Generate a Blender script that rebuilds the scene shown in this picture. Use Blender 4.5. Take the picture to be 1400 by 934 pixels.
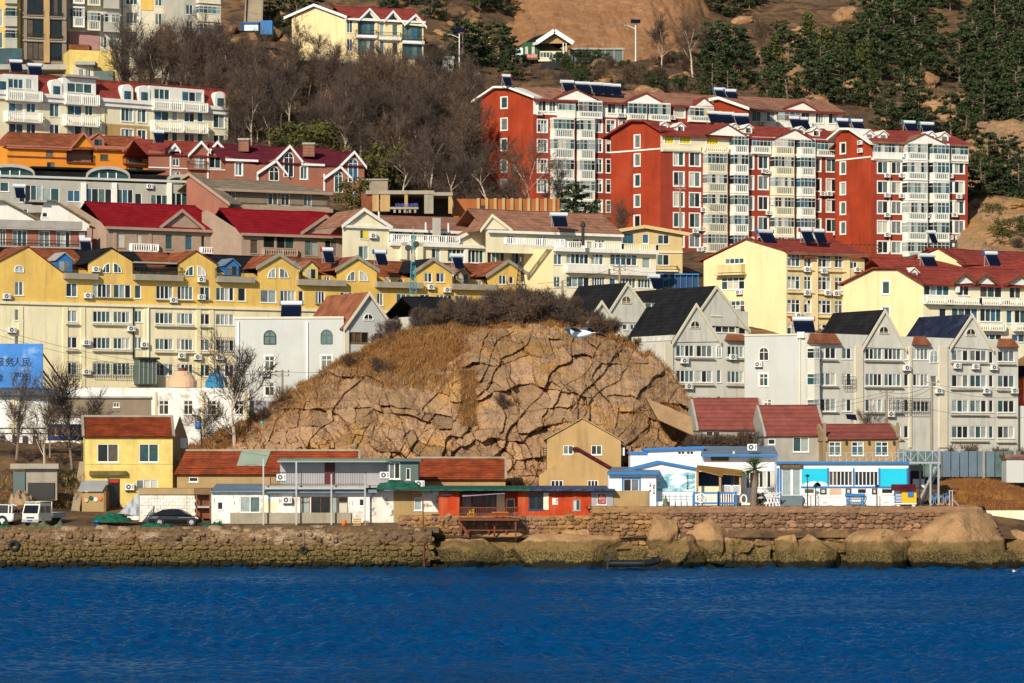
import bpy, math, random
import numpy as np
from mathutils import Vector, Matrix, noise as MN
for o in list(bpy.data.objects): bpy.data.objects.remove(o)
random.seed(11); RNG = np.random.default_rng(5)
SC = bpy.context.scene; COL = SC.collection
V = Vector
# ---------------------------------------------------------------- camera, sky, sun
F, H, VH = 4480.0, 10.0, 615.0           # focal length in photo pixels, eye height, horizon row
cd = bpy.data.cameras.new('camera'); CAM = bpy.data.objects.new('camera', cd); COL.objects.link(CAM)
CAM.location = (0, 0, H); CAM.rotation_euler = (math.radians(90), 0, 0)
cd.sensor_width = 36; cd.lens = 36*F/1400; cd.shift_y = (VH-467)/1400; cd.clip_start = 1; cd.clip_end = 4000
SC.camera = CAM
SUN_AZ, SUN_EL = math.radians(202), math.radians(27)
sdir = V((math.sin(SUN_AZ)*math.cos(SUN_EL), math.cos(SUN_AZ)*math.cos(SUN_EL), math.sin(SUN_EL)))
w = bpy.data.worlds.new('World'); SC.world = w; w.use_nodes = True
nt = w.node_tree; sky = nt.nodes.new('ShaderNodeTexSky'); sky.sky_type = 'NISHITA'; sky.sun_disc = False
sky.sun_elevation = SUN_EL; sky.sun_rotation = SUN_AZ; sky.air_density = 1.0; sky.dust_density = 0.6; sky.ozone_density = 1.5
bg = nt.nodes['Background']; bg.inputs[1].default_value = 0.08; nt.links.new(sky.outputs[0], bg.inputs[0])
sl = bpy.data.lights.new('sun', 'SUN'); SUN = bpy.data.objects.new('sun', sl); COL.objects.link(SUN)
sl.energy = 4.8; sl.angle = math.radians(0.5); sl.color = (1.0, 0.91, 0.76)
SUN.rotation_euler = (-sdir).to_track_quat('-Z', 'Y').to_euler()
SC.view_settings.view_transform = 'Standard'; SC.view_settings.look = 'None'
SC.view_settings.exposure = 0.0; SC.view_settings.gamma = 1.0
# ---------------------------------------------------------------- helpers
def P(u, v, Y): return V(((u-700)/F*Y, Y, H+(VH-v)/F*Y))
def X(u, Y): return (u-700)/F*Y
def Z(v, Y): return H+(VH-v)/F*Y
MATS = {}
def mat(name, col, rough=.85, var=.12, scale=.5, streak=0., scol=None, bump=0., bscale=8., metal=0., spec=.3, patch=0., pcol=None, pscale=.6, stretch=(1, 1, 1)):
    m = bpy.data.materials.new(name); m.use_nodes = True; n = m.node_tree.nodes; l = m.node_tree.links
    b = n['Principled BSDF']; b.inputs['Roughness'].default_value = rough; b.inputs['Metallic'].default_value = metal
    b.inputs['Specular IOR Level'].default_value = spec
    tc = n.new('ShaderNodeTexCoord')
    def noi(sc, det=5., st=None, rg=.6):
        t = n.new('ShaderNodeTexNoise'); t.inputs['Scale'].default_value = sc; t.inputs['Detail'].default_value = det; t.inputs['Roughness'].default_value = rg
        mp = n.new('ShaderNodeMapping'); mp.inputs['Scale'].default_value = st or stretch; l.new(tc.outputs['Object'], mp.inputs[0]); l.new(mp.outputs[0], t.inputs[0])
        return t.outputs['Fac']
    def ramp(f, a, bb):
        r = n.new('ShaderNodeMapRange'); r.inputs[1].default_value = a; r.inputs[2].default_value = bb; l.new(f, r.inputs[0]); return r.outputs[0]
    def mix(f, a, c):
        x = n.new('ShaderNodeMix'); x.data_type = 'RGBA'; l.new(f, x.inputs[0])
        for s, val in ((6, a), (7, c)):
            if isinstance(val, tuple): x.inputs[s].default_value = (*val[:3], 1)
            else: l.new(val, x.inputs[s])
        return x.outputs[2]
    c0 = tuple(min(1, c*(1-var)) for c in col); c1 = tuple(min(1, c*(1+var)) for c in col)
    out = mix(ramp(noi(scale), .3, .7), c0, c1)
    if streak:
        s = n.new('ShaderNodeMath'); s.operation = 'MULTIPLY'; s.inputs[1].default_value = streak
        l.new(ramp(noi(1.3, 6, (1.2, 1.2, .16)), .5, .75), s.inputs[0]); out = mix(s.outputs[0], out, scol or tuple(c*.45 for c in col))
    if patch:
        s = n.new('ShaderNodeMath'); s.operation = 'MULTIPLY'; s.inputs[1].default_value = patch
        l.new(ramp(noi(pscale, 8, None, .7), .52, .6), s.inputs[0]); out = mix(s.outputs[0], out, pcol)
    l.new(out, b.inputs['Base Color'])
    if bump:
        bp = n.new('ShaderNodeBump'); bp.inputs['Strength'].default_value = 1; bp.inputs['Distance'].default_value = bump
        l.new(noi(bscale, 6), bp.inputs['Height']); l.new(bp.outputs[0], b.inputs['Normal'])
    MATS[name] = m; return m
def M(x): return MATS[x] if isinstance(x, str) else x
def prop(o, label=None, cat=None, group=None, kind=None):
    for k, v in (('label', label), ('category', cat), ('group', group), ('kind', kind)):
        if v: o[k] = v
    return o
WL = {}
def wloc(o): return WL.get(o.name, V((0, 0, 0)))
def thing(name, label, cat, loc, group=None):
    o = bpy.data.objects.new(name, None); COL.objects.link(o); o.location = loc; o.empty_display_size = .3
    WL[o.name] = V(loc); return prop(o, label, cat, group)
def link(name, me, parent=None, wl=None, yaw=0.):
    """an object with shared mesh data at world place wl"""
    o = bpy.data.objects.new(name, me); COL.objects.link(o)
    wl = V(wl) if wl is not None else wloc(parent)
    if parent is not None: o.parent = parent; o.location = wl-wloc(parent)
    else: o.location = wl
    o.rotation_euler = (0, 0, yaw); WL[o.name] = wl; return o
def child(name, me, parent):
    o = bpy.data.objects.new(name, me); COL.objects.link(o); o.parent = parent; WL[o.name] = wloc(parent); return o
class MB:
    def __init__(s): s.v = []; s.f = []; s.m = []
    def face(s, pts, m=0):
        n = len(s.v); s.v += [tuple(p) for p in pts]; s.f.append(tuple(range(n, n+len(pts)))); s.m.append(m)
    def hexa(s, p, m=0):     # p: 4 bottom, 4 top (ccw from above)
        n = len(s.v); s.v += [tuple(q) for q in p]
        for f in ((3, 2, 1, 0), (4, 5, 6, 7), (0, 1, 5, 4), (1, 2, 6, 5), (2, 3, 7, 6), (3, 0, 4, 7)):
            s.f.append(tuple(n+i for i in f)); s.m.append(m)
    def box(s, x0, x1, y0, y1, z0, z1, m=0):
        s.hexa([(x0, y0, z0), (x1, y0, z0), (x1, y1, z0), (x0, y1, z0), (x0, y0, z1), (x1, y0, z1), (x1, y1, z1), (x0, y1, z1)], m)
    def prism(s, pts, vec, m=0):
        vec = V(vec); pts = [V(p) for p in pts]; k = len(pts); n = len(s.v)
        s.v += [tuple(p) for p in pts]+[tuple(p+vec) for p in pts]
        s.f.append(tuple(range(n+k-1, n-1, -1))); s.f.append(tuple(range(n+k, n+2*k))); s.m += [m, m]
        for i in range(k):
            j = (i+1) % k; s.f.append((n+i, n+j, n+k+j, n+k+i)); s.m.append(m)
    def tube(s, p, q, r0, r1=None, k=5, m=0, cap=True):
        p = V(p); q = V(q); r1 = r0 if r1 is None else r1; a = q-p
        if a.length < 1e-6: return
        a.normalize(); e = a.orthogonal().normalized(); g = a.cross(e); n = len(s.v)
        for c, r in ((p, r0), (q, r1)):
            for i in range(k):
                t = 2*math.pi*i/k; s.v.append(tuple(c+(e*math.cos(t)+g*math.sin(t))*r))
        for i in range(k):
            j = (i+1) % k; s.f.append((n+i, n+j, n+k+j, n+k+i)); s.m.append(m)
        if cap and k > 2:
            s.f.append(tuple(n+i for i in range(k-1, -1, -1))); s.f.append(tuple(n+k+i for i in range(k))); s.m += [m, m]
    def line(s, pts, r, k=4, m=0):
        for a, b in zip(pts, pts[1:]): s.tube(a, b, r, r, k, m)
    def bar(s, p, q, w, h=None, m=0):   # square-section bar
        p = V(p); q = V(q); a = (q-p); 
        if a.length < 1e-6: return
        a.normalize(); up = V((0, 0, 1)) if abs(a.z) < .9 else V((0, 1, 0)); e = a.cross(up).normalized()*w/2; g = e.cross(a).normalized()*(h or w)/2
        s.hexa([p-e-g, p+e-g, q+e-g, q-e-g, p-e+g, p+e+g, q+e+g, q-e+g], m)
    def lathe(s, prof, c=(0, 0, 0), k=12, m=0):
        n = len(s.v); c = V(c)
        for r, z in prof:
            for i in range(k):
                t = 2*math.pi*i/k; s.v.append((c.x+r*math.cos(t), c.y+r*math.sin(t), c.z+z))
        for a in range(len(prof)-1):
            for i in range(k):
                j = (i+1) % k; s.f.append((n+a*k+i, n+a*k+j, n+(a+1)*k+j, n+(a+1)*k+i)); s.m.append(m)
    def mesh(s, name, mats, off=(0, 0, 0), smooth=False):
        me = bpy.data.meshes.new(name); o = V(off)
        v = np.array(s.v, dtype=float).reshape(-1, 3)-np.array(tuple(o))
        me.from_pydata(v.tolist(), [], s.f)
        for x in (mats if isinstance(mats, (list, tuple)) else [mats]): me.materials.append(M(x))
        if s.m and max(s.m) > 0: me.polygons.foreach_set('material_index', s.m)
        if smooth: me.polygons.foreach_set('use_smooth', [True]*len(s.f))
        me.update(); return me
    def build(s, name, mats, parent=None, smooth=False, origin=None):
        """links the collected geometry (world coordinates) as one mesh object"""
        if parent is not None: wl = wloc(parent)
        elif origin is not None: wl = V(origin)
        else: wl = V((0, 0, 0))
        return link(name, s.mesh(name, mats, wl, smooth), parent, wl)
def nparr(name, verts, faces, mats, parent=None, smooth=False, midx=None, origin=(0, 0, 0)):
    """mesh from numpy quads or triangles"""
    me = bpy.data.meshes.new(name); k = faces.shape[1]
    v = verts-np.array(tuple(wloc(parent) if parent is not None else V(origin)))
    me.vertices.add(len(v)); me.vertices.foreach_set('co', v.astype(np.float32).ravel())
    me.loops.add(faces.size); me.loops.foreach_set('vertex_index', faces.astype(np.int32).ravel())
    me.polygons.add(len(faces)); me.polygons.foreach_set('loop_start', np.arange(0, faces.size, k, dtype=np.int32))
    me.polygons.foreach_set('loop_total', np.full(len(faces), k, dtype=np.int32))
    for x in (mats if isinstance(mats, (list, tuple)) else [mats]): me.materials.append(M(x))
    if midx is not None: me.polygons.foreach_set('material_index', midx.astype(np.int32))
    me.polygons.foreach_set('use_smooth', np.full(len(faces), smooth))
    me.update(calc_edges=True); me.validate()
    return link(name, me, parent, wloc(parent) if parent is not None else origin)
def gridfaces(nr, nc):
    i = np.arange((nr-1)*nc).reshape(nr-1, nc)[:, :-1].ravel()
    return np.stack([i, i+1, i+nc+1, i+nc], 1)
def text_mesh(s, size, m, name='lettering', ext=.02):
    cu = bpy.data.curves.new(name, 'FONT'); cu.body = s; cu.size = size; cu.extrude = ext; cu.align_x = 'CENTER'; cu.align_y = 'CENTER'
    ob = bpy.data.objects.new('tmp', cu); COL.objects.link(ob); bpy.context.view_layer.update()
    me = bpy.data.meshes.new_from_object(ob.evaluated_get(bpy.context.evaluated_depsgraph_get()))
    bpy.data.objects.remove(ob); me.name = name; me.materials.clear(); me.materials.append(M(m)); return me
def put_text(s, size, m, parent, at, yaw=0., sx=1., vert=False):
    if vert:
        o0 = None
        for i, c in enumerate(s): put_text(c, size, m, parent, V(at)-V((0, 0, i*size*1.1)), yaw)
        return
    o = link('lettering', text_mesh(s, size, m), parent, at); o.rotation_euler = (math.pi/2, 0, yaw); o.scale = (sx, 1, 1); return o
# ---------------------------------------------------------------- materials
for a in [
 ('white', (.80, .78, .70), .7, .06, .5, .35, (.42, .38, .3)), ('whiteclean', (.80, .80, .78), .5, .05, .5, .25, (.5, .48, .42)), ('upvc', (.78, .78, .75), .45, .05),
 ('yellow', (.74, .475, .115), .85, .14, .4, .7, (.44, .31, .13)), ('paleyellow', (.80, .71, .46), .85, .10, .3, .6, (.42, .36, .2)), ('pilaster', (.78, .69, .43), .8, .08),
 ('cream', (.80, .65, .36), .85, .07, .3, .5, (.6, .45, .2)), ('creamwhite', (.78, .72, .50), .8, .06, .4, .4, (.5, .4, .22)), ('creamdirty', (.66, .54, .28), .85, .12, .5, .6, (.4, .27, .1)),
 ('grey', (.50, .485, .42), .9, .08, .35, .5, (.30, .28, .23)), ('greylight', (.51, .52, .49), .9, .06, .3, .3, (.40, .39, .35)), ('greycream', (.66, .60, .45), .9, .08),
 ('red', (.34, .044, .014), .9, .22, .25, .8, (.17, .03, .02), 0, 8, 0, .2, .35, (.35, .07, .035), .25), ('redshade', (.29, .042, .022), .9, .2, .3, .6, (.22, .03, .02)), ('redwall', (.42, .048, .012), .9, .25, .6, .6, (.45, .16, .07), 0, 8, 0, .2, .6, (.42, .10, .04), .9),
 ('orange', (.70, .25, .025), .85, .1, .4, .3, (.4, .14, .02)), ('pinkbrick', (.33, .13, .085), .85, .1, .6, .2), ('stonepink', (.36, .26, .19), .85, .1, 1.2, .2),
 ('tan', (.46, .30, .13), .9, .1, .5, .6, (.24, .15, .06)), ('tan2', (.38, .26, .12), .9, .12, .6, .4), ('beige', (.62, .47, .22), .85, .08, .4, .2),
 ('housyellow', (.72, .55, .17), .9, .14, .8, .8, (.5, .34, .12), 0, 8, 0, .2, .4, (.52, .38, .14), .9), ('concrete', (.33, .29, .22), .95, .15, .8, .5, (.18, .15, .1)), ('concgrey', (.36, .34, .3), .95, .12, .8, .3),
 ('brownstone', (.26, .20, .14), .9, .1, .6, .2), ('greystone', (.42, .40, .34), .9, .08, .6, .2), ('whitewash', (.74, .70, .62), .9, .1, 2., .5, (.38, .3, .22)),
 ('yellowtrim', (.70, .60, .05), .6, .05), ('black', (.012, .013, .015), .5, .2), ('iron', (.03, .028, .026), .6, .2), ('steel', (.42, .42, .40), .5, .1), ('rust', (.16, .045, .02), .8, .3, 2.), ('galv', (.35, .37, .38), .45, .1),
 ('wood', (.20, .11, .05), .8, .2, 2.), ('woodlight', (.40, .23, .09), .8, .15, 2.), ('pole', (.30, .24, .17), .9, .15, 1.), ('bluetrim', (.03, .17, .42), .5, .1), ('bluedk', (.015, .05, .12), .5, .2),
 ('turq', (.01, .50, .66), .6, .08, .4), ('turqpale', (.65, .82, .85), .6, .05), ('greentarp', (.012, .09, .06), .8, .4, 1.5), ('net', (.008, .10, .055), .95, .5, 2.5, 0, None, .06, 9.), ('tarp', (.38, .40, .43), .6, .15, 1.5),
 ('doorred', (.10, .012, .012), .5, .1), ('sheetgreen', (.30, .36, .28), .6, .1), ('sheetblue', (.16, .22, .28), .5, .2), ('boothgreen', (.09, .13, .12), .6, .1), ('greywallp', (.36, .35, .37), .9, .12, .7, .5, (.22, .21, .22)),
 ('purplecloth', (.40, .28, .33), .8, .1), ('yellowbag', (.75, .45, .02), .6, .1), ('orangepaint', (.65, .16, .015), .7, .1), ('kioskyellow', (.80, .42, .01), .6, .05), ('signwood', (.09, .055, .03), .7, .2, 3.), ('porchroof', (.30, .15, .03), .8, .2, 2.),
 ('signblue', (.010, .028, .12), .5, .1), ('signgold', (.60, .36, .03), .5, .1), ('postred', (.42, .05, .035), .6, .1), ('rubber', (.022, .022, .024), .8, .2), ('letterblue', (.10, .12, .45), .5, .1), ('flagyellow', (.75, .5, .02), .7, .1), ('bannerred', (.5, .02, .02), .7, .1),
 ('carblack', (.006, .006, .008), .18, .1, 1., 0, None, 0, 8, 0., .6), ('carwhite', (.78, .77, .74), .3, .05), ('carcream', (.74, .70, .58), .4, .08), ('carglass', (.008, .010, .012), .08, .1, 1., 0, None, 0, 8, 0., .6), ('alloy', (.55, .55, .55), .35, .1, 1., 0, None, 0, 8, .6), ('lamp', (.75, .75, .72), .15, .05), ('platebl', (.02, .08, .35), .4, .05),
 ('tankcream', (.62, .40, .25), .6, .12), ('tankblue', (.02, .22, .42), .6, .15), ('solar', (.004, .007, .022), .2, .2, 1., 0, None, 0, 8, 0., .6), ('solartank', (.62, .66, .68), .35, .05), ('redcap', (.5, .02, .02), .5, .05), ('tealcap', (.03, .22, .24), .5, .05), ('bluecap', (.03, .12, .35), .5, .05),
 ('algae', (.15, .11, .03), .95, .4, 1.2), ('rubble', (.34, .23, .14), .9, .35, .8, 0, None, .05, 6.), ('pathstone', (.3, .25, .18), .95, .2), ('gullwhite', (.75, .75, .72), .7, .04), ('gulldark', (.03, .04, .055), .7, .2), ('gullgrey', (.09, .12, .16), .7, .1), ('beakyellow', (.6, .35, .03), .5, .05),
 ('bark', (.20, .145, .105), .95, .25, 3.), ('twig', (.095, .066, .052), .95, .25, .6), ('twigdark', (.065, .045, .036), .95, .25, .6), ('palebark', (.50, .40, .30), .95, .2, 3.), ('twigred', (.125, .08, .053), .95, .2, .6),
 ('pine', (.034, .052, .018), .85, .45, .3), ('pinelight', (.045, .065, .018), .8, .4, .35), ('ever', (.06, .062, .012), .85, .35, .5), ('palmleaf', (.05, .09, .02), .7, .3, 2.),
]: mat(*a)
def roofmat(name, c, rows, var=.2, patch=0, pcol=None):   # rows of tiles: stripes along z plus noise
    m = mat(name, c, .85, var*1.5, .8, .35, tuple(k*.5 for k in c), 0, 8, 0, .15, patch or .35, pcol or tuple(min(1, k*1.35+.01) for k in c), .5); n = m.node_tree.nodes; l = m.node_tree.links
    t = n.new('ShaderNodeTexWave'); t.wave_type = 'BANDS'; t.bands_direction = 'Z'; t.wave_profile = 'SAW'; t.inputs['Scale'].default_value = rows; t.inputs['Distortion'].default_value = .3
    tc = n.new('ShaderNodeTexCoord'); l.new(tc.outputs['Object'], t.inputs[0])
    b = n.new('ShaderNodeBump'); b.inputs['Distance'].default_value = .1; l.new(t.outputs['Fac'], b.inputs['Height']); bs = n['Principled BSDF']; src = bs.inputs['Base Color'].links[0].from_socket; mx = n.new('ShaderNodeMix'); mx.data_type = 'RGBA'; mx.blend_type = 'MULTIPLY'; rr = n.new('ShaderNodeMapRange'); rr.inputs[1].default_value = .0; rr.inputs[2].default_value = .25; rr.inputs[3].default_value = .6; rr.inputs[4].default_value = 0.; l.new(t.outputs['Fac'], rr.inputs[0]); l.new(rr.outputs[0], mx.inputs[0]); l.new(src, mx.inputs[6]); mx.inputs[7].default_value = (.35, .3, .3, 1); l.new(mx.outputs[2], bs.inputs['Base Color']); l.new(b.outputs[0], n['Principled BSDF'].inputs['Normal']); return m
roofmat('tilered', (.25, .045, .032), .8); roofmat('tileshed', (.29, .062, .022), 1.6, .3, .6, (.17, .05, .025)); roofmat('tilebrown', (.28, .135, .085), .8, .25)
roofmat('tilecrimson', (.22, .006, .012), .8, .15); roofmat('tiledark', (.012, .012, .014), .8, .3); roofmat('tilemaroon', (.11, .014, .024), .8, .2); roofmat('tilerust', (.25, .075, .032), .8, .3, .5, (.15, .05, .03))
roofmat('tilegreybrown', (.24, .19, .13), .8, .2); roofmat('tilered2', (.23, .065, .05), .8, .15); roofmat('tileorange', (.28, .10, .05), 1.5, .25); roofmat('tilenavy', (.015, .02, .045), 1.2, .3, .25, (.10, .12, .2))
def glass(name, c, rough=.12, var=.35):
    return mat(name, c, rough, var, 1.3, 0, None, 0, 8, 0, .5)
glass('gdark', (.012, .018, .02)); glass('gteal', (.028, .075, .08)); glass('gpale', (.30, .36, .34), .25, .2); glass('gcurtain', (.52, .50, .42), .4, .15); glass('gblue', (.03, .11, .18)); glass('gbrown', (.10, .075, .05), .3); glass('ggreen', (.10, .30, .03), .3, .15); glass('gteal2', (.09, .15, .145), .2)
glass('gred', (.10, .02, .015), .3); glass('gyellow', (.62, .50, .03), .3, .1)
glass('ggrey', (.15, .17, .165), .2)
PAL = {'d': 'gdark gdark ggrey ggrey gteal gbrown gcurtain gteal'.split(), 'm': 'gdark gteal ggrey gpale gcurtain gdark gteal2 ggrey'.split(), 't': 'gteal gteal2 gteal gdark gpale gblue'.split(),
       'p': 'gpale gcurtain gteal2 gdark gteal'.split(), 'k': 'gdark gdark gbrown'.split(), 'b': 'gbrown gdark gbrown gcurtain'.split(), 'y': ['gyellow'], 'c': ['gcurtain', 'gpale'], 'g': 'ggreen gdark gpale ggreen'.split()}
# ---------------------------------------------------------------- walls with real openings
WC = {}
def win_mesh(w, h, nc, nr, sty, fm, tm, var):
    k = (w, h, nc, nr, sty, fm, tm, var)
    if k in WC: return WC[k]
    r = random.Random(str(k)); pal = PAL[sty]; p = MB(); f = MB(); names = sorted(set(pal)); b = .075 if w > .7 else .06
    zs = [0]+([h*.68] if nr == 2 else [])+[h]
    for i in range(nc):
        for j in range(len(zs)-1):
            x0, x1 = -w/2+w*i/nc, -w/2+w*(i+1)/nc; d = .11+.02*(i % 2)
            p.face([(x0, d, zs[j]), (x1, d, zs[j]), (x1, d, zs[j+1]), (x0, d, zs[j+1])], names.index(r.choice(pal)))
    for x in [-w/2+b/2+(w-b)*i/nc for i in range(nc+1)]: f.box(x-b/2, x+b/2, .03, .12, 0, h)
    for z in [b/2]+zs[1:-1]+[h-b/2]: f.box(-w/2, w/2, .035, .118, z-b/2, z+b/2)
    ms = [fm]
    if tm:
        ms.append(tm); s = .13
        f.box(-w/2-s, -w/2+.01, -.05, .03, -s, h+s, 1); f.box(w/2-.01, w/2+s, -.05, .03, -s, h+s, 1); f.box(-w/2, w/2, -.05, .028, h-.01, h+s, 1); f.box(-w/2-.05, w/2+.05, -.10, .03, -s, .01, 1)
    else: f.box(-w/2-.06, w/2+.06, -.09, .03, -.07, .004)
    WC[k] = (p.mesh('window', names), f.mesh('frame', ms)); return WC[k]
def q(x, s=.05): return max(s, round(x/s)*s)
class Wall:
    """vertical wall through two plan points; openings and fittings are given by their photograph pixels on this plane"""
    def __init__(s, b, m, L, R, vb, top, name='wall', depth=0., vbu=None, sty='m', fm='upvc', tm=None, down=4.):
        s.b = b; s.m = m; s.A = V((X(*L), L[1], 0)); s.B = V((X(*R), R[1], 0)); s.len = (s.B-s.A).length; s.d = (s.B-s.A).normalized(); s.n = V((s.d.y, -s.d.x, 0))
        s.yaw = math.atan2(s.d.y, s.d.x); s.z0 = Z(vb, L[1])-down; s.zb = Z(vb, L[1]); s.holes = []; s.zones = []; s.name = name; s.depth = depth; s.sty = sty; s.fm = fm; s.tm = tm
        if isinstance(top, (int, float)): z = s.hit(L[0], top)[1]; s.top = [(0, z), (s.len, z)]
        else: s.top = [s.hit(*p) for p in top]; s.top[0] = (0, s.top[0][1]); s.top[-1] = (s.len, s.top[-1][1])
        s.ztop = max(z for _, z in s.top)
    def hit(s, u, v):
        k = (u-700)/F; t = (k*s.A.y-s.A.x)/(s.d.x-k*s.d.y); Y = s.A.y+t*s.d.y; return t, H+(VH-v)/F*Y
    def pt(s, t, z, out=0.): return V((s.A.x+s.d.x*t+s.n.x*out, s.A.y+s.d.y*t+s.n.y*out, z))
    def at(s, u, v, out=0.): return s.pt(*s.hit(u, v), out)
    def rect(s, u0, v0, u1, v1):
        uc = (u0+u1)/2; t0 = s.hit(u0, v1)[0]; t1 = s.hit(u1, v1)[0]; za = s.hit(uc, v1)[1]; zb = s.hit(uc, v0)[1]; return t0, t1, za, zb
    def win(s, u0, v0, u1, v1, nc=2, nr=1, sty=None, fm=None, tm=None, name='window'):
        t0, t1, za, zb = s.rect(u0, v0, u1, v1); return s.winz(t0, t1, za, zb, nc, nr, sty, fm, tm, name)
    def winz(s, t0, t1, za, zb, nc=2, nr=1, sty=None, fm=None, tm=None, name='window'):
        w = q(t1-t0); h = q(zb-za); c = (t0+t1)/2; za = round(za, 3)
        s.holes.append((c-w/2, c+w/2, za, za+h))
        pm, fr = win_mesh(w, h, nc, nr, sty or s.sty, fm or s.fm, tm or s.tm, random.randrange(9))
        o = link(name, pm, s.b, s.pt(c, za), s.yaw); child('frame', fr, o); return o
    def grid(s, rows, cols, uref, nr=1, **k):
        """rows (v0,v1) measured at column uref; cols (u0,u1,n sashes)"""
        for v0, v1 in rows:
            za, zb = s.hit(uref, v1)[1], s.hit(uref, v0)[1]
            for c in cols:
                s.winz(s.hit(c[0], v1)[0], s.hit(c[1], v1)[0], za, zb, c[2], nr, **k)
    def arch(s, u0, v0, u1, v1, sty=None, fm='upvc', half=0, round_=1.):
        """round-headed window set just proud of the wall; half -1/1 makes a quarter round"""
        t0, t1, za, zb = s.rect(u0, v0, u1, v1); w = t1-t0; h = zb-za; r = w/2; pts = []
        if half == 0:
            hh = min(r*round_, h*.98); pts = [(-r, 0), (r, 0)]+[(r*math.cos(a), h-hh+hh*math.sin(a)) for a in [math.pi*i/10 for i in range(11)]]
        else:
            pts = [(half*r, 0)]+[(half*(r-2*r*math.sin(a)), h*math.cos(a)) for a in [math.pi/2*i/8 for i in range(9)]]
        c = (t0+t1)/2; pal = PAL[sty or s.sty]
        def W3(x, z, o): return s.pt(c+x, za+z, o)
        area = sum(pts[i][0]*pts[(i+1) % len(pts)][1]-pts[(i+1) % len(pts)][0]*pts[i][1] for i in range(len(pts)))
        if area < 0: pts = pts[::-1]
        p = MB(); p.prism([W3(x, z, .0) for x, z in pts], s.n*.03); o = p.build('window', random.choice(pal), s.b)
        f = MB(); cx = sum(x for x, _ in pts)/len(pts); cz = sum(z for _, z in pts)/len(pts)
        for i in range(len(pts)):
            a = pts[i]; b2 = pts[(i+1) % len(pts)]; f.bar(W3(*a, .04), W3(*b2, .04), .10, .09)
        if half == 0: f.bar(W3(0, 0, .04), W3(0, h, .04), .06); f.bar(W3(-r, max(.1, h-r), .04), W3(r, max(.1, h-r), .04), .06)
        else: f.bar(W3(cx, 0, .04), W3(cx, h*.75, .04), .05)
        f.build('frame', fm, o); return o
    def zone(s, u0, v0, u1, v1, m): s.zones.append((*s.rect(u0, v0, u1, v1), m))
    def ac(s, u, v, out=.1):
        link('air_conditioner', AC, s.b, s.at(u, v, out), s.yaw)
    def box(s, u0, v0, u1, v1, out, m, name='cornice', inn=0.):
        t0, t1, za, zb = s.rect(u0, v0, u1, v1); return s.boxz(t0, t1, za, zb, out, m, name, inn)
    def boxz(s, t0, t1, za, zb, out, m, name='cornice', inn=0.):
        a = MB(); a.hexa([s.pt(t0, za, out), s.pt(t1, za, out), s.pt(t1, za, -inn), s.pt(t0, za, -inn), s.pt(t0, zb, out), s.pt(t1, zb, out), s.pt(t1, zb, -inn), s.pt(t0, zb, -inn)])
        return a.build(name, m, s.b)
    def band(s, v, h, out, m, u=None, name='string_course', u0=None, u1=None):
        t, z = s.hit(u if u is not None else 0, v) if u is not None else (0, s.hit(s.uL(), v)[1])
        t0 = 0 if u0 is None else s.hit(u0, v)[0]; t1 = s.len if u1 is None else s.hit(u1, v)[0]
        return s.boxz(t0, t1, z-h/2, z+h/2, out, m, name)
    def uL(s): return 700+s.A.x/s.A.y*F
    def pil(s, u, w, v0, v1, m, out=.12, name='pilaster'):
        t, z = s.hit(u, v0); return s.boxz(t-w/2, t+w/2, s.hit(u, v1)[1], z, out, m, name)
    def bay(s, u0, u1, rows, out=1.1, m='white', nc=5, sty='t', ch=.35, bal=True, uref=None, side=True):
        """glazed balcony tower: rows of (v glazing top, v parapet top, v slab bottom)"""
        for v0, v1, v2 in rows:
            ur = uref or u0; t0 = s.hit(u0, v1)[0]; t1 = s.hit(u1, v1)[0]; z0, z1, z2 = (s.hit(ur, v)[1] for v in (v0, v1, v2))
            w = q(t1-t0, .1); hp = q(z1-z2); hg = q(z0-z1); k = ('bay', w, hp, hg, out, m, nc, sty, ch, bal, random.randrange(4))
            if k not in WC:
                r = random.Random(str(k)); a = MB(); g = MB(); f = MB(); pal = PAL[sty]; nm = sorted(set(pal)); c = ch*out
                pl = [(-w/2, 0), (-w/2+c, -out), (w/2-c, -out), (w/2, 0)]
                a.prism([(x, y, 0) for x, y in pl], (0, 0, hp)); a.prism([(x*1.02, y*1.06, -.1) for x, y in pl], (0, 0, .14)); a.prism([(x*1.02, y*1.06, hp-.06) for x, y in pl], (0, 0, .09)); a.prism([(x*1.01, y*1.04, hp+hg-.02) for x, y in pl], (0, 0, .2))
                if bal and hp > .6:
                    z_a, z_b = .2, hp-.14; xa, xb = -w/2+c+.3, w/2-c-.3
                    a.box(xa, xb, -out-.012, -out+.1, z_a, z_b, 1)
                    nb = max(3, int((xb-xa)/.28))
                    for i in range(nb): x = xa+(xb-xa)*(i+.5)/nb; a.box(x-.05, x+.05, -out-.04, -out, z_a, z_b)
                for i in range(3):
                    (xa, ya), (xb, yb) = pl[i], pl[i+1]; n = nc if i == 1 else 1
                    for j in range(n):
                        e, h2 = j/n, (j+1)/n; A = V((xa+(xb-xa)*e, ya+(yb-ya)*e+.05, hp)); B = V((xa+(xb-xa)*h2, ya+(yb-ya)*h2+.05, hp)); hz = V((0, 0, hg))
                        g.face([A, B, B+hz, A+hz], nm.index(r.choice(pal))); f.bar(A, A+hz, .09); f.bar(B, B+hz, .09); f.bar(A+hz*.66, B+hz*.66, .06)
                    f.bar((xa, ya+.03, hp+.04), (xb, yb+.03, hp+.04), .08); f.bar((xa, ya+.03, hp+hg-.04), (xb, yb+.03, hp+hg-.04), .08)
                WC[k] = (a.mesh('balcony', [m, 'gteal2']), g.mesh('glazing', nm), f.mesh('frame', 'upvc'))
            me = WC[k]; o = link('balcony', me[0], s.b, s.pt((t0+t1)/2, z2), s.yaw); child('glazing', me[1], o); child('frame', me[2], o)
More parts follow.
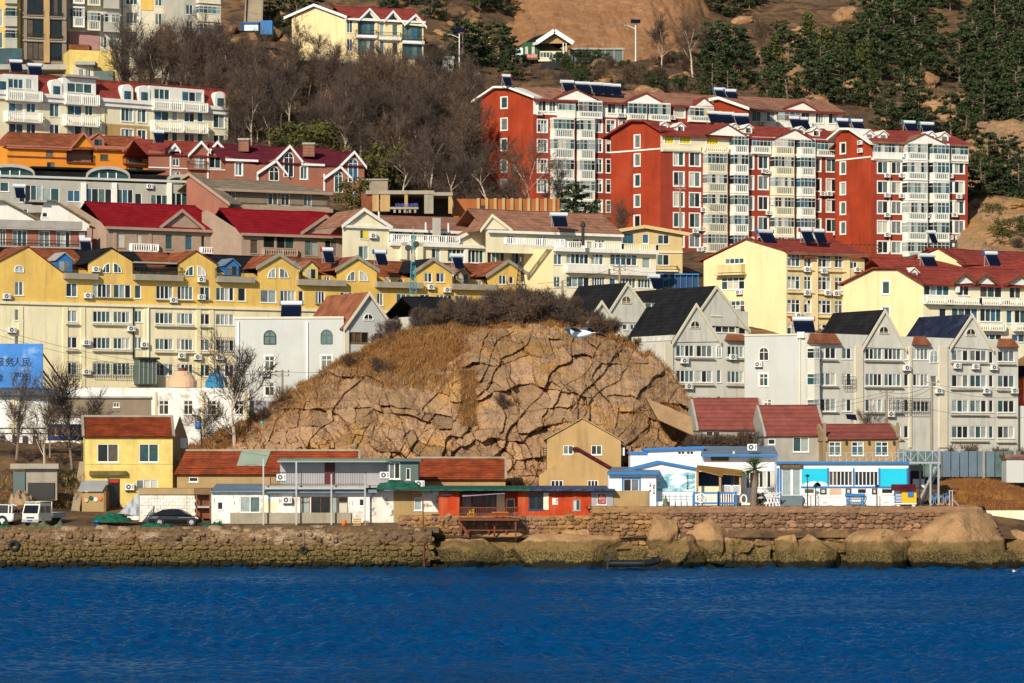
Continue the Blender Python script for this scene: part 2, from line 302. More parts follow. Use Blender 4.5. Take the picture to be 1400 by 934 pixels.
    def openbal(s, u0, u1, vt, vb, out=1.2, m='white', kind='bal', uref=None):
        """open balcony: slab and balustrade, rail from vt down to slab underside vb"""
        ur = uref or u0; t0 = s.hit(u0, vb)[0]; t1 = s.hit(u1, vb)[0]; z1 = s.hit(ur, vt)[1]; z0 = s.hit(ur, vb)[1]; w = t1-t0; h = z1-z0
        a = MB(); b2 = MB(); R = [(t0, 0), (t0, out), (t1, out), (t1, 0)]
        for o0, o1, zz0, zz1 in ((0, out, z0, z0+.18),): a.hexa([s.pt(t0, zz0, o1), s.pt(t1, zz0, o1), s.pt(t1, zz0, 0), s.pt(t0, zz0, 0), s.pt(t0, zz1, o1), s.pt(t1, zz1, o1), s.pt(t1, zz1, 0), s.pt(t0, zz1, 0)])
        bal = a.build('balcony', m, s.b); r = .035 if kind == 'iron' else .06; mm = 'iron' if kind == 'iron' else m
        for (ta, oa), (tb, ob) in zip(R, R[1:]):
            pa, pb = s.pt(ta, z1-.05, oa*.97), s.pt(tb, z1-.05, ob*.97); b2.bar(pa, pb, r*2, r*2 if kind == 'iron' else .12); dz = V((0, 0, h-.2)); L = (pb-pa).length
            if kind == 'solid': b2.bar(pa-dz/2, pb-dz/2, .1, h-.2)
            else:
                n = max(2, int(L/(.16 if kind == 'iron' else .3)))
                for i in range(n+1): c = pa.lerp(pb, i/n); b2.bar(c, c-dz, .025 if kind == 'iron' else (.2 if i % 8 == 0 else .1))
        b2.build('balustrade', mm, bal); return bal
    def cross(s, uL, vL, uA, vA, uR, vR, dep, m, trim=None, out=.25, th=.16):
        """gable roof running back from this wall"""
        a, p, c = (s.hit(u, v) for u, v in ((uL, vL), (uA, vA), (uR, vR))); r = MB(); t = MB()
        for e in (a, c):
            dx, dz = e[0]-p[0], e[1]-p[1]; L = math.hypot(dx, dz); k = 1+.3/L; e2 = (p[0]+dx*k, p[1]+dz*k); up = .06
            q4 = [s.pt(p[0], p[1]+up, out), s.pt(e2[0], e2[1]+up, out), s.pt(e2[0], e2[1]+up, -dep), s.pt(p[0], p[1]+up, -dep)]
            if e is c: q4 = q4[::-1]
            r.prism(q4, (0, 0, th))
            if trim: t.prism([s.pt(p[0], p[1]-.14, out+.03), s.pt(e2[0], e2[1]-.14, out+.03), s.pt(e2[0], e2[1]+.28, out+.03), s.pt(p[0], p[1]+.28, out+.03)], s.n*.12)
        r.build('roof', m, s.b)
        if trim: t.build('barge_board', trim, s.b)
    def slope(s, run, rise, m, over=.4, ends=.3, z=None, back=True, hipL=0., hipR=0., th=.14, fascia=None, u0=None, u1=None, name='roof'):
        """pitched roof with its ridge parallel to this wall"""
        z = s.top[0][1] if z is None else z; ta = -ends if u0 is None else s.hit(u0, 500)[0]; tb = s.len+ends if u1 is None else s.hit(u1, 500)[0]
        dz = -rise/run*over; up = V((0, 0, .05)); r = MB()
        e0, e1 = s.pt(ta, z+dz, over)+up, s.pt(tb, z+dz, over)+up; r0, r1 = s.pt(ta+hipL, z+rise, -run)+up, s.pt(tb-hipR, z+rise, -run)+up
        ns = max(2, int((e1-e0).length/2.5)); ej = [V((0, 0, random.uniform(-.05, .05))) for _ in range(ns+1)]; rj = [V((0, 0, random.uniform(-.06, .06))) for _ in range(ns+1)]
        for i in range(ns): f0, f1 = i/ns, (i+1)/ns; r.prism([e0.lerp(e1, f0)+ej[i], e0.lerp(e1, f1)+ej[i+1], r0.lerp(r1, f1)+rj[i+1], r0.lerp(r1, f0)+rj[i]], (0, 0, th)); r.bar(r0.lerp(r1, f0)+rj[i]+V((0, 0, th+.02)), r0.lerp(r1, f1)+rj[i+1]+V((0, 0, th+.02)), .22, .12)
        b0, b1 = s.pt(ta, z+dz, -2*run-over)+up, s.pt(tb, z+dz, -2*run-over)+up
        if back:
            r.prism([r0, r1, b1, b0], (0, 0, th))
            if hipL: r.prism([e0, r0, b0], (0, 0, th))
            if hipR: r.prism([e1, b1, r1], (0, 0, th))
        o = r.build(name, m, s.b)
        if fascia:
            f = MB(); f.bar(e0+V((0, 0, -.02))+s.n*.04, e1+V((0, 0, -.02))+s.n*.04, .12, .32); f.build('fascia', fascia, s.b)
        return o
    def done(s):
        ts = sorted({0., s.len}|{t for t, _ in s.top}|{x for h in s.holes+s.zones for x in h[:2] if 0 < x < s.len}); zs = sorted({s.z0, s.ztop}|{x for h in s.holes+s.zones for x in h[2:4]})
        a = MB()
        def zt(t):
            for (t0, z0), (t1, z1) in zip(s.top, s.top[1:]):
                if t0-1e-6 <= t <= t1+1e-6: return z0+(z1-z0)*((t-t0)/(t1-t0) if t1 > t0 else 0)
            return s.top[-1][1]
        for t0, t1 in zip(ts, ts[1:]):
            if t1-t0 < 1e-5: continue
            e = 1e-5; y0, y1 = zt(t0+e), zt(t1-e); tm = (t0+t1)/2; hs = [h for h in s.holes if h[0] < tm < h[1]]
            run0 = None
            for z0, z1 in zip(zs, zs[1:]):
                zm = (z0+z1)/2
                if z1-z0 < 1e-5 or z0 >= max(y0, y1) or any(h[2] < zm < h[3] for h in hs): continue
                mi = 0
                for k, zn in enumerate(s.zones):
                    if zn[0] < tm < zn[1] and zn[2] < zm < zn[3]: mi = k+1
                if z1 <= min(y0, y1)+1e-6: a.face([s.pt(t0, z0), s.pt(t1, z0), s.pt(t1, z1), s.pt(t0, z1)], mi); continue
                poly = [(t0, z0), (t1, z0), (t1, z1), (t0, z1)]; out = []
                def ins(p): return p[1]-(y0+(y1-y0)*(p[0]-t0)/(t1-t0))
                for i in range(4):
                    p, r = poly[i], poly[(i+1) % 4]; fp, fr = ins(p), ins(r)
                    if fp <= 0: out.append(p)
                    if fp*fr < 0: k = fp/(fp-fr); out.append((p[0]+(r[0]-p[0])*k, p[1]+(r[1]-p[1])*k))
                if len(out) > 2: a.face([s.pt(*p) for p in out], mi)
        D = .14
        for h in s.holes:
            c = [(h[0], h[2]), (h[1], h[2]), (h[1], h[3]), (h[0], h[3])]
            for i in range(4): p, r = c[i], c[(i+1) % 4]; a.face([s.pt(*r), s.pt(*p), s.pt(*p, -D), s.pt(*r, -D)])
        if s.depth:
            zl, zr = s.top[0][1], s.top[-1][1]; d = s.depth
            a.face([s.pt(0, s.z0, -d), s.pt(0, s.z0), s.pt(0, zl), s.pt(0, zl, -d)]); a.face([s.pt(s.len, s.z0), s.pt(s.len, s.z0, -d), s.pt(s.len, zr, -d), s.pt(s.len, zr)])
            a.face([s.pt(s.len, s.z0, -d)]+[s.pt(0, s.z0, -d)]+[s.pt(t, z, -d) for t, z in s.top])
            for (t0, z0), (t1, z1) in zip(s.top, s.top[1:]): a.face([s.pt(t0, z0), s.pt(t1, z1), s.pt(t1, z1, -d), s.pt(t0, z0, -d)])
        return a.build(s.name, [s.m]+[zn[4] for zn in s.zones], s.b)
mat('acfan', (.09, .09, .09), .7)
def make_ac():
    a = MB(); a.box(-.42, .42, -.36, -.04, 0, .58); a.box(-.42, .42, -.2, 0.1, -.08, -.03, 1)
    for x in (-.3, .3): a.box(x-.03, x+.03, -.34, .1, -.06, 0, 1)
    n = 12; c = V((-.1, -.365, .29)); a.face([c+V((math.cos(2*math.pi*i/n)*.23, 0, math.sin(2*math.pi*i/n)*.23)) for i in range(n)], 1)
    a.face([c+V((math.cos(2*math.pi*i/n)*.08, -.006, math.sin(2*math.pi*i/n)*.08)) for i in range(n)], 0)
    a.box(.22, .36, -.367, -.355, .1, .48, 2)
    return a.mesh('air_conditioner', ['upvc', 'acfan', 'concgrey'])
AC = make_ac()
def bld(name, label, u, v, Y, cat='building', group=None): return thing(name, label, cat, P(u, v, Y), group)
def pbox(b, name, m, u0, v0, u1, v1, Y, d, kind=None):
    """box facing the camera squarely, pixel rectangle at distance Y, depth d"""
    a = MB(); a.box(X(u0, Y), X(u1, Y), Y, Y+d, Z(v1, Y), Z(v0, Y)); return a.build(name, m, b)
# ---------------------------------------------------------------- land
TP = {
 -400: '284,735 298,700 304,690 321,606 336,600 344,545 352,528 372,524 384,420 388,344 402,340 412,293 432,290 438,244 452,238 456,196 480,190 496,122 520,118 560,20 640,-120 740,-300',
 0: '284,735 298,700 304,690 321,606 336,600 344,545 352,528 372,524 384,420 388,344 402,340 412,293 432,290 438,244 452,238 456,196 480,190 496,122 520,118 560,20 640,-120 740,-300',
 200: '284,735 298,702 304,692 318,640 328,612 340,600 350,560 356,533 374,528 386,420 390,352 404,344 413,293 430,285 436,244 450,238 455,196 476,188 488,150 496,122 530,90 560,20 640,-120 740,-300',
 330: '284,735 298,702 306,660 322,630 340,590 352,582 362,535 376,528 386,425 393,356 402,347 413,300 432,270 444,240 452,232 515,90 530,70 560,5 640,-120 740,-300',
 450: '284,735 298,700 306,660 322,640 340,580 352,572 366,535 378,530 388,425 395,362 406,350 416,300 430,280 444,262 452,250 515,92 530,75 560,5 640,-120 740,-300',
 600: '284,735 298,700 310,665 330,650 350,560 370,545 382,520 392,430 400,400 412,308 425,292 440,285 452,268 515,105 535,85 560,25 640,-120 740,-300',
 720: '284,735 300,690 310,665 335,640 352,580 380,470 400,410 410,330 425,315 450,305 485,285 500,140 520,110 538,88 556,84 562,70 600,-20 640,-120 740,-300',
 850: '284,735 300,690 310,665 335,640 345,612 372,590 384,470 400,400 415,370 430,352 452,345 482,300 498,150 520,110 540,88 556,84 565,65 600,-20 640,-120 740,-300',
 1000: '283,735 285,694 300,692 304,650 318,616 348,612 366,600 376,520 392,462 415,395 436,364 457,350 482,300 500,150 530,118 560,85 600,30 650,-60 740,-220',
 1200: '283,735 285,694 300,692 306,650 318,616 350,612 372,600 384,480 405,440 425,385 446,360 464,348 482,240 500,165 530,125 580,60 640,-10 740,-180',
 1330: '283,735 286,705 292,694 297,690 306,652 318,640 350,625 374,612 384,470 405,440 425,385 448,358 466,310 485,235 510,180 540,130 590,60 650,-10 740,-160',
 1500: '284,740 292,710 306,660 318,640 350,620 374,600 386,450 405,360 440,330 470,260 510,180 540,130 590,60 650,-10 740,-160',
 1800: '284,740 292,710 306,660 318,640 350,620 374,600 386,450 405,360 440,330 470,260 510,180 540,130 590,60 650,-10 740,-160'}
TU = sorted(TP); YS = np.concatenate([np.arange(283, 480, 1.0), np.arange(480, 741, 2.5)])
def prof(s):
    a = np.array([[float(x) for x in p.split(',')] for p in s.split()]); return np.interp(YS, a[:, 0], H+(VH-a[:, 1])/F*a[:, 0])
TZ = np.array([prof(TP[u]) for u in TU])
def zt(x, y):
    u = 700+x*F/y; u = min(max(u, TU[0]), TU[-1]-1e-3); i = max(k for k in range(len(TU)) if TU[k] <= u); f = (u-TU[i])/(TU[i+1]-TU[i])
    return float(np.interp(y, YS, TZ[i])*(1-f)+np.interp(y, YS, TZ[i+1])*f)
def G(u, Y, dz=0.): x = X(u, Y); return V((x, Y, zt(x, Y)+dz))
def vground(u, Y): return VH-(zt(X(u, Y), Y)-H)*F/Y
def gat(u, v, lo=440., hi=720.):
    Y = lo
    while Y < hi and vground(u, Y) > v: Y += 1.
    return Y
LMK = [(490, 50, 'yellow hostel'), (598, 88, 'white annex'), (748, 65, 'green pavilion'), (868, 55, 'hill road solar lamp'), (628, 70, 'annex solar lamp'), (342, 15, 'hill stair'), (362, 38, 'blue tarpaulin shed'), (280, 30, 'green glass tower'), (212, 30, 'beige tower'), (125, 85, 'yellow annex'), (300, 130, 'white mansard end'), (395, 205, 'left tall arched gable'), (483, 210, 'right tall arched gable'), (512, 255, 'retaining wall'), (575, 270, 'concrete ruin'), (690, 118, 'rear red gable'), (650, 200, 'rear red flank'), (700, 285, 'orange pillar wall'), (820, 130, 'row of solar heaters'), (990, 130, 'blue roof heaters'), (1095, 140, 'rear red pediment'), (1145, 160, 'rear red slab end'), (1257, 178, 'teal roof heaters'), (1322, 200, 'right red tower top corner'), (1322, 320, 'right red tower bottom corner'), (1395, 20, 'top right photo corner'), (1395, 200, 'right photo edge'), (960, 20, 'orange cliff right end'), (640, 15, 'orange cliff left end'), (815, 75, 'hill road parapet'), (712, 400, 'dark lattice tower'), (610, 425, 'dark slate roof'), (563, 430, 'teal mast foot'), (821, 440, 'half hidden pale gable'), (862, 470, 'rear grey gable base'), (510, 440, 'red roofed grey gable'), (660, 440, 'grassy gully head'), (765, 440, 'short utility pole'), (19, 746, 'left tyre fender'), (60, 715, 'white pickup'), (155, 712, 'largest green net'), (240, 715, 'black sedan'), (300, 722, 'long flat green net'), (342, 725, 'white house teal window'), (395, 730, 'white house plinth'), (440, 730, 'wide white house opening'), (415, 752, 'right tyre fender'), (522, 725, 'mottled wall patch'), (560, 730, 'brown plaster wall'), (579, 740, 'rusty post')]
def where(u, v):
    a, b, n = min(LMK, key=lambda k: (k[0]-u)**2+(k[1]-v)**2); dx, dy = u-a, v-b; far = 'well ' if dx*dx+dy*dy > 55**2 else 'just ' if dx*dx+dy*dy < 22**2 else ''
    h = 'left of' if dx < 0 else 'right of'; w_ = 'above' if dy < 0 else 'below'
    return (far+h if abs(dx) > 2*abs(dy) else far+w_ if abs(dy) > 2*abs(dx) else w_+' and '+h)+' the '+n
def landmat(name, rock, soil, scrub, a, b, zband=False, rand=0., streak=0.):
    m = bpy.data.materials.new(name); m.use_nodes = True; n = m.node_tree.nodes; l = m.node_tree.links; MATS[name] = m
    bs = n['Principled BSDF']; bs.inputs['Roughness'].default_value = .95; bs.inputs['Specular IOR Level'].default_value = .15
    g = n.new('ShaderNodeNewGeometry')
    def noi(sc, det=8., st=(1, 1, 1), rg=.65):
        t = n.new('ShaderNodeTexNoise'); t.inputs['Scale'].default_value = sc; t.inputs['Detail'].default_value = det; t.inputs['Roughness'].default_value = rg
        mp = n.new('ShaderNodeMapping'); mp.inputs['Scale'].default_value = st; l.new(g.outputs['Position'], mp.inputs[0]); l.new(mp.outputs[0], t.inputs[0]); return t.outputs['Fac']
    def rmp(f, x, y):
        r = n.new('ShaderNodeMapRange'); r.inputs[1].default_value = x; r.inputs[2].default_value = y; l.new(f, r.inputs[0]); return r.outputs[0]
    def mix(f, p, c):
        x = n.new('ShaderNodeMix'); x.data_type = 'RGBA'; l.new(f, x.inputs[0])
        for s, val in ((6, p), (7, c)):
            if isinstance(val, tuple): x.inputs[s].default_value = (*val, 1)
            else: l.new(val, x.inputs[s])
        return x.outputs[2]
    c = mix(rmp(noi(.7), .35, .68), rock, tuple(k*.62 for k in rock))
    c = mix(rmp(noi(3., 6), .45, .8), c, (rock[0]*1.15, rock[1]*.98, rock[2]*.75))
    c = mix(rmp(noi(.16, 9), a, a+.08), c, soil); c = mix(rmp(noi(.35, 9, (1, 1, 1.6)), b, b+.1), c, scrub)
    if streak:
        c = mix(rmp(noi(1.1, 7, (1, 1, .14)), .56, .74), c, tuple(k*streak for k in rock)); c = mix(rmp(noi(.5, 8, (1, 1, .7)), .6, .7), c, (rock[0]*.95, rock[1]*.72, rock[2]*.4))
    if rand:
        oi = n.new('ShaderNodeObjectInfo'); hv = n.new('ShaderNodeHueSaturation'); rr = n.new('ShaderNodeMapRange'); rr.inputs[3].default_value = 1-rand; rr.inputs[4].default_value = 1+rand*.4; l.new(oi.outputs['Random'], rr.inputs[0]); l.new(rr.outputs[0], hv.inputs['Value']); l.new(c, hv.inputs['Color']); c = hv.outputs[0]
    if zband:
        sx = n.new('ShaderNodeSeparateXYZ'); l.new(g.outputs['Position'], sx.inputs[0]); ad = n.new('ShaderNodeMath'); ad.operation = 'MULTIPLY_ADD'; l.new(noi(.8, 6), ad.inputs[0]); ad.inputs[1].default_value = -1.3; l.new(sx.outputs[2], ad.inputs[2])
        c = mix(rmp(ad.outputs[0], 1.62, 1.42), c, mix(rmp(noi(2.2, 6), .45, .7), (.22, .14, .055), (.13, .085, .03)))
        lo = mix(rmp(noi(7., 7), .44, .58), (.055, .045, .015), (.23, .155, .06)); c = mix(rmp(ad.outputs[0], .85, .6), c, lo); c = mix(rmp(ad.outputs[0], -.15, -.3), c, (.02, .018, .01))
    l.new(c, bs.inputs['Base Color']); bp = n.new('ShaderNodeBump'); bp.inputs['Distance'].default_value = .2; l.new(noi(2.5, 10, (1, 1, 1), .7), bp.inputs['Height']); l.new(bp.outputs[0], bs.inputs['Normal']); return m
landmat('land', (.24, .14, .07), (.13, .08, .045), (.075, .05, .03), .46, .48)
landmat('cliffrock', (.38, .205, .105), (.31, .15, .065), (.20, .11, .06), .5, .58, streak=.5)
landmat('cragrock', (.49, .315, .185), (.47, .27, .10), (.38, .245, .165), .52, .57, rand=.3, streak=.42)
landmat('cragearth', (.25, .115, .03), (.18, .08, .025), (.34, .20, .08), .5, .56)
landmat('hillrock', (.42, .25, .135), (.30, .17, .085), (.20, .12, .06), .52, .58, rand=.3, streak=.45)
landmat('shorerock', (.46, .28, .14), (.36, .21, .10), (.40, .20, .07), .62, .66, True)
landmat('quaystone', (.27, .175, .10), (.21, .135, .075), (.36, .24, .13), .58, .60, True, .45)
landmat('redstone', (.36, .21, .125), (.40, .22, .09), (.24, .14, .09), .52, .62, False, .5)
landmat('dirt', (.24, .17, .10), (.20, .14, .09), (.28, .20, .12), .55, .6); landmat('drygrass', (.34, .15, .035), (.26, .11, .03), (.40, .20, .05), .5, .55)
def ground():
    us = np.concatenate([np.arange(-400, 1801, 10.)]); uu, yy = np.meshgrid(us, YS); z = np.zeros_like(uu)
    for i in range(len(TU)-1):
        k = (uu >= TU[i]) & (uu <= TU[i+1]); f = ((uu-TU[i])/(TU[i+1]-TU[i])); zz = TZ[i][:, None]*(1-f)+TZ[i+1][:, None]*f; z[k] = zz[k]
    x = (uu-700)/F*yy; v = np.stack([x, yy, z], -1).reshape(-1, 3)
    for p in v:
        if p[1] > 300: p[2] += (.9 if p[1] > 520 else .35)*MN.fractal(V(p)*.22, 1., 2., 4)
    nparr('ground', v, gridfaces(len(YS), len(us)), 'land', smooth=True)['kind'] = 'structure'
ground()
def sheet(name, m, uv, Yf, nu, nv, amp, fr, smooth=True, kind='structure', rib=0.):
    """rock sheet: uv(s,t) -> pixel, Yf(s,t) -> distance"""
    v = []
    for j in range(nv):
        for i in range(nu):
            s, t = i/(nu-1), j/(nv-1); u, vv = uv(s, t); Y = Yf(s, t); p = P(u, vv, Y); p.y += 0 if rib == 0 else rib*(1.2*max(0, .5-abs(MN.noise(V((p.x*.12+p.z*.03, p.z*.02, 7)))*3))+.8*MN.fractal(V((p.x*.35, p.y*.1, p.z*.12)), .7, 2, 6)); r = MN.fractal(p*fr, .8, 2., 5); rr = abs(MN.noise(p*fr*.7+V((7, 3, 1)))); p.y -= amp*r+amp*.9*rr; v.append(p)
    o = nparr(name, np.array(v), gridfaces(nv, nu), m, smooth=smooth); o['kind'] = kind; return o
# the quarried orange hillside and bare outcrops behind the town
sheet('hillside_rock', 'cliffrock', lambda s, t: (600+390*s, 92-135*t+(22*(2*s-1)**2)*(1-t)), lambda s, t: 549+52*t+34*abs(2*s-1)**5, 260, 110, 1.5, .07, rib=1.)
def outcrops():
    r = random.Random(31)
    for zone, n, sr in (((1300, 1405, 150, 335), 44, (12, 36)), ((985, 1190, 25, 165), 22, (10, 34)), ((1200, 1300, 105, 190), 14, (8, 24)), ((1330, 1400, 60, 130), 7, (10, 22)), ((300, 395, 0, 90), 14, (8, 26)), ((560, 650, 15, 95), 14, (8, 22)), ((780, 970, 92, 138), 16, (6, 18)), ((640, 700, 60, 110), 6, (6, 14))):
        for k in range(n):
            u, v = r.uniform(*zone[:2]), r.uniform(*zone[2:]); s = r.uniform(*sr); Y = gat(u, v, 440); o = boulder(u-s, v-s*r.uniform(.6, 1.1), u+s, v+s*.5, Y+1.5, s/5, 'tan rock '+where(u, v), 400+k % 11, 18, 'hillrock', 4, .2, 'weathered rocks on the hillside')
# ---------------------------------------------------------------- sea
def water():
    ny, nx = 900, 560; s = np.linspace(0, 1, ny); Y = 60+(286-60)*s**1.0; us = np.linspace(-260, 1660, nx); uu, yy = np.meshgrid(us, Y); x = (uu-700)/F*yy*1.0; z = np.zeros_like(x); r = np.random.default_rng(3); wob = .6*np.sin(x*.13+yy*.21)+.5*np.sin(x*.07-yy*.11+2)
    for i in range(46):
        lam = r.uniform(.45, 2.1) if i < 38 else r.uniform(3, 7); a = r.normal(math.pi*.45, .65); k = 2*math.pi/lam; amp = .021*lam if lam < 2.5 else .007*lam; ph = r.uniform(0, 7); w2 = k*(x*math.cos(a)+yy*math.sin(a))+ph+wob*r.uniform(.3, 1.5)
        z += amp*(1-2*np.abs(np.sin(w2/2)))*.55+amp*.4*np.sin(w2)
    z *= .55+.45*np.clip(np.sin(x*.05+yy*.043)+np.sin(yy*.11-x*.021+1)+1, 0, 2)/1.2
    m = bpy.data.materials.new('seawater'); m.use_nodes = True; n = m.node_tree.nodes; l = m.node_tree.links; b = n['Principled BSDF']; MATS['seawater'] = m
    n.remove(b); df = n.new('ShaderNodeBsdfDiffuse'); df.inputs[0].default_value = (.0, .048, .150, 1); b = n.new('ShaderNodeBsdfGlossy'); b.inputs['Color'].default_value = (.22, .52, 1., 1); b.inputs['Roughness'].default_value = .14; lw = n.new('ShaderNodeFresnel'); lw.inputs[0].default_value = 1.33; ms = n.new('ShaderNodeMixShader'); l.new(lw.outputs[0], ms.inputs[0]); l.new(df.outputs[0], ms.inputs[1]); l.new(b.outputs[0], ms.inputs[2]); l.new(ms.outputs[0], n['Material Output'].inputs[0])
    g = n.new('ShaderNodeNewGeometry'); t = n.new('ShaderNodeTexNoise'); t.inputs['Scale'].default_value = 3.4; t.inputs['Detail'].default_value = 6; mp = n.new('ShaderNodeMapping'); mp.inputs['Scale'].default_value = (.6, 1, 1); l.new(g.outputs['Position'], mp.inputs[0]); l.new(mp.outputs[0], t.inputs[0])
    bp = n.new('ShaderNodeBump'); bp.inputs['Distance'].default_value = .2; t2 = n.new('ShaderNodeTexNoise'); t2.inputs['Scale'].default_value = .05; t2.inputs['Detail'].default_value = 3; mp2 = n.new('ShaderNodeMapping'); mp2.inputs['Scale'].default_value = (.35, 1.3, 1); l.new(g.outputs['Position'], mp2.inputs[0]); l.new(mp2.outputs[0], t2.inputs[0]); rg = n.new('ShaderNodeMapRange'); rg.inputs[1].default_value = .38; rg.inputs[2].default_value = .62; rg.inputs[3].default_value = .25; rg.inputs[4].default_value = 1.25; l.new(t2.outputs['Fac'], rg.inputs[0]); l.new(rg.outputs[0], bp.inputs['Strength']); l.new(t.outputs['Fac'], bp.inputs['Height']); l.new(bp.outputs[0], b.inputs['Normal']); l.new(bp.outputs[0], lw.inputs['Normal']); l.new(bp.outputs[0], df.inputs['Normal'])
    v = np.stack([x, yy, z], -1).reshape(-1, 3); nparr('sea_water', v, gridfaces(ny, nx), 'seawater', smooth=True)['kind'] = 'structure'
    a = MB(); a.box(-900, 900, -200, 330, -6, -3); a.build('sea_bed', 'dirt')['kind'] = 'structure'
    a = MB()
    for q4 in (((-700, 59.9), (700, 59.9), (700, -150), (-700, -150)),): a.face([(x, y, -.02) for x, y in q4[::-1]])
    for sg in (-1, 1): 
        pts = [(sg*960*60/F*1.0, 60), (sg*960*286/F, 286), (sg*700, 286), (sg*700, 60)]; a.face([(x, y, -.02) for x, y in (pts if sg < 0 else pts[::-1])][::-1])
    o = a.build('sea_water', 'seawater'); o['kind'] = 'structure'
water()
# ---------------------------------------------------------------- rocky crag in the middle
CRX = (459, 149)
CR = np.array([(246, 622), (262, 610), (300, 597), (330, 583), (352, 566), (385, 546), (420, 523), (448, 506), (480, 489), (512, 475), (545, 461), (580, 450), (610, 449), (640, 450), (690, 449), (740, 445), (790, 450), (832, 462), (862, 476), (892, 490), (915, 508), (930, 530), (944, 548), (955, 580), (966, 604), (990, 618)], float)
def crag():
    b = thing('rocky_crag', 'tall cracked tan granite crag rising behind the shore sheds', 'rock', P(640, 640, 312))
    nx, nz = 640, 210; us = np.linspace(246, 988, nx); vt = np.interp(us, CR[:, 0], CR[:, 1])+np.array([11*MN.fractal(V((u*.035, 3., 0)), .75, 2., 5) for u in us]); Y0 = 311.
    uu, tt = np.meshgrid(us, np.linspace(0, 1, nz)); vtop = np.broadcast_to(vt, uu.shape); vb = 668.; vv = vb+(vtop-vb)*tt
    lean = (vb-vtop)/215*23.; yy = Y0+lean*(.25*tt+.75*tt**2.2)+(np.abs(uu-620)/370)**3*5
    x = (uu-700)/F*318; z = H+(VH-vv)/F*318; r = np.random.default_rng(12)
    th = -.30+.45*np.sin((x+2)*.085); xc = x; p = (xc*np.cos(-.3)+z*np.sin(-.3)); q_ = -xc*np.sin(-.3)+z*np.cos(-.3)+1.6*np.cos((x+2)*.085)*1.8
    wx = np.array([MN.noise(V((a*.22, b2*.22, 1.))) for a, b2 in zip(x.ravel(), z.ravel())]); wz = np.array([MN.noise(V((a*.22, b2*.22, 9.))) for a, b2 in zip(x.ravel(), z.ravel())])
    pp = p.ravel()+wx*1.0; qq = q_.ravel()+wz*1.0
    def cells(hr, wr, asp, seed):
        r = np.random.default_rng(seed); sd = []; Q = qq.min()-1
        while Q < qq.max()+1:
            h = r.uniform(*hr); Pp = pp.min()-1-r.uniform(0, 2)
            while Pp < pp.max()+1:
                w_ = r.uniform(*wr)*(2. if r.random() < .15 else 1.); sd.append((Pp+w_/2+r.normal(0, .12*w_), Q+h/2+r.normal(0, .22*h))); Pp += w_
            Q += h
        sd = np.array(sd); o2 = np.zeros((len(pp), 2), int); dd = np.zeros((len(pp), 2))
        for k in range(0, len(pp), 12000):
            d = ((pp[k:k+12000, None]-sd[None, :, 0])/asp)**2+(qq[k:k+12000, None]-sd[None, :, 1])**2; o = np.argpartition(d, 2, axis=1)[:, :2]; e = np.take_along_axis(d, o, 1); s = e[:, 0] > e[:, 1]; o[s] = o[s][:, ::-1]; o2[k:k+12000] = o; dd[k:k+12000] = np.sort(e, 1)
        c1 = o2[:, 0]; df = (sd[c1]-sd[o2[:, 1]]); sep = np.sqrt((df[:, 0]/asp)**2+df[:, 1]**2); bd = (dd[:, 1]-dd[:, 0])/(2*sep+1e-6); pk = np.sin(o2.min(1)*12.9898+o2.max(1)*78.233)*43758.5; return sd, c1, bd, pk-np.floor(pk)
    s2, c2, b2_, pk2 = cells((.5, 1.1), (.5, 1.4), 1., 9); xr, zr = x.ravel(), z.ravel(); left = uu.ravel() < 612+12*wx
    N = lambda f, o: np.array([MN.noise(V((a*f, b2*f, o))) for a, b2 in zip(xr, zr)])
    w1, w2, w3 = N(.3, 21.), N(.9, 5.), N(.3, 33.); cx = np.where(left, -17.5, 4.6); cz = np.where(left, -3., -6.)
    Rr = np.hypot((xr-cx)*.72, zr-cz)+w1*1.0+w2*.28; Th = np.arctan2(xr-cx, zr-cz)*15+w3*1.3+w2*.3+Rr*.12
    def joint(a, lo, hi, seed):
        r = np.random.default_rng(seed); b_ = [a.min()-1]
        while b_[-1] < a.max()+1: b_.append(b_[-1]+r.uniform(lo, hi)*(1.7 if r.random() < .2 else 1)*(.5 if r.random() < .25 else 1))
        b_ = np.array(b_); i = np.searchsorted(b_, a); dl, dr = a-b_[i-1], b_[i]-a; return i, np.minimum(dl, dr), i-(dl < dr), (a-(b_[i-1]+b_[i])/2)
    iR, dR, kR, eR = joint(Rr, .65, 2.0, 3)
    hs = lambda k, o: (lambda f: f-np.floor(f))(np.sin(k*12.9898+o*78.233)*43758.5453)
    iT, dT, kT, eT = joint(Th+(hs(iR, 1)-.5)*3.2, 1.0, 3.0, 8)
    key = iR*211+iT+left*99991; ids_, c1 = np.unique(key, return_inverse=True); nb_ = len(ids_); off = r.normal(0, .42, nb_); tp = r.normal(0, .32, nb_); tq = r.normal(-.16, .40, nb_); kind = hs(ids_, 3)[c1]
    step = (hs(iR*7.+left, 5)-.5)*1.0   # whole sheets stand proud of each other
    disp = off[c1]+step+tp[c1]*eT+tq[c1]*eR+(r.normal(0, .08, len(s2))[c2]+r.normal(0, .3, len(s2))[c2]*(pp-s2[c2, 0])+r.normal(0, .3, len(s2))[c2]*(qq-s2[c2, 1]))*np.where(kind > .45, 1., .2)
    iC, dC, kC, eC = joint(xr*math.cos(.62)+zr*math.sin(.62)*-1+w1*1.3+w2*.25, .9, 3.0, 21); iD, dD, kD, eD = joint(xr*math.cos(.35)+zr*math.sin(.35)+w3*1.5+w2*.3, 1.3, 4.0, 33)
    disp = disp*.75+(hs(iC*3.+iR, 2)-.5)*.75+eC*.30*np.where(hs(iC*1., 6) > .35, 1, -.4)+(hs(iD*5., 2)-.5)*.9-eD*.28+1.1*(N(.22, 91.)+.5*np.abs(N(.5, 17.)))
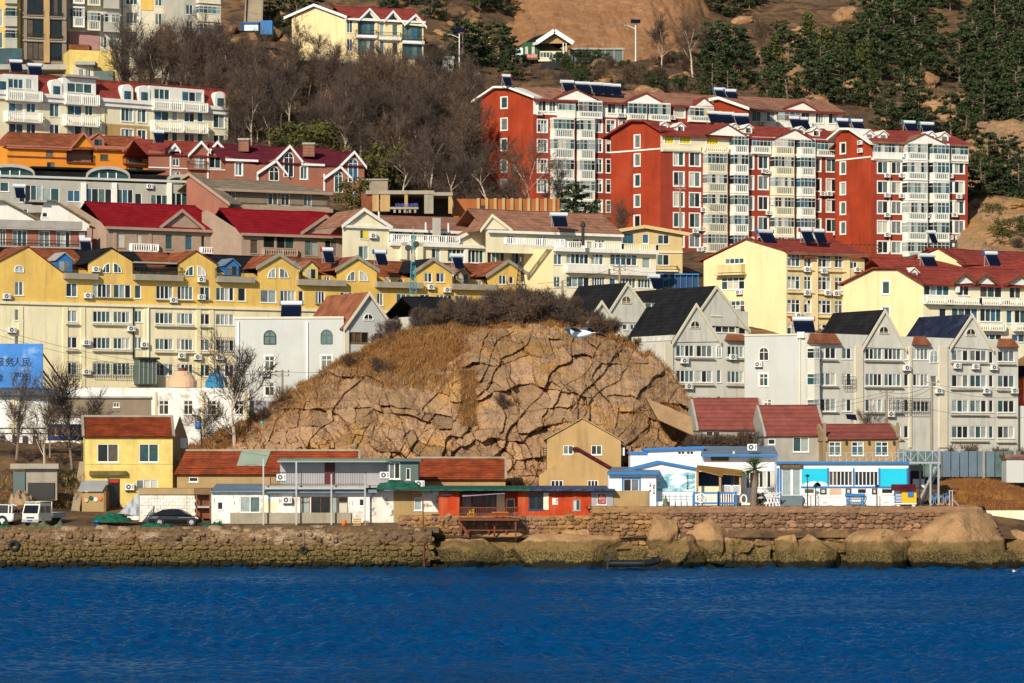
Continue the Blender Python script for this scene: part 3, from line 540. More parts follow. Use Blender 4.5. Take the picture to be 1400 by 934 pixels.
    m1 = np.clip(.5+1.6*N(.35, 60.), 0, 1); m2 = np.clip(.6+1.6*N(.4, 70.), 0, 1)
    crack = np.clip(1-dR/(.025+.055*m1), 0, 1)*.5*m1*(hs(kR, 9)+.25)+np.clip(1-dT/(.025+.06*m2), 0, 1)*.65*m2*(hs(kT+iR*3., 9)+.3)+np.clip(1-b2_/.06, 0, 1)*.22*(pk2 > .5)*(kind > .35)
    crack = crack*.8+np.clip(1-dC/(.02+.05*m1), 0, 1)*.45*(hs(kC+iD*2., 4) > .4)+np.clip(1-dD/(.02+.05*m2), 0, 1)*.45*(hs(kD+iC*2., 4) > .45)
    fx = np.array([MN.fractal(V((a, b2, 3.))*.7, .7, 2.1, 7) for a, b2 in zip(xr, zr)]); big = np.array([MN.noise(V((a*.10, b2*.15, 5.))) for a, b2 in zip(xr, zr)]); fx2 = N(5., 3.)+N(2.6, 8.)*1.6
    ledge_ = np.abs(((qq*.21+wx*.5) % 1)-.5)*2; U = uu.ravel(); VV = vv.ravel()
    edge = np.clip((U-246)/60, 0, 1)*np.clip((988-U)/40, 0, 1)*np.clip((1-tt.ravel())/.05, .3, 1)
    soft = np.clip(1.2-((np.abs(U-545)/105)**2+(np.abs(VV-474)/44)**2), 0, 1); soft = np.maximum(soft, np.clip(1.2-((U-268)/85)**2-((VV-585)/40)**2, 0, .75)); soft = np.maximum(soft, np.clip(1-((U-641)/11)**2, 0, 1)*np.clip(1-((VV-545)/45)**2, 0, 1)); soft = np.maximum(soft, np.clip(1.2-((U-915+14*wx)/26)**2-((VV-575+14*wz)/34)**2, 0, .6))
    y = yy.ravel()-(disp*(1-soft)-crack*(1-.9*soft)+fx*.42+big*2.6+.05*fx2+(ledge_**3)*.5*(1-soft))*edge
    Vt = np.stack([(U-700)/F*y, y, H+(VH-VV)/F*y], 1); fc = gridfaces(nz, nx); cf = c1[fc[:, 0]]; sm = soft[fc[:, 0]] > .5
    CRV['v'] = Vt.reshape(nz, nx, 3)
    for c in np.unique(cf):
        for k in (False, True):
            fs = fc[(cf == c) & (sm == k)]
            if k or not len(fs): continue
            ids, inv = np.unique(fs, return_inverse=True); nparr('rock_block', Vt[ids], inv.reshape(-1, 4), 'cragrock', b, smooth=False)
    fs = fc[sm]; ids, inv = np.unique(fs, return_inverse=True); nparr('earth_slope', Vt[ids], inv.reshape(-1, 4), 'cragearth', b, smooth=True)['kind'] = 'stuff'
    top = Vt.reshape(nz, nx, 3)[-1]; nb = 16; cap = []
    for k in range(nb):
        t = k/(nb-1); e = np.interp(us, [246, 420, 560, 640, 760, 880, 988], [.0, .1, .5, 1.3, 1.3, .3, 0.])
        row = top.copy(); row[:, 1] += 10*t; row[:, 2] += e*np.sin(min(1, t*1.6)*math.pi/2)*1.2-3.5*max(0, t-.55)**1.2*2
        row[:, 2] += np.array([MN.fractal(V(pp_)*.4, 1., 2., 4) for pp_ in row])*.45*min(1, t*4); cap.append(row)
    CRV['cap'] = np.array(cap); nparr('earth_cap', np.concatenate(cap), gridfaces(nb, nx), 'cragearth', b, smooth=True)
CRV = {}
crag()
# ---------------------------------------------------------------- shore: quays, stone walls, boulders
def stone_variants(m, n=10):
    out = []
    for i in range(n):
        r = random.Random(i*7+3); a = MB(); g = 3; pts = {}
        for x in range(g):
            for y in range(2):
                for z in range(g):
                    p = V((x/(g-1)-.5, y-.5, z/(g-1)-.5)); c = (abs(p.x) > .4)+(abs(p.z) > .4)
                    k = 1-.13*c*(c > 1)-(.02 if c else -.05); pts[x, y, z] = V((p.x*k+r.uniform(-.07, .07), p.y*(1 if c == 0 or y else .86)+r.uniform(-.1, .1), p.z*k+r.uniform(-.07, .07)))
        for x in range(g-1):
            for z in range(g-1): a.face([pts[x, 0, z], pts[x+1, 0, z], pts[x+1, 0, z+1], pts[x, 0, z+1]])
        for k in range(g-1):
            a.face([pts[k, 0, 2], pts[k+1, 0, 2], pts[k+1, 1, 2], pts[k, 1, 2]]); a.face([pts[k+1, 0, 0], pts[k, 0, 0], pts[k, 1, 0], pts[k+1, 1, 0]])
            a.face([pts[0, 0, k+1], pts[0, 0, k], pts[0, 1, k], pts[0, 1, k+1]]); a.face([pts[2, 0, k], pts[2, 0, k+1], pts[2, 1, k+1], pts[2, 1, k]])
        out.append(a.mesh('stone', m))
    return out
def stone_wall(name, label, m, core, uL, uR, Y, z0, z1, hs, ws, top=None, lim=300):
    b = thing(name, label, 'wall', V((X((uL+uR)/2, Y), Y+.6, z0)))
    a = MB(); a.box(X(uL, Y), X(uR, Y), Y+.12, Y+2.5, z0-1.5, z1-.1); a.build('wall_core', core, b); va = stone_variants(m); items = []; z = z0; x1 = X(uR, Y)
    while z < z1-.05:
        h = random.uniform(*hs); x = X(uL, Y)-random.uniform(0, .4)
        while x < x1:
            wd = random.uniform(*ws); zz = z+random.uniform(-.09, .09); tz = z1 if top is None else top(x)
            if zz+h*.6 < tz: items.append((x+wd/2, zz+h/2, wd*.96, h*.97))
            x += wd
        z += h
    random.shuffle(items); items.sort(key=lambda i: -i[2]*i[3]); rest = MB()
    for k, (x, zc, wd, h) in enumerate(items):
        yy = Y+.08+random.uniform(-.07, .07); me = va[random.randrange(len(va))]
        if k < lim:
            o = link('stone', me, b, (x, yy, zc), 0); o.scale = (wd, .38, h); o.rotation_euler = (0, random.uniform(-.08, .08), 0)
        else:
            for f in me.polygons: rest.face([(me.vertices[i].co.x*wd+x, me.vertices[i].co.y*.38+yy, me.vertices[i].co.z*h+zc) for i in f.vertices])
    if rest.f: prop(rest.build('small_stones', m, b), kind='stuff')
    return b
stone_wall('quay_wall', 'long rough stone quay wall with weedy waterline below the parked cars', 'quaystone', 'quaystone', -60, 588, 281.2, -.4, 3.0, (.3, .56), (.35, 1.2), lambda x: 2.85+.25*MN.noise(V((x*.3, 0, 0))))
stone_wall('terrace_wall', 'reddish coursed stone retaining wall under the blue and white cafe', 'redstone', 'redstone', 808, 1338, 283.6, 1.5, 5.1, (.24, .42), (.28, .9))
stone_wall('foundation_wall', 'mottled stone footing wall beneath the red painted house', 'redstone', 'redstone', 545, 812, 285.3, 1.6, 4.35, (.3, .42), (.35, .8))
def plat(name, m, u0, u1, Y0, Y1, z, amp=.06, n=60):
    v = []; k = 14
    for j in range(k):
        for i in range(n):
            Y = Y0+(Y1-Y0)*j/(k-1); x = X(u0+(u1-u0)*i/(n-1), Y); v.append((x, Y, z-(.45*max(0, 1-j*1.0) if z < 3.5 else 0)+amp*MN.fractal(V((x, Y, 0))*.5, 1, 2, 4)))
    nparr(name, np.array(v), gridfaces(k, n), m, smooth=True)['kind'] = 'structure'
def bank():
    v = []; n = 420; m = 34
    for j in range(m):
        for i in range(n):
            t = j/(m-1); x = X(-70+660*i/(n-1), 281); zb = 1.5+.8*MN.fractal(V((x*.35, 1, 0)), .9, 2, 4); z = zb+(3.2-zb)*t; q_ = V((x*1.1, 4, z*1.3)); y = 281.42-.62*math.sin(min(1, t*1.25)*math.pi*.62)*(.75+.5*MN.noise(V((x*.5, 9, 0))))-.2*MN.fractal(q_, .7, 2, 6)-.22*(MN.voronoi(q_*1.2)[0][0] < .3)+(1.0*max(0, t-.8)/.2); v.append((x, y, z+.08*MN.noise(q_*2)))
    nparr('earth_bank', np.array(v), gridfaces(m, n), 'rubblebank', smooth=False)['kind'] = 'structure'
landmat('rubblebank', (.30, .19, .105), (.19, .12, .065), (.46, .33, .2), .46, .56)
bank()
sheet('rock_face', 'cragrock', lambda s, t: (1308+112*s, 345-178*t), lambda s, t: 445+58*t+7*abs(2*s-1)**3*(s < .5), 120, 130, 2.2, .16, False)
def wall_cap():
    v = []; n = 260
    for j in range(8):
        for i in range(n):
            t = j/7; z = 4.45+.66*t; x = X(810+527*i/(n-1), 283.4); v.append((x, 283.47-.09*MN.fractal(V((x*.9, 0, z*1.4)), .8, 2, 5)+(.12 if j in (0, 7) else 0), z+(.12*MN.noise(V((x*.5, 3, 0))) if j == 0 else 0)))
    b = thing('wall_coping', 'rough reddish rendered top course of the cafe terrace wall', 'wall', V((X(1070, 283.4), 283.6, 4.4))); nparr('render_coat', np.array(v), gridfaces(8, n), 'redstone', b, smooth=True)
wall_cap()
plat('quay_ground', 'dirt', -120, 600, 281.5, 306, 3.28, .1); plat('terrace_ground', 'dirt', 800, 1345, 284.0, 300, 5.08, .02); plat('yard_ground', 'dirt', 590, 812, 286, 302, 4.3, .02)
def boulder_mesh(seed, sub=4, facets=9, rough=.1):
    import bmesh
    bm = bmesh.new(); bmesh.ops.create_icosphere(bm, subdivisions=sub, radius=1); r = random.Random(seed); pl = []
    for _ in range(facets):
        n = V((r.uniform(-1, 1), r.uniform(-1, .3), r.uniform(-.6, 1))).normalized(); pl.append((n, r.uniform(.45, .8)))
    for v in bm.verts:
        v.co = V([math.copysign(abs(c)**.5, c) for c in v.co])*.82
        for n, dd in pl:
            e = v.co.dot(n)-dd
            if e > 0: v.co -= n*e*.985
        v.co += v.co.normalized()*rough*MN.fractal(v.co*1.6+V((seed, 0, 0)), .9, 2, 5)
    me = bpy.data.meshes.new('boulder'); bm.to_mesh(me); bm.free()
    me.polygons.foreach_set('use_smooth', [True]*len(me.polygons)); return me
def boulder(u0, v0, u1, v1, Y, dep, label, seed, facets=9, m='shorerock', sub=5, rough=.1, grp=None):
    me = boulder_mesh(seed, sub, facets, rough); me.materials.append(M(m))
    vs = np.empty(len(me.vertices)*3); me.vertices.foreach_get('co', vs); vs = vs.reshape(-1, 3); mn, mx = vs.min(0), vs.max(0)
    x0, x1, z0, z1 = X(u0, Y), X(u1, Y), Z(v1, Y), Z(v0, Y); t0 = np.array([x0, Y-dep/2, z0]); t1 = np.array([x1, Y+dep/2, z1]); c = np.array([(x0+x1)/2, Y, z0])
    vs = t0+(vs-mn)/(mx-mn)*(t1-t0)-c; me.vertices.foreach_set('co', vs.ravel()); me.update()
    return prop(link('boulder', me, None, c), label, 'rock', grp)
for k, a in enumerate([
 (575, 735, 700, 800, 284, 7, 'low smooth tan rock slab at the waterline below the timber deck', 5), (690, 729, 868, 806, 284.2, 7, 'wide smooth sloping rock under the red house right half', 6),
 (884, 700, 922, 765, 284, 4, 'upright pinkish slab leaning on the terrace wall below the white mural', 10), (896, 732, 960, 800, 283.2, 6, 'pale boulder between the pinkish slabs on the shore', 8),
 (940, 702, 984, 770, 284, 4, 'tilted pinkish block at the terrace wall below the palm', 12), (1063, 730, 1092, 796, 283.4, 5, 'narrow upright block standing beside a cleft', 12),
 (1086, 730, 1150, 800, 283, 6, 'square topped boulder left of the pointed one', 11), (1160, 722, 1248, 806, 282.4, 7, 'big pointed tan boulder with dark wet foot', 9), (1232, 697, 1368, 812, 283.4, 10, 'largest rounded tan boulder at the right end of the shore', 7),
 (1352, 722, 1440, 806, 285, 8, 'grey brown boulder at the right edge of the photo', 10), (1340, 752, 1400, 796, 282, 5, 'low dark wedge of rock at the waterline far right', 10), (640, 724, 720, 770, 284.8, 3, 'orange stained rock beneath the deck', 9)]):
    a = (a[0]-6, a[1], a[2]+6)+a[3:]; boulder(*a[:7], 100+k, a[7]+6, rough=.07)
def shelf():
    nx, nz = 700, 90; TU_ = [572, 640, 720, 800, 860, 900, 935, 970, 1010, 1070, 1150, 1240, 1460]; TV_ = [740, 737, 733, 724, 727, 703, 716, 704, 724, 731, 729, 738, 735]; us = np.linspace(572, 1452, nx); r = random.Random(5); v = []; b_ = [572]; c_ = [-1.]
    while b_[-1] < 1460: b_.append(b_[-1]+r.choice([14, 22, 34, 52])*r.uniform(.8, 1.2))
    tl = {}
    for j in range(nz):
        t = j/(nz-1)
        for u in us:
            zt_ = H-(np.interp(u, TU_, TV_)-VH)*283/F; z = -.8+(zt_+.8)*t; Y = 282.2+2.1*t**1.5; p = V((X(u, Y), Y, z)); n1 = MN.noise(p*.5); uw = u+(18*n1+z*5*MN.noise(V((u*.01, 5, 0)))); k = max(i for i in range(len(b_)) if b_[i] <= max(572, uw)); e = uw-b_[k]; w_ = (b_[k+1] if k+1 < len(b_) else 1500)-b_[k]; row = int((z+.5*MN.noise(p*.4+V((9, 0, 0)))+10+((k*37) % 11)*.1)/1.15)
            if (k, row) not in tl: tl[k, row] = (r.gauss(0, .3), r.gauss(0, .35), r.gauss(.1, .3))
            o, ta, tb = tl[k, row]; cr = max(0, 1-min(e, w_-e)/1.3)*.35*(.4+MN.noise(p*.6+V((0, 4, 0))))
            p.y -= o+ta*(e-w_/2)/16+tb*((z*1.0) % 1.15-.5)*.5+.28*MN.fractal(p*1.1, .8, 2, 6)-max(0, cr); v.append(p)
    nparr('shore_rock', np.array(v), gridfaces(nz, nx), 'shorerock', smooth=True)['kind'] = 'structure'
shelf()
outcrops()
# loose stones along the quay edge
for k in range(64):
    u = random.uniform(-10, 580); s = random.choice([3, 4, 5, 6, 8]); Y = random.uniform(281.6, 283); v1 = VH+(H-3.0)*F/Y+2
    if 90 < u < 300 and k % 3 == 0: s = 10
    o = boulder(u-s, v1-s*random.uniform(.7, 1.1), u+s, v1, Y, s/8, ('flat' if s < 5 else 'big' if s > 7 else 'middling')+' pale quay stone '+where(u, 730), 300+k % 9, 8, 'rubble', 2, .1, 'loose stones along the quay edge'); o.name = 'loose_stone'
# ---------------------------------------------------------------- shore buildings
def tiled_roof(b, e0, e1, r1, r0, m, n, th=.05, name='roof'):
    """roof slope e0-e1 eave, r0-r1 ridge, built of n overlapping tile courses"""
    a = MB(); e0, e1, r0, r1 = map(V, (e0, e1, r0, r1)); nrm = (e1-e0).cross(r0-e0).normalized(); L = (e1-e0).length; k = max(2, int(L/.9))
    for i in range(n):
        t0, t1 = i/n, (i+1.15)/n; t1 = min(t1, 1)
        for j in range(k):
            s0, s1 = j/k, (j+1)/k; jj = random.uniform(-.012, .012)
            def p(s, t, h): return (e0.lerp(r0, t)).lerp(e1.lerp(r1, t), s)+nrm*(h+jj)
            a.face([p(s0, t0, th), p(s1, t0, th), p(s1, t1, 0), p(s0, t1, 0)]); a.face([p(s0, t0, 0), p(s1, t0, 0), p(s1, t0, th), p(s0, t0, th)])
    a.prism([e0, e1, r1, r0], -nrm*.12); return a.build(name, m, b)
# yellow two-storey house
mat('rustrun', (.30, .14, .06), .95, .3, 2.)
b = bld('yellow_house', 'small two-storey yellow house with red tiled roof beside the parked pickup', 176, 700, 302, 'house')
W = Wall(b, 'housyellow', (116, 302), (236, 303.2), 700, 597, depth=0, sty='k')
W.win(133, 607, 162, 632, 2); W.win(190, 607, 217, 632, 2, sty='d'); W.win(186, 656, 216, 672, 3, sty='d')
W.box(122, 644, 173, 650, .5, 'algae', 'ledge')
t0, t1, za, zb = W.rect(148, 655, 164, 694); W.holes.append((t0, t1, za, zb)); a = MB(); a.face([W.pt(t0, za, -.1), W.pt(t1, za, -.1), W.pt(t1, zb, -.1), W.pt(t0, zb, -.1)]); d = a.build('door', 'gdark', b); W.box(150, 656, 162, 660, .03, 'redcap', 'door_banner'); W.box(147, 653, 149, 694, .06, 'boothgreen', 'door_post')
W.ac(177, 670); W.band(634, .1, .05, 'housyellow', 120); W.box(132, 586+46, 164, 634, .1, 'paleyellow', 'sill')
ze = W.top[0][1]; W.done(); rz = Z(570, 305.5); D = 7.4
G2 = Wall(b, 'tan2', (236, 303.2), (257, 310.6), 700, [(236, 597), (246, 568), (257, 600)], sty='k'); G2.box(246.5, 653-54, 251, 660-47, .35, 'upvc', 'window_box'); G2.done()
dv = -W.n; A0, B0 = W.pt(-.15, ze, .3), W.pt(W.len+.1, ze, .3); rA = W.pt(-.15, rz, -3.7); rB = W.pt(W.len+.1, rz, -3.7)
tiled_roof(b, A0, B0, rB, rA, 'tileshed', 20); tiled_roof(b, W.pt(W.len+.1, ze, -7.7), W.pt(-.15, ze, -7.7), rA, rB, 'tileshed', 14)
a = MB(); a.bar(rA+V((0, 0, .08)), rB+V((0, 0, .08)), .28, .18); a.bar(A0+V((0, 0, .05)), rA+V((0, 0, .08)), .25, .15); a.bar(B0+V((0, 0, .05)), rB+V((0, 0, .08)), .25, .15); a.build('ridge_cap', 'concrete', b)
a = MB(); a.hexa([W.pt(0, W.z0, -.1), W.pt(.1, W.z0, -.1), W.pt(.1, W.z0, -7.4), W.pt(0, W.z0, -7.4), W.pt(0, ze, -.1), W.pt(.1, ze, -.1), W.pt(.1, ze, -7.4), W.pt(0, ze, -7.4)]); a.build('wall', 'housyellow', b)
# lean-to by its door
b = bld('lean_to_shed', 'makeshift plywood lean-to with grey sheet roof at the yellow house door', 128, 701, 299, 'shed')
pbox(b, 'front_panel', 'tan2', 112, 673, 142, 700, 299, .1); pbox(b, 'side_panel', 'wood', 142, 672, 145, 700, 299.02, 2.4)
a = MB(); a.prism([P(106, 672, 298.7), P(140, 672, 298.7), P(148, 658, 301.6), P(112, 658, 301.6)], (0, 0, .06)); a.build('roof', 'galv', b)
for u, v, m in ((124, 681, 'net'), (131, 683, 'whiteclean'), (118, 684, 'tankcream'), (137, 682, 'orangepaint')):
    a = MB(); p = P(u, v, 298.95); a.tube(p, p+V((0, -.08, 0)), .2, .18, 10); a.build('hanging_float', m, b)
# brick store and tiled sheds behind the quay
b = bld('brick_store', 'low whitewashed brick store with flat earthy roof behind the black sedan', 240, 706, 293, 'shed')
W = Wall(b, 'whitewash', (190, 293), (266, 293), 706, 675, depth=5); W.done(); pbox(b, 'roof_slab', 'tan2', 188, 668, 268, 676, 292.8, 5.4)
for i in range(6):
    for j in range(9): pbox(b, 'brick', random.choice(['whitewash', 'whitewash', 'white']), 192+j*8+(i % 2)*4, 678+i*4.6, 199.3+j*8+(i % 2)*4, 681.8+i*4.6, 292.94+random.uniform(-.02, .02), .1)
b = bld('brick_shed', 'open fronted brick lean-to standing between the store and the white house', 277, 708, 292.6, 'shed'); pbox(b, 'wall', 'tileorange', 266.5, 677, 287, 709, 293.4, 4); pbox(b, 'shelf', 'galv', 267, 692, 288, 694.5, 292.5, .8); pbox(b, 'roof', 'wood', 265, 668, 289, 676, 292.4, 5.2)
for u in (267.5, 286.5): pbox(b, 'post', 'wood', u, 676, u+2, 710, 292.5, .12)
def tshed(name, label, uL, uR, uLr, vr, ve, vb, Y, n=12, win=(), wm='tan2', rm='tileshed'):
    b = bld(name, label, (uL+uR)/2, vb, Y, 'shed'); W = Wall(b, wm, (uL+2, Y), (uR-1, Y), vb, ve, depth=7, sty='k')
    for x in win: W.win(*x)
    W.done(); z = Z(ve, Y)-.05; zr = Z(vr, Y+3.6)
    tiled_roof(b, (X(uL-2, Y), Y-.3, z), (X(uR, Y), Y-.3, z), (X(uR, Y+3.6), Y+3.6, zr), (X(uLr, Y+3.6), Y+3.6, zr), rm, n)
    tiled_roof(b, (X(uR, Y), Y+7.5, z), (X(uL-2, Y), Y+7.5, z), (X(uLr, Y+3.6), Y+3.6, zr), (X(uR, Y+3.6), Y+3.6, zr), rm, 8)
    a = MB(); a.bar((X(uLr, Y+3.6), Y+3.6, zr+.1), (X(uR, Y+3.6), Y+3.6, zr+.1), .3, .16); a.bar((X(uR-.5, Y), Y-.3, z+.1), (X(uR-.5, Y+3.6), Y+3.6, zr+.12), .22, .14); a.build('ridge_cap', 'concrete', b)
    a = MB(); a.face([W.pt(W.len, z-.3), W.pt(W.len, z-.3, -7), W.pt(W.len, zr, -3.6)]); a.build('gable', wm, b); return b, W
b, W = tshed('tiled_shed', 'long low shed with worn red tiles and a grey patch in the roof', 240, 492, 254, 617, 648, 668, 301, 13, [(258, 652, 271, 659, 1)])
a = MB(); a.prism([P(324, 637, 302.0), P(363, 637, 302.0), P(370, 618.5, 304.5), P(330, 618.5, 304.5)], (0, -.02, .1)); a.build('roof_patch', 'sheetgreen', b)
tshed('tiled_shed', 'short shed with tidy rows of bright red roof tiles left of the tan house', 570, 692, 571, 627, 655, 668, 303, 12, [], 'tan2')
# white shore house with roof terrace
b = bld('white_house', 'long peeling white single-storey house on the quay with roof terrace above', 430, 719, 292, 'house')
W = Wall(b, mat('whitepeel', (.80, .78, .72), .9, .06, .5, .5, (.4, .36, .3), 0, 8, 0, .2, .8, (.42, .37, .29), .55).name, (289, 292), (507, 292), 720, 672, depth=7, sty='m')
W.win(297, 686, 305, 697, 1, sty='k'); W.win(328, 679, 356, 701, 2, sty='t'); W.win(410, 679, 424, 703, 1, 2, sty='g', fm='wood'); W.win(425, 679, 452, 703, 2, sty='k', fm='rust'); W.win(453, 679, 461, 703, 1, sty='g', fm='wood'); W.win(462, 679, 476, 703, 1, 2, sty='m', fm='wood'); W.win(491, 682, 498, 692, 1, sty='k')
W.ac(393, 688); W.box(315, 701, 480, 719.5, .25, 'concrete', 'plinth'); W.box(361, 686, 379, 700, .02, 'paleyellow', 'bare_patch'); W.done()
W = Wall(b, mat('peeling', (.74, .70, .62), .9, .1, 1., .3, (.4, .35, .3), 0, 8, 0, .3, .9, (.06, .055, .05), .9).name, (507, 292.03), (538, 292.03), 720, 671, depth=6); W.done()
W = Wall(b, 'tan2', (538, 292), (600, 292), 718, 671, depth=6, sty='g'); W.win(566, 680, 577, 698, 1, fm='upvc'); W.box(577, 672, 600, 700, .03, 'peeling', 'bare_patch'); W.done()
a = MB(); a.prism([P(287, 673, 291.5), P(362, 673, 291.5), P(362, 663, 297), P(296, 663, 297)], (0, 0, .1)); a.build('roof', 'sheetblue', b)
pbox(b, 'eave', 'sheetblue', 362, 669.5, 516, 674, 291.3, 8); pbox(b, 'terrace_beam', 'steel', 360, 666.5, 500, 669, 290.9, .15); pbox(b, 'terrace_deck', 'concgrey', 360, 664, 518, 667, 291.8, 7)
for u, v in ((360, 627), (405, 631), (453, 648), (499, 648)): pbox(b, 'post', 'steel', u-1, v, u+1, 719, 290.8, .13)
Wu = Wall(b, 'greywallp', (383, 297), (531, 297), 665, 631, depth=4, name='upper_wall', down=0, sty='k'); Wu.box(444, 632, 458, 662, .06, 'doorred', 'door'); Wu.box(446, 635, 456, 645, .1, 'doorred', 'door_panel'); Wu.done()
a = MB(); a.prism([P(379, 632, 295.2), P(534, 632, 295.2), P(534, 628.5, 301.5), P(386, 628.5, 301.5)], (0, 0, .12)); 
for i in range(40): u = 380+i*3.85; a.bar(P(u, 631, 295.15), P(u+3*(1-i/40)+1, 627.5, 301.4), .1, .14)
a.build('upper_roof', 'sheetgreen', b)
Wb = Wall(b, 'boothgreen', (530, 295.6), (572, 295.6), 668, 630, depth=4, name='booth_wall', down=0, sty='g'); Wb.win(532, 632, 547, 655, 2, sty='m'); Wb.win(555, 640, 561, 656, 1, sty='k'); Wb.done(); pbox(b, 'booth_roof', 'boothgreen', 528, 627, 576, 631, 295.1, 5)
a = MB()
for u in np.arange(370, 500, 3.2): a.tube(P(u, 646, 293), P(u, 664, 293), .018, None, 4)
a.bar(P(369, 646, 293), P(501, 646, 293), .07); a.bar(P(369, 662, 293), P(501, 662, 293), .05)
for u in (370, 412, 456, 500): a.bar(P(u, 645, 293), P(u, 665, 293), .08)
a.build('railing', 'iron', b)
for u, v in ((385, 657), (526, 654), (574, 666)): link('air_conditioner', AC, b, P(u, v, 292.6), 0)
for k in range(14):
    u = random.choice([292, 318, 365, 384, 402, 480, 505]) + random.uniform(-3, 3); v = 674+random.uniform(0, 14); pbox(b, 'rust_stain', 'rustrun', u, v, u+random.uniform(.5, 1.1), v+random.uniform(3, 9), 291.995, .01)
def lump(name, label, m, u0, v0, u1, v1, Y, dep, seed, cat, grp=None, amp=.35):
    x0, x1, z0, z1 = X(u0, Y), X(u1, Y), Z(v1, Y), Z(v0, Y); n = 26; v = []; c = V(((x0+x1)/2, Y, z0))
    for j in range(n):
        for i in range(n):
            s, t = i/(n-1)*2-1, j/(n-1)*2-1; r = max(math.hypot(s, t), (abs(s)**4+abs(t)**4)**.25); k = max(0, 1-r**2.2); q3 = V((s*2.2, t*2.2, seed)); k = k**.45*(.6+.5*MN.noise(q3*1.3))+amp*k*MN.fractal(q3*2.6, .6, 2, 6)
            v.append((c.x+s*(x1-x0)/2, Y+t*dep/2, z0-.02+max(0, k)*(z1-z0)*1.1))
    return prop(nparr(name, np.array(v), gridfaces(n, n), m, None, True, None, c), label, cat, grp)
lump('green_tarpaulin', 'crumpled dark green tarpaulin on the terrace roof below the booth', 'greentarp', 514, 655, 578, 669, 291.6, 3, 4, 'tarpaulin')
# fishing nets, tarp
lump('fishing_net', 'green fishing net heap in front of the plywood lean-to', 'net', 126, 700, 182, 713, 290, 4, 1, 'net'); lump('fishing_net', 'green fishing net spread before the rear wheel of the black sedan', 'net', 188, 714, 238, 724, 286, 3, 2, 'net')
lump('fishing_net', 'tall green net heap beside the black sedan nose', 'net', 264, 712, 312, 730, 286.5, 3, 3, 'net'); lump('fishing_net', 'long flat green net in front of the white house', 'net', 298, 720, 366, 734, 285, 3, 5, 'net'); lump('fishing_net', 'small green net bundle at the left edge beside the white suv', 'net', -12, 711, 15, 725, 285.5, 3, 6, 'net'); lump('fishing_net', 'dull greyish green net pile in front of the white pickup', mat('netdull', (.10, .13, .07), .95, .4, 2.).name, 30, 713, 100, 727, 285, 3, 7, 'net')
b = bld('tarp_shelter', 'grey tarpaulin sheet draped over a rack beside the whitewashed store', 178, 708, 291, 'tarpaulin')
a = MB(); n = 9; pts = {}
for i in range(n):
    for j in range(n):
        s, t = i/(n-1), j/(n-1); u = 164+26*s; vv = (677+24*(1-s)**1.4)+t*(30*s+2); pts[i, j] = P(u-6*t*(1-s), vv, 290.2-.5*t)+V((0, .12*math.sin(s*17+t*4), 0))
for i in range(n-1):
    for j in range(n-1): a.face([pts[i, j+1], pts[i+1, j+1], pts[i+1, j], pts[i, j]])
a.build('sheet', 'tarp', b, True); a = MB(); a.bar(P(190, 671, 290.4), P(190, 712, 290.4), .1); a.bar(P(175, 698, 290.3), P(179, 714, 290.3), .08); a.bar(P(166, 700, 290.3), P(190, 676, 290.5), .06); a.build('rack', 'galv', b)
a = MB(); a.box(X(174, 289.6), X(190, 289.6), 289.6, 290, Z(711, 289.6), Z(706, 289.6)); a.build('crate', 'whitewash', b)
# red house on the stone footing with deck
b = bld('red_house', 'low flat-roofed house with bright red walls on a stone footing by the sea', 700, 704, 286, 'house')
W = Wall(b, 'redwall', (600, 286), (628, 286), 704, 672, depth=8, down=1); W.box(602, 676, 618, 677.5, .04, 'purplecloth', 'clothes_line'); W.done()
W = Wall(b, 'redwall', (708, 286), (808, 286), 704, 671, depth=8, down=1, sty='k'); W.win(723, 674, 743, 697, 2, fm='bluedk'); W.box(743, 674, 750, 697, .04, 'creamwhite', 'shutter'); W.win(783, 683, 793, 698, 2, fm='concgrey', sty='d'); W.box(755, 681, 763, 690, .015, 'peeling', 'bare_patch'); W.done()
W = Wall(b, 'redwall', (628, 288.2), (708, 288.2), 708, 671, depth=6, down=1, sty='k', name='recess_wall'); W.win(646, 676, 660, 700, 1, fm='bluedk', sty='t'); W.win(662, 676, 678, 700, 2, fm='bluedk'); W.box(679, 674, 690, 706, .05, 'creamwhite', 'door'); W.win(692, 682, 704, 706, 1, fm='whiteclean'); W.box(632, 678, 644, 704, .04, 'greywallp', 'panel'); W.done()
W = Wall(b, 'greywallp', (808, 286.1), (838, 286.1), 706, 672, depth=8, down=1, sty='k', name='annex_wall'); W.win(816, 674, 829, 690, 1); W.box(818, 675, 828, 689, .06, 'postred', 'poster'); W.done()
for i, s in enumerate(('海上', '渔家乐', '三 楼')): put_text(s, .2, 'whitewash', b, W.at(823, 678+i*4.2, .10))
W = Wall(b, 'tan2', (838, 286.2), (887, 286.2), 700, 671, depth=2, down=1, name='yard_wall'); W.done()
a = MB(); z = Z(671, 286)
for i in range(30): u = 574+i*8.9; a.hexa([V((X(u, 285), 285.0+random.uniform(-.1, .1), z+random.uniform(-.03, .03))), V((X(u+8.7, 285), 285, z)), V((X(u+8.7, 285), 294, z+.2)), V((X(u, 285), 294, z+.2)), V((X(u, 285), 285, z+.16)), V((X(u+8.7, 285), 285, z+.14)), V((X(u+8.7, 285), 294, z+.36)), V((X(u, 285), 294, z+.36))], 0 if i < 17 else 1)
a.build('roof', ['greentarp', 'bluedk'], b); a = MB(); a.prism([P(632, 679, 285.2), P(690, 675, 285.2), P(690, 671, 287.9), P(632, 671, 287.9)], (0, 0, .04)); a.build('awning', 'purplecloth', b)
b = bld('timber_deck', 'rusty timber viewing deck on legs projecting from the red house', 668, 710, 284.5, 'deck')
pbox(b, 'platform', 'rust', 627, 708.5, 710, 712, 283, 3); a = MB()
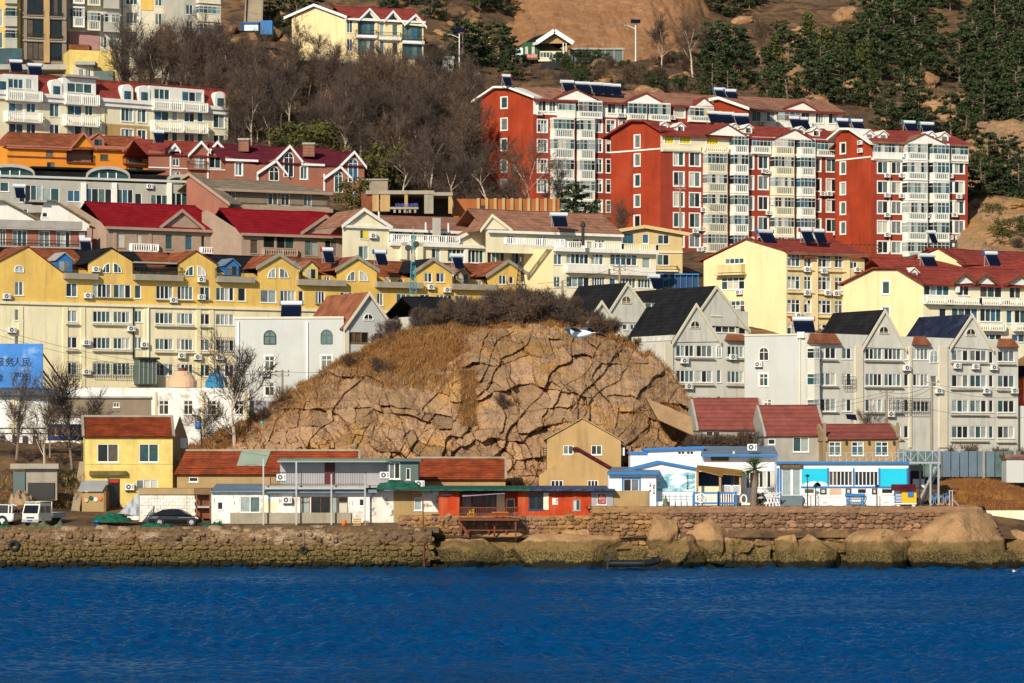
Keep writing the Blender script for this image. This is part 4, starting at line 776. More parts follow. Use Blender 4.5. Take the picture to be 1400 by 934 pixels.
for u in np.arange(628, 710, 2.6): a.bar(P(u, 694, 283), P(u, 709, 283), .05)
a.bar(P(627, 694, 283), P(710, 694, 283), .09); a.bar(P(627, 702, 283), P(710, 702, 283), .07); a.build('railing', 'rust', b)
for u, v in ((629, 738), (641, 744), (668, 742), (676, 736), (692, 742), (705, 738)): pbox(b, 'leg', 'rust', u-1.2, 711, u+1.2, v, 283.2+(u % 3)*.7, .16)
a = MB(); a.bar(P(629, 713, 283.1), P(641, 736, 283.1), .12); a.bar(P(636, 725, 283.1), P(705, 725, 283.1), .1); a.bar(P(628, 709, 286), P(628, 672, 286), .1); a.build('brace', 'rust', b)
prop(pbox(None, 'bench', 'orangepaint', 672, 700, 695, 706, 284, .5), 'orange painted bench on the timber deck', 'bench'); lump('yellow_sack', 'yellow plastic sack hanging on the deck railing', 'yellowbag', 638, 695, 651, 706, 283.6, .8, 3, 'sack')
b = bld('rusty_mast', 'rusty steel post standing in the water beside the quay end', 579, 772, 281, 'post'); a = MB(); a.tube(P(578, 676, 281), P(580, 775, 281), .05, .06, 6); a.build('shaft', 'rust', b); a = MB(); a.tube(P(579, 735, 281), P(590, 764, 280.5), .035); a.tube(P(580, 728, 281), P(598, 750, 281), .02); a.build('stay', 'rust', b)
# tan gabled house
b = bld('tan_house', 'plain tan rendered house with two stepped gables under the crag', 795, 668, 302, 'house')
W = Wall(b, 'tan', (748, 303), (849, 303), 670, [(748, 600), (796, 573), (849, 603)], depth=10, sty='m'); W.win(770, 609, 784, 621.5, 2); W.win(808, 609, 823, 622, 2); W.cross(748, 600, 796, 573, 849, 603, 10, 'tan2', None, .2, .1); W.done()
W = Wall(b, 'tan', (737, 301), (835, 301), 670, [(737, 650), (790, 617), (835, 643)], depth=2, sty='k'); W.win(753, 656.5, 770, 667, 3); W.win(803, 656.5, 818, 667, 3); W.cross(788, 617, 790, 617, 835, 643, 2, 'tilemaroon', None, .35, .32); W.done()
pbox(b, 'window_box', 'upvc', 848, 612, 854, 623, 303.5, .6); a = MB()
for i in range(7): a.bar(P(743, 613+i*3, 303.2), P(748, 613+i*3, 303.2), .06)
a.bar(P(743, 612, 303.2), P(743, 636, 303.2), .06); a.build('wall_ladder', 'iron', b)
# blue and white cafe
b = bld('seaside_cafe', 'white seaside cafe with blue trim, wave mural and brown porch', 960, 692, 288, 'cafe')
W = Wall(b, 'whiteclean', (832, 286.4), (897, 286.4), 691, 645, depth=4, down=.4, sty='d', name='hut_wall'); W.win(852, 655, 874, 672, 2, sty='m', tm='bluetrim'); W.done()
a = MB(); a.prism([P(830, 647, 285.9), P(901, 647, 285.9), P(901, 640, 290.4), P(838, 640, 290.4)], (0, 0, .1)); 
for i in range(18): a.bar(P(833+i*3.9, 646, 285.9), P(839+i*3.6, 639.6, 290.3), .08)
a.build('hut_roof', 'sheetblue', b); pbox(b, 'hut_fascia', 'bluetrim', 830, 645.5, 901, 649, 285.75, .12)
W = Wall(b, 'whiteclean', (858, 288), (953, 288), 691, [(858, 643), (902, 633), (953, 641)], depth=6, down=.4, name='mural_wall'); W.done()
mm = bpy.data.materials.new('muralwave'); mm.use_nodes = True; n = mm.node_tree.nodes; l = mm.node_tree.links; tc = n.new('ShaderNodeTexCoord'); nz = n.new('ShaderNodeTexNoise'); nz.inputs['Scale'].default_value = .9; nz.inputs['Detail'].default_value = 7; nz.inputs['Distortion'].default_value = 1.2; mp = n.new('ShaderNodeMapping'); mp.inputs['Scale'].default_value = (.8, 1, 1.6); l.new(tc.outputs['Object'], mp.inputs[0]); l.new(mp.outputs[0], nz.inputs[0]); cr = n.new('ShaderNodeValToRGB'); cr.color_ramp.elements[0].color = (.03, .25, .33, 1); cr.color_ramp.elements[0].position = .33; cr.color_ramp.elements[1].color = (.72, .80, .82, 1); cr.color_ramp.elements[1].position = .60; e = cr.color_ramp.elements.new(.46); e.color = (.25, .50, .58, 1); l.new(nz.outputs['Fac'], cr.inputs[0]); l.new(cr.outputs[0], n['Principled BSDF'].inputs['Base Color']); MATS['muralwave'] = mm
pbox(b, 'mural', 'muralwave', 899, 645, 950, 672, 287.95, .04); put_text('面朝大海春暖', .2, 'iron', b, P(940, 651, 287.93), vert=True)
put_text('山海一家', .2, 'iron', b, P(889, 661, 286.38), vert=True); put_text('渔家小馆', .2, 'iron', b, P(894, 664, 286.38), vert=True)
a = MB()
for (u0, v0), (u1, v1) in (((846, 646), (902, 632)), ((902, 632), (957, 642))): a.prism([P(u0, v0+1.5, 287.7), P(u1, v1+1.5, 287.7), P(u1, v1-2.0, 287.7), P(u0, v0-2.0, 287.7)], (0, 7, 0))
a.build('roof', 'bluetrim', b)
W = Wall(b, 'whiteclean', (862, 293), (962, 293), 650, [(862, 620), (882, 618.5), (882.2, 615), (962, 612)], depth=5, down=2, name='upper_wall', sty='k'); W.win(926, 617, 937, 622, 2); W.win(938, 617, 949, 622, 2); W.done()
pbox(b, 'upper_fascia', 'bluetrim', 860, 617.5, 884, 620.5, 292.7, 5.5); a = MB(); a.prism([P(880, 616.5, 292.6), P(964, 613.5, 292.6), P(964, 610, 292.6), P(880, 613, 292.6)], (0, 5.6, 0)); a.build('upper_roof', 'bluetrim', b)
W = Wall(b, 'whiteclean', (961, 291), (1063, 291), 691, 622, depth=6, down=.4, name='middle_wall', sty='k'); W.win(981, 653, 996, 672, 1, sty='k', tm='bluetrim'); W.win(1003, 646, 1012, 672, 1, sty='k', tm='bluetrim'); W.win(1020, 645, 1030, 668, 2, sty='b'); W.win(1032, 643, 1060, 667, 5, sty='b'); W.win(1002, 617, 1004, 620, 1); W.box(972, 624, 996, 630, .1, 'signwood', 'signboard'); W.done()
a = MB(); a.prism([P(958, 623, 290.3), P(1064, 623, 290.3), P(1058, 612, 297), P(961, 612, 297)], (0, 0, .12)); a.build('middle_roof', 'sheetblue', b); pbox(b, 'middle_fascia', 'bluetrim', 958, 621.5, 1064, 624.5, 290.1, .2); link('air_conditioner', AC, b, P(1028, 616, 290.3), 0)
a = MB(); a.prism([P(952, 643, 285.8), P(988, 652, 285.8), P(990, 641, 290.8), P(953, 637, 290.8)], (0, 0, .08)); a.prism([P(988, 649, 286.5), P(1016, 651, 286.5), P(1016, 644, 290.8), P(990, 641, 290.8)], (0, 0, .08)); a.build('porch_roof', 'porchroof', b)
for u, Y in ((953.5, 286.1), (984.5, 286), (1012, 286.8)): pbox(b, 'porch_post', 'woodlight', u-1.5, 643 if u < 960 else 651, u+1.5, 691, Y, .2)
pbox(b, 'porch_counter', 'creamwhite', 955, 665, 983, 691, 287.6, .3); pbox(b, 'porch_interior', 'bluedk', 954, 645, 1000, 664, 290.6, .2)
put_text('海边的院子', .28, 'woodlight', b, P(984, 627, 290.85))
# long turquoise wing
b = bld('turquoise_cafe', 'long turquoise and white cafe wing with window band and grey steps', 1150, 691, 287.5, 'cafe')
W = Wall(b, 'whiteclean', (1062, 288), (1242, 288), 691, 632, depth=7, down=.3, sty='b')
t = [(1133, 1166), (1168, 1201)]
for u0, u1 in t: W.win(u0, 642, u1, 664.5, 6, sty='k'); W.box(u0, 642, u1, 644.5+.01*u0 % 1, .04, 'whiteclean', 'valance')
W.win(1069, 641, 1082, 678, 1, sty='c'); W.win(1083, 641, 1095, 678, 1, sty='m')
for u0, u1 in ((1096, 1131), (1203, 1240)): W.box(u0, 640.5, u1, 665, .03, 'turq', 'wall_panel')
a = MB()
for cx, rr in ((1104, 5), (1112, 7), (1122, 6.5)):
    for i in range(1):
        p0 = [P(cx+rr*1.5*math.cos(t_), 665-rr*math.sin(t_), 287.94-.004*cx % .02) for t_ in [math.pi*i/10 for i in range(11)]]; a.prism(p0, (0, -.02-.004*(cx % 5), 0))
a.build('painted_cloud', 'whiteclean', b)
for u in (1063.5, 1067, 1132, 1167, 1202, 1240.5): W.box(u-1.2, 640, u+1.2, 667 if u > 1070 else 690, .08, 'bluetrim', 'post')
W.box(1095, 665, 1241, 667, .10, 'bluetrim', 'trim'); W.box(1060, 631, 1243, 634, .35, 'bluetrim', 'fascia'); W.box(1066, 635.5, 1098, 641, .12, 'signwood', 'signboard')
put_text('海边小院咖啡', .26, 'woodlight', b, W.at(1082, 638.3, .15))
for u0, u1 in ((1099, 1114), (1172, 1185), (1205, 1221)): W.win(u0, 667.5, u1, 675.5, 1, sty='b')
for u0, u1 in ((1121, 1130), (1156, 1164), (1192, 1199)): W.box(u0, 668, u1, 676, .05, 'iron', 'picture_frame'); W.box(u0+2, 669.5, u1-2, 674, .07, 'gcurtain', 'picture')
W.box(1134, 668, 1150, 676, .04, 'tankcream', 'board'); W.done()
for i in range(5): pbox(b, 'step', mat('stepgrey', (.13, .17, .19), .8).name if i == 0 else 'stepgrey', 1067+i*.3, 677.5+i*2.9, 1098-i*.3, 693, 287.4-i*.33, .34)
a = MB()
for u in np.arange(1100, 1224, 2.2): a.bar(P(u, 679, 286.2), P(u+4, 690, 286.2), .05); a.bar(P(u+4, 679, 286.25), P(u, 690, 286.25), .05)
a.bar(P(1099, 679, 286.2), P(1227, 679, 286.2), .09); a.bar(P(1099, 690.5, 286.2), P(1227, 690.5, 286.2), .09); fn = thing('lattice_fence', 'low white diamond lattice fence in front of the turquoise cafe', 'fence', P(1160, 691, 286.2)); a.build('lattice', 'whiteclean', fn)
b = bld('blue_frame_seat', 'blue painted timber frame seat in front of the turquoise cafe', 1170, 692, 285.6, 'bench'); pbox(b, 'top_beam', 'bluetrim', 1156, 675, 1183, 678.5, 285.6, .5)
for u in (1158, 1161, 1178, 1181): pbox(b, 'leg', 'bluetrim', u-.8, 678.4, u+.8, 692, 285.7, .12)
pbox(b, 'seat', 'bluetrim', 1158, 686, 1182, 687.5, 285.62, .5)
b = bld('yellow_kiosk', 'tiny yellow kiosk on wheels with a dark red roof', 1238, 692, 285.6, 'kiosk'); pbox(b, 'body', 'kioskyellow', 1233, 671, 1253, 688, 285.6, 1.4); pbox(b, 'side_shutter', 'bluetrim', 1224, 675, 1232.8, 688, 285.7, 1.2); pbox(b, 'roof', 'tilemaroon', 1222, 662.5, 1252, 671, 285.3, 1.9); pbox(b, 'window', 'bluetrim', 1241, 671.5, 1249, 679.5, 285.5, .09)
pbox(b, 'frame', 'whiteclean', 1224, 688, 1253, 689.6, 285.6, 1.4)
for u in (1228, 1249): 
    a = MB(); p = P(u, 690.5, 285.7); a.tube(p, p+V((0, .12, 0)), .16, .16, 12); a.build('wheel', 'whiteclean', b)
a = MB()
for i in range(6): a.bar(P(1224.5, 676+i*2, 285.65), P(1232.5, 676+i*2, 285.65), .05)
a.build('shutter_slats', 'whiteclean', b)
# blue fence panels and the porch lattices
for lb, u0, u1 in (('blue and white fence panel with ship wheel left of the brown barrel', 949, 982), ('blue fence panel in front of the brown counter box', 983, 1006)):
    b = bld('blue_fence', lb, (u0+u1)/2, 692, 285, 'fence'); a = MB()
    for u in np.arange(u0, u1, 3.2): a.bar(P(u, 674, 285), P(u, 691, 285), .09)
    a.build('slat', 'whiteclean', b); a = MB(); a.bar(P(u0, 674, 284.95), P(u1, 674, 284.95), .14); a.bar(P(u0, 688, 284.95), P(u1, 688, 284.95), .14)
    for u in (u0, u1): a.bar(P(u, 672, 284.95), P(u, 692, 284.95), .18)
    a.build('rail', 'bluetrim', b)
    if u0 == 949:
        a = MB(); c = P(958, 681, 284.85)
        for i in range(16): t0, t1 = i*math.pi/8, (i+1)*math.pi/8; a.bar(c+V((math.cos(t0), 0, math.sin(t0)))*.4, c+V((math.cos(t1), 0, math.sin(t1)))*.4, .09)
        for i in range(4): t0 = i*math.pi/4; e = V((math.cos(t0), 0, math.sin(t0)))*.5; a.bar(c-e, c+e, .05)
        a.build('ship_wheel', 'whiteclean', b)
b = bld('box_counter', 'brown timber box counter behind the blue fence', 993, 691, 285.5, 'counter'); pbox(b, 'body', 'wood', 986, 677, 1001, 691, 285.5, .8); pbox(b, 'top', 'woodlight', 985, 675.5, 1002, 677, 285.4, 1)
b = bld('white_lattice', 'white lattice screen panels below the porch roof', 999, 676, 286.8, 'screen'); 
for u0, u1 in ((988, 1000), (1001, 1012)):
    a = MB()
    for k in np.arange(0, 24, 2.4): a.bar(P(max(u0, u0+k-12), 664+max(0, 12-k), 286.8), P(min(u1, u0+k), 664+min(12, max(0, 12-k)+min(u1, u0+k)-max(u0, u0+k-12)), 286.8), .06)
    for p0, p1 in (((u0, 664), (u1, 664)), ((u0, 676), (u1, 676)), ((u0, 664), (u0, 676)), ((u1, 664), (u1, 676))): a.bar(P(*p0, 286.8), P(*p1, 286.8), .09)
    a.build('panel', 'whiteclean', b)
b = bld('mural_railing', 'thin blue wire railing in front of the wave mural', 925, 691, 285.2, 'railing'); a = MB()
for u in np.arange(899, 949, 8): a.bar(P(u, 676, 285.2), P(u, 692, 285.2), .05)
for v in (672, 679, 683): a.bar(P(898, v, 285.2), P(949, v, 285.2), .03)
a.build('rail', 'bluetrim', b); pbox(b, 'kick_board', 'whiteclean', 898, 686, 949, 691.5, 285.3, .1)
b = bld('bell_ornament', 'mossy bronze bell shaped ornament below the mural', 910, 691, 285, 'ornament'); a = MB(); a.lathe([(.3, 0), (.28, .1), (.2, .3), (.17, .55), (.08, .65), (.05, .9), (.0, .95)], P(910, 691.5, 285)); a.build('body', mat('bronze', (.10, .13, .05), .6).name, b, True)
b = bld('folded_chairs', 'folded white garden chairs leaning beside the grey steps', 1057, 691, 285.6, 'chairs'); 
for k in range(4):
    a = MB(); u = 1046+k*4.5; a.bar(P(u, 676, 285.4+k*.1), P(u+7, 692, 285.4), .08); a.bar(P(u+7, 674, 285.5), P(u+1, 692, 285.5+k*.1), .08); a.bar(P(u+2, 680, 285.4), P(u+7, 679, 285.4), .08); a.bar(P(u-1, 678, 285.4), P(u+8, 673, 285.4), .07); a.build('chair_frame', 'whiteclean', b)
for lb, u, v in (('left black garden lamp post before the painted cloud', 1104, 650), ('thin black lamp post left of the blue frame seat', 1115, 664), ('black lamp post right of the blue frame seat', 1199, 664)):
    b = bld('garden_lamp', lb, u, 692, 285.3, 'lamp post'); a = MB(); a.tube(P(u, 692, 285.3), P(u, v, 285.3), .06, .04, 6); a.build('post', 'iron', b); a = MB(); a.lathe([(.02, .1), (.2, 0), (.16, -.12), (.02, -.14)], P(u, v, 285.3), 10); a.build('lamp_head', 'iron', b)
b = bld('life_ring', 'white life ring hanging at the palm tree foot', 1017, 683, 285, 'life ring'); a = MB(); c = P(1017, 683, 285)
for i in range(14): t0, t1 = i*math.pi/7, (i+1)*math.pi/7; a.tube(c+V((math.cos(t0)*.25, 0, math.sin(t0)*.4)), c+V((math.cos(t1)*.25, 0, math.sin(t1)*.4)), .07, None, 6)
a.build('ring', 'whiteclean', b)
# steel stair frame
b = bld('steel_stair_frame', 'galvanised steel platform and stair frame right of the turquoise cafe', 1262, 690, 290, 'stair'); pbox(b, 'platform', 'galv', 1240, 631.5, 1286, 634, 288.5, 4)
for u, Y in ((1243, 288.6), (1272, 288.6), (1283, 288.6), (1258, 292)): a = MB(); a.bar(P(u, 634, Y), P(u, 692, Y), .16); a.build('post', 'galv', b)
a = MB(); a.bar(P(1254, 690, 289), P(1280, 636, 289), .14); a.bar(P(1260, 690, 290.2), P(1286, 636, 290.2), .14)
for i in range(12): a.bar(P(1254+i*2.2, 690-i*4.6, 289), P(1259+i*2.2, 690-i*4.6, 290.2), .3, .05)
a.build('stair', 'galv', b); a = MB()
for i, u in enumerate(range(1235, 1286, 10)): a.bar(P(u, 631, 288.5), P(u, 616, 288.5), .07); a.bar(P(u, 631 if i % 2 else 617, 288.5), P(min(u+10, 1285), 617 if i % 2 else 631, 288.5), .05)
a.bar(P(1229, 616.5, 288.5), P(1286, 616.5, 288.5), .08); a.build('truss_railing', 'galv', b); pbox(b, 'dark_store', 'black', 1243, 636, 1262, 668, 294, .2); pbox(b, 'laundry', 'whiteclean', 1248, 655, 1264, 667, 292, .1)
a = MB()
for i, u in enumerate(range(1130, 1240, 9)): a.bar(P(u, 631, 289.5), P(u, 619, 289.5), .05); a.bar(P(u, 631, 289.5), P(u+9, 620, 289.5), .035)
a.bar(P(1128, 619, 289.5), P(1240, 619, 289.5), .05); b = thing('roof_railing', 'thin pale metal truss railing along the turquoise cafe roof edge', 'railing', P(1185, 631, 289.5)); a.build('rail', 'galv', b)
# bicycles
for lb, u, Y in (('blue framed bicycle parked left by the stair frame', 1277, 286.5), ('blue bicycle with white wheels parked right by the stair frame', 1291, 286)):
    b = bld('bicycle', lb, u, 691, Y, 'bicycle'); ws = []
    for du in (-3.5, 4.5):
        a = MB(); c = P(u+du, 684.5, Y)
        for i in range(14): t0, t1 = i*math.pi/7, (i+1)*math.pi/7; a.tube(c+V((math.cos(t0)*.2, 0, math.sin(t0)*.36)), c+V((math.cos(t1)*.2, 0, math.sin(t1)*.36)), .028, None, 5)
        a.build('wheel', 'galv', b); ws.append(c)
    a = MB(); m_ = ws[0].lerp(ws[1], .45)+V((0, 0, .05)); s_ = ws[0]+V((.12, 0, .55)); h_ = ws[1]+V((-.06, 0, .6))
    for p0, p1 in ((ws[0], s_), (ws[0], m_), (m_, s_), (s_, h_), (m_, h_), (h_, ws[1])): a.tube(p0, p1, .04, None, 5)
    a.build('frame', 'bluetrim', b); a = MB(); a.bar(h_+V((-.1, 0, .12)), h_+V((.1, 0, .12)), .06); a.build('handlebar', 'iron', b); a = MB(); a.bar(s_+V((-.1, 0, .06)), s_+V((.1, 0, .06)), .1); a.build('saddle', 'rubber', b)
b = bld('white_rack', 'white upright bar stand right of the bicycles', 1303, 692, 286, 'stand'); a = MB(); a.bar(P(1298, 670, 286), P(1298, 693, 286), .1); a.bar(P(1302, 670, 286), P(1302, 693, 286), .1); a.bar(P(1302, 682, 286), P(1311, 692, 286), .07); a.bar(P(1297, 671, 286), P(1303, 671, 286), .08); a.build('bars', 'galv', b)
b = bld('concrete_ramp_wall', 'smooth tan concrete slab wall sloping down the right flank of the crag', 915, 590, 308, 'wall'); a = MB(); a.prism([P(884, 545, 315.6), P(900, 574, 314.6), P(953, 598, 313.8), P(953, 574, 314.8), P(915, 557, 315.2)][::-1], (0, 3, 0)); a.build('slab', mat('slabtan', (.33, .21, .11), .95, .2, .6, .7, (.2, .12, .06), .1, 3.).name, b)
# sheds with plain red roofs behind the cafe
def rshed(label, uL, uR, vr, ve, vb, Y, wm, wins, sty='t'):
    b = bld('red_roof_shed', label, (uL+uR)/2, vb, Y, 'shed'); W = Wall(b, wm, (uL, Y), (uR, Y+.6), vb, ve, depth=7, sty=sty)
    for x in wins: W.win(*x)
    W.done(); z = W.top[0][1]; rise = Z(vr, Y+3.5)-z; W.slope(3.5, rise, 'tilered2', .3, .1, hipL=0)
    for t in (-.12, W.len+.12): a = MB(); a.prism([W.pt(t, z-.2, .35), W.pt(t, z+.1, .35), W.pt(t, z+rise+.25, -3.5), W.pt(t, z-.2, -7)], W.d*.22); a.build('gable_wall', wm, b)
    return b, W
rshed('red roofed grey shed nearest the crag, left of its pair', 953, 1043, 548, 586, 622, 312, 'concgrey', [(965, 590, 985, 597, 2), (1023, 592, 1033, 608, 1)])
rshed('red roofed grey shed with one blue window, middle of three', 1045, 1125, 557, 594, 634, 308, 'concgrey', [(1084, 598, 1106, 618, 2), (1050, 600, 1060, 608, 1)], 't')
b, W = rshed('low tan shed with three windows and wall lamps above the turquoise cafe', 1129, 1226, 583, 600, 632, 305, 'tan2', [(1133, 604, 1150, 623, 2, 2), (1164, 604, 1181, 623, 2, 2), (1197, 604, 1214, 623, 2, 2)], 't')
for u in (1157, 1188, 1222): W.box(u-1.2, 603, u+1.2, 608, .2, 'iron', 'wall_lamp')
for u in (1127, 1227): W.box(u-2, 578, u+2, 640, .12, 'brownstone', 'pier')
# glazed fence, rock mound and railing at the right
b = bld('panel_fence', 'blue grey sheet metal fence with posts behind the brown mound', 1300, 650, 303, 'fence')
for i, u in enumerate(np.arange(1228, 1388, 12)): pbox(b, 'panel', random.choice([mat('panelblue', (.12, .17, .21), .35, .15).name if i == 0 else 'panelblue', 'panelblue', 'gteal2']), u+.6, 617, u+11.5, 652, 303+random.uniform(-.05, .05), .08)
for u in (1228, 1284, 1345, 1388): pbox(b, 'post', 'concrete', u-1.5, 614, u+1.5, 654, 302.85, .25)
sheet('earth_mound', 'drygrass', lambda s, t: (1282+150*s, 700-(46-14*(2*s-.6)**2)*math.sin(t*1.57)), lambda s, t: 290+10*t, 60, 24, .6, .4)
prop(pbox(None, 'low_wall', 'rubble', 1312, 691, 1335, 702, 288.6, 1.5), 'short grey stone block wall above the largest boulder', 'wall'); prop(pbox(None, 'low_wall', 'creamwhite', 1335, 698, 1430, 715, 288, 1.5), 'pale sunlit concrete wall below the rusty railing', 'wall')
b = bld('iron_railing', 'rusty brown railing along the path at the right edge', 1368, 698, 288.3, 'railing'); a = MB()
for u in np.arange(1336, 1420, 3.2): a.bar(P(u, 684, 288.3), P(u, 698, 288.3), .04)
a.bar(P(1335, 684, 288.3), P(1420, 684, 288.3), .08); a.bar(P(1335, 696, 288.3), P(1420, 696, 288.3), .06); a.build('rail', 'rust', b)
b = bld('hut', 'small pale grey hut with rusty lid roof behind the mound', 1388, 655, 299, 'hut'); pbox(b, 'wall', 'greylight', 1376, 627, 1400, 660, 299, 3); pbox(b, 'side_wall', 'tealcap', 1399.5, 627, 1412, 660, 299.05, 3); pbox(b, 'roof', 'tilebrown', 1374, 622, 1414, 627, 298.7, 3.6)
# left: white works building with tanks, billboard and sign
b = bld('works_building', 'long white flat-roofed works building behind bare trees at left', 170, 600, 328, 'building')
W = Wall(b, 'whitepeel', (-30, 328), (341, 330), 640, 530, depth=12, sty='k')
for u0, u1 in ((217, 231), (251, 264), (283, 296), (321, 333)): W.win(u0, 547, u1, 567, 2, 2)
W.zone(66, 544, 207, 572, 'brownstone'); W.win(82, 550, 89, 556, 2, sty='k'); W.win(155, 550, 163, 557, 2)
W.box(-30, 541, 64, 543, .2, 'concrete', 'ledge'); W.box(66, 542, 207, 544.5, .25, 'concgrey', 'ledge')
for u in (18, 213, 278, 336): W.box(u-1.5, 536, u+1.5, 600, .12, 'creamdirty', 'pipe')
for v in (585, 592): W.box(-30, v, 115, v+1, .1, 'iron', 'pipe_rail')
for u in (3, 20, 34, 48): W.box(u-3, 596, u+3, 606, .3, 'iron', 'wall_vent')
W.done(); pbox(b, 'yard_wall', 'greywallp', 341, 548, 377, 600, 331, 2)
for nm, lb, u0, u1, v0, m in (('water_tank', 'cream domed water tank on the works roof', 229, 269, 506, 'tankcream'), ('water_tank', 'blue domed water tank on the works roof', 281, 311, 509, 'tankblue')):
    c = P((u0+u1)/2, 530, 333); r = (u1-u0)/2*333/F; h = (530-v0)*333/F; b = thing(nm, lb, 'tank', c); a = MB(); a.lathe([(r, 0), (r*1.02, h*.3), (r*1.02, h*.36), (r*.92, h*.45), (r*.62, h*.85), (r*.55, h*.93), (r*.25, h*.95), (r*.0, h*.96)], c, 20); a.build('shell', m, b); a = MB(); a.lathe([(r*.24, h*.95), (r*.24, h*1.12), (0, h*1.13)], c, 10); a.build('cap', 'rust' if m == 'tankcream' else 'bluedk', b)
b = bld('billboard', 'large blue sky billboard with dark slogan characters above the works roof', 20, 530, 326, 'billboard')
m = mat('skyprint', (.05, .20, .52), .6, .35, .25, 0, None, 0, 8, 0, .2, .5, (.40, .54, .72), .35); pbox(b, 'panel', 'skyprint', -40, 470, 58.5, 530, 326, .25)
for s, u, v in (('服', -1, 496), ('务', 13, 496), ('人', 24, 496), ('民', 36, 496), ('律', -2, 518), ('严', 24, 516), ('明', 36, 518)): put_text(s, .95, 'black', b, P(u, v, 325.97))
a = MB()
for p0, p1 in (((58, 483), (90, 528)), ((58, 506), (76, 530)), ((58, 514), (71, 530)), ((20, 478), (60, 530))): a.bar(P(*p0, 326.4), P(*p1, 331), .12)
a.build('brace', 'rust', b)
b = bld('shop_sign', 'dark blue signboard with gold characters left of the yellow house', 92, 603, 318, 'sign'); pbox(b, 'board', 'signblue', 65, 580, 120, 602.5, 318, .2)
for s, u in (('征', 74), ('至', 89), ('公', 103), ('厂', 115)): put_text(s, .95, 'signgold', b, P(u, 591.5, 317.97))
for u in (68, 112): pbox(b, 'post', 'pole', u-.8, 602.5, u+.8, 640, 318.05, .12)
# embankment and dark store at far left
sheet('embankment', 'land', lambda s, t: (-40+158*s, 702-(62+14*math.sin(s*5))*t), lambda s, t: 300.5+14*t, 50, 26, .7, .35)
b = bld('roadside_store', 'dark boarded store dug into the bank behind the white suv', 55, 690, 300, 'shed'); pbox(b, 'door', 'boothgreen', 18, 645, 34, 678, 300.2, .3); pbox(b, 'wall', 'concrete', 34, 640, 78, 684, 300.4, .4); pbox(b, 'panel', 'iron', 38, 660, 74, 682, 300.2, .2); pbox(b, 'roof', 'concrete', 14, 634, 80, 641, 299.8, 3)
b = bld('stone_stair', 'narrow stone stair with side wall climbing left of the yellow house', 106, 700, 302, 'stair')
for i in range(16): pbox(b, 'step', 'pathstone', 97+i*.75, 697-i*4.4, 107+i*.7, 704-i*4.4, 299.5+i*.55, .6)
a = MB(); a.prism([P(106, 702, 299.2), P(109, 702, 299.2), P(121, 625, 308), P(118, 625, 308)], (0, 0, .5)); a.build('side_wall', 'tan2', b)
for u, v, Y, m, lb in ((133, 702, 288.5, 'bluecap', 'blue bucket at the front of the plywood lean-to'), (84, 703, 294, 'bluedk', 'dark blue bucket behind the white pickup'), (300, 711, 289, 'whitewash', 'white bucket by the white house plinth'), (470, 712, 289, 'orangepaint', 'orange bucket before the wide white house opening')):
    a = MB(); a.lathe([(0, 0), (.2, 0), (.26, .5), (.24, .5), (.18, .06), (0, .06)], V((X(u, Y), Y, 3.28)), 12); prop(a.build('bucket', m, None, True, V((X(u, Y), Y, 3.28))), lb, 'bucket')
for u, Y, s, m, lb in ((488, 288.5, .7, 'woodlight', 'wooden crate left of the mottled wall'), (500, 288.8, .5, 'wood', 'small dark crate beside the wooden crate'), (150, 296, .8, 'postred', 'red crate by the yellow house door')):
    b = thing('crate', lb, 'crate', V((X(u, Y), Y, 3.28)))
    for k in range(4): a = MB(); z = 3.3+k*s*.24; x = X(u, Y); a.box(x-s/2, x+s/2, Y, Y+.04, z, z+s*.18); a.box(x-s/2, x-s/2+.04, Y+.04, Y+s, z, z+s*.18); a.box(x+s/2-.04, x+s/2, Y+.04, Y+s, z, z+s*.18); a.build('slat', m, b)
a = MB(); r = random.Random(2); c = V((X(436, 283.5), 283.5, 3.2))
for k in range(7): a.line([c+V((math.cos(i*.5)*(.5+.04*k), math.sin(i*.5)*.35, .05+.03*k)) for i in range(14)], .03, 4)
prop(a.build('coiled_rope', 'pathstone', None, True, c), 'coil of pale rope on the quay edge below the white house', 'rope')
lump('rubble_heap', 'pile of earth and rubble behind the white suv', 'rubble', 12, 667, 45, 690, 298.5, 3, 8, 'rubble')
# ---------------------------------------------------------------- middle rows of the town
def pediment(W, uL, vL, uA, vA, uR, vR, m='white', roof='tilered', dep=4., out=.3, trim=None, th=.14):
    a, p, c = (W.hit(u, v) for u, v in ((uL, vL), (uA, vA), (uR, vR))); x = MB(); x.prism([W.pt(*a, out), W.pt(*c, out), W.pt(*p, out)], W.n*-.3); x.build('pediment', m, W.b); W.cross(uL, vL, uA, vA, uR, vR, dep, roof, trim, out+.2, th)
def dormer(W, uc, vb, w, h, back, m, roof, sty='m', fm='upvc', arch=False):
    t, z = W.hit(uc, vb); o = -back; D = 2.6; a = MB(); hw = h*.62
    if arch: prof = [(-w/2, 0), (w/2, 0)]+[(w/2*math.cos(i*math.pi/8), hw+(h-hw)*math.sin(i*math.pi/8)) for i in range(9)]
    else: prof = [(-w/2, 0), (w/2, 0), (w/2, hw), (0, h), (-w/2, hw)]
    a.prism([W.pt(t+x, z+y, o) for x, y in prof], -W.n*D); d = a.build('dormer', m, W.b)
    if not arch:
        r = MB()
        for s in (-1, 1):
            q4 = [W.pt(t, z+h+.05, o+.2), W.pt(t+s*(w/2+.2), z+hw-.08, o+.2), W.pt(t+s*(w/2+.2), z+hw-.08, o-D), W.pt(t, z+h+.05, o-D)]; r.prism(q4 if s < 0 else q4[::-1], (0, 0, .1))
        r.build('dormer_roof', roof, d)
    pm, fr = win_mesh(q(w*.62), q(hw*.85), 2, 1, sty, fm, None, 1); x = link('window', pm, d, W.pt(t, z+.08, o+.14), W.yaw); child('frame', fr, x) if False else None
    return d
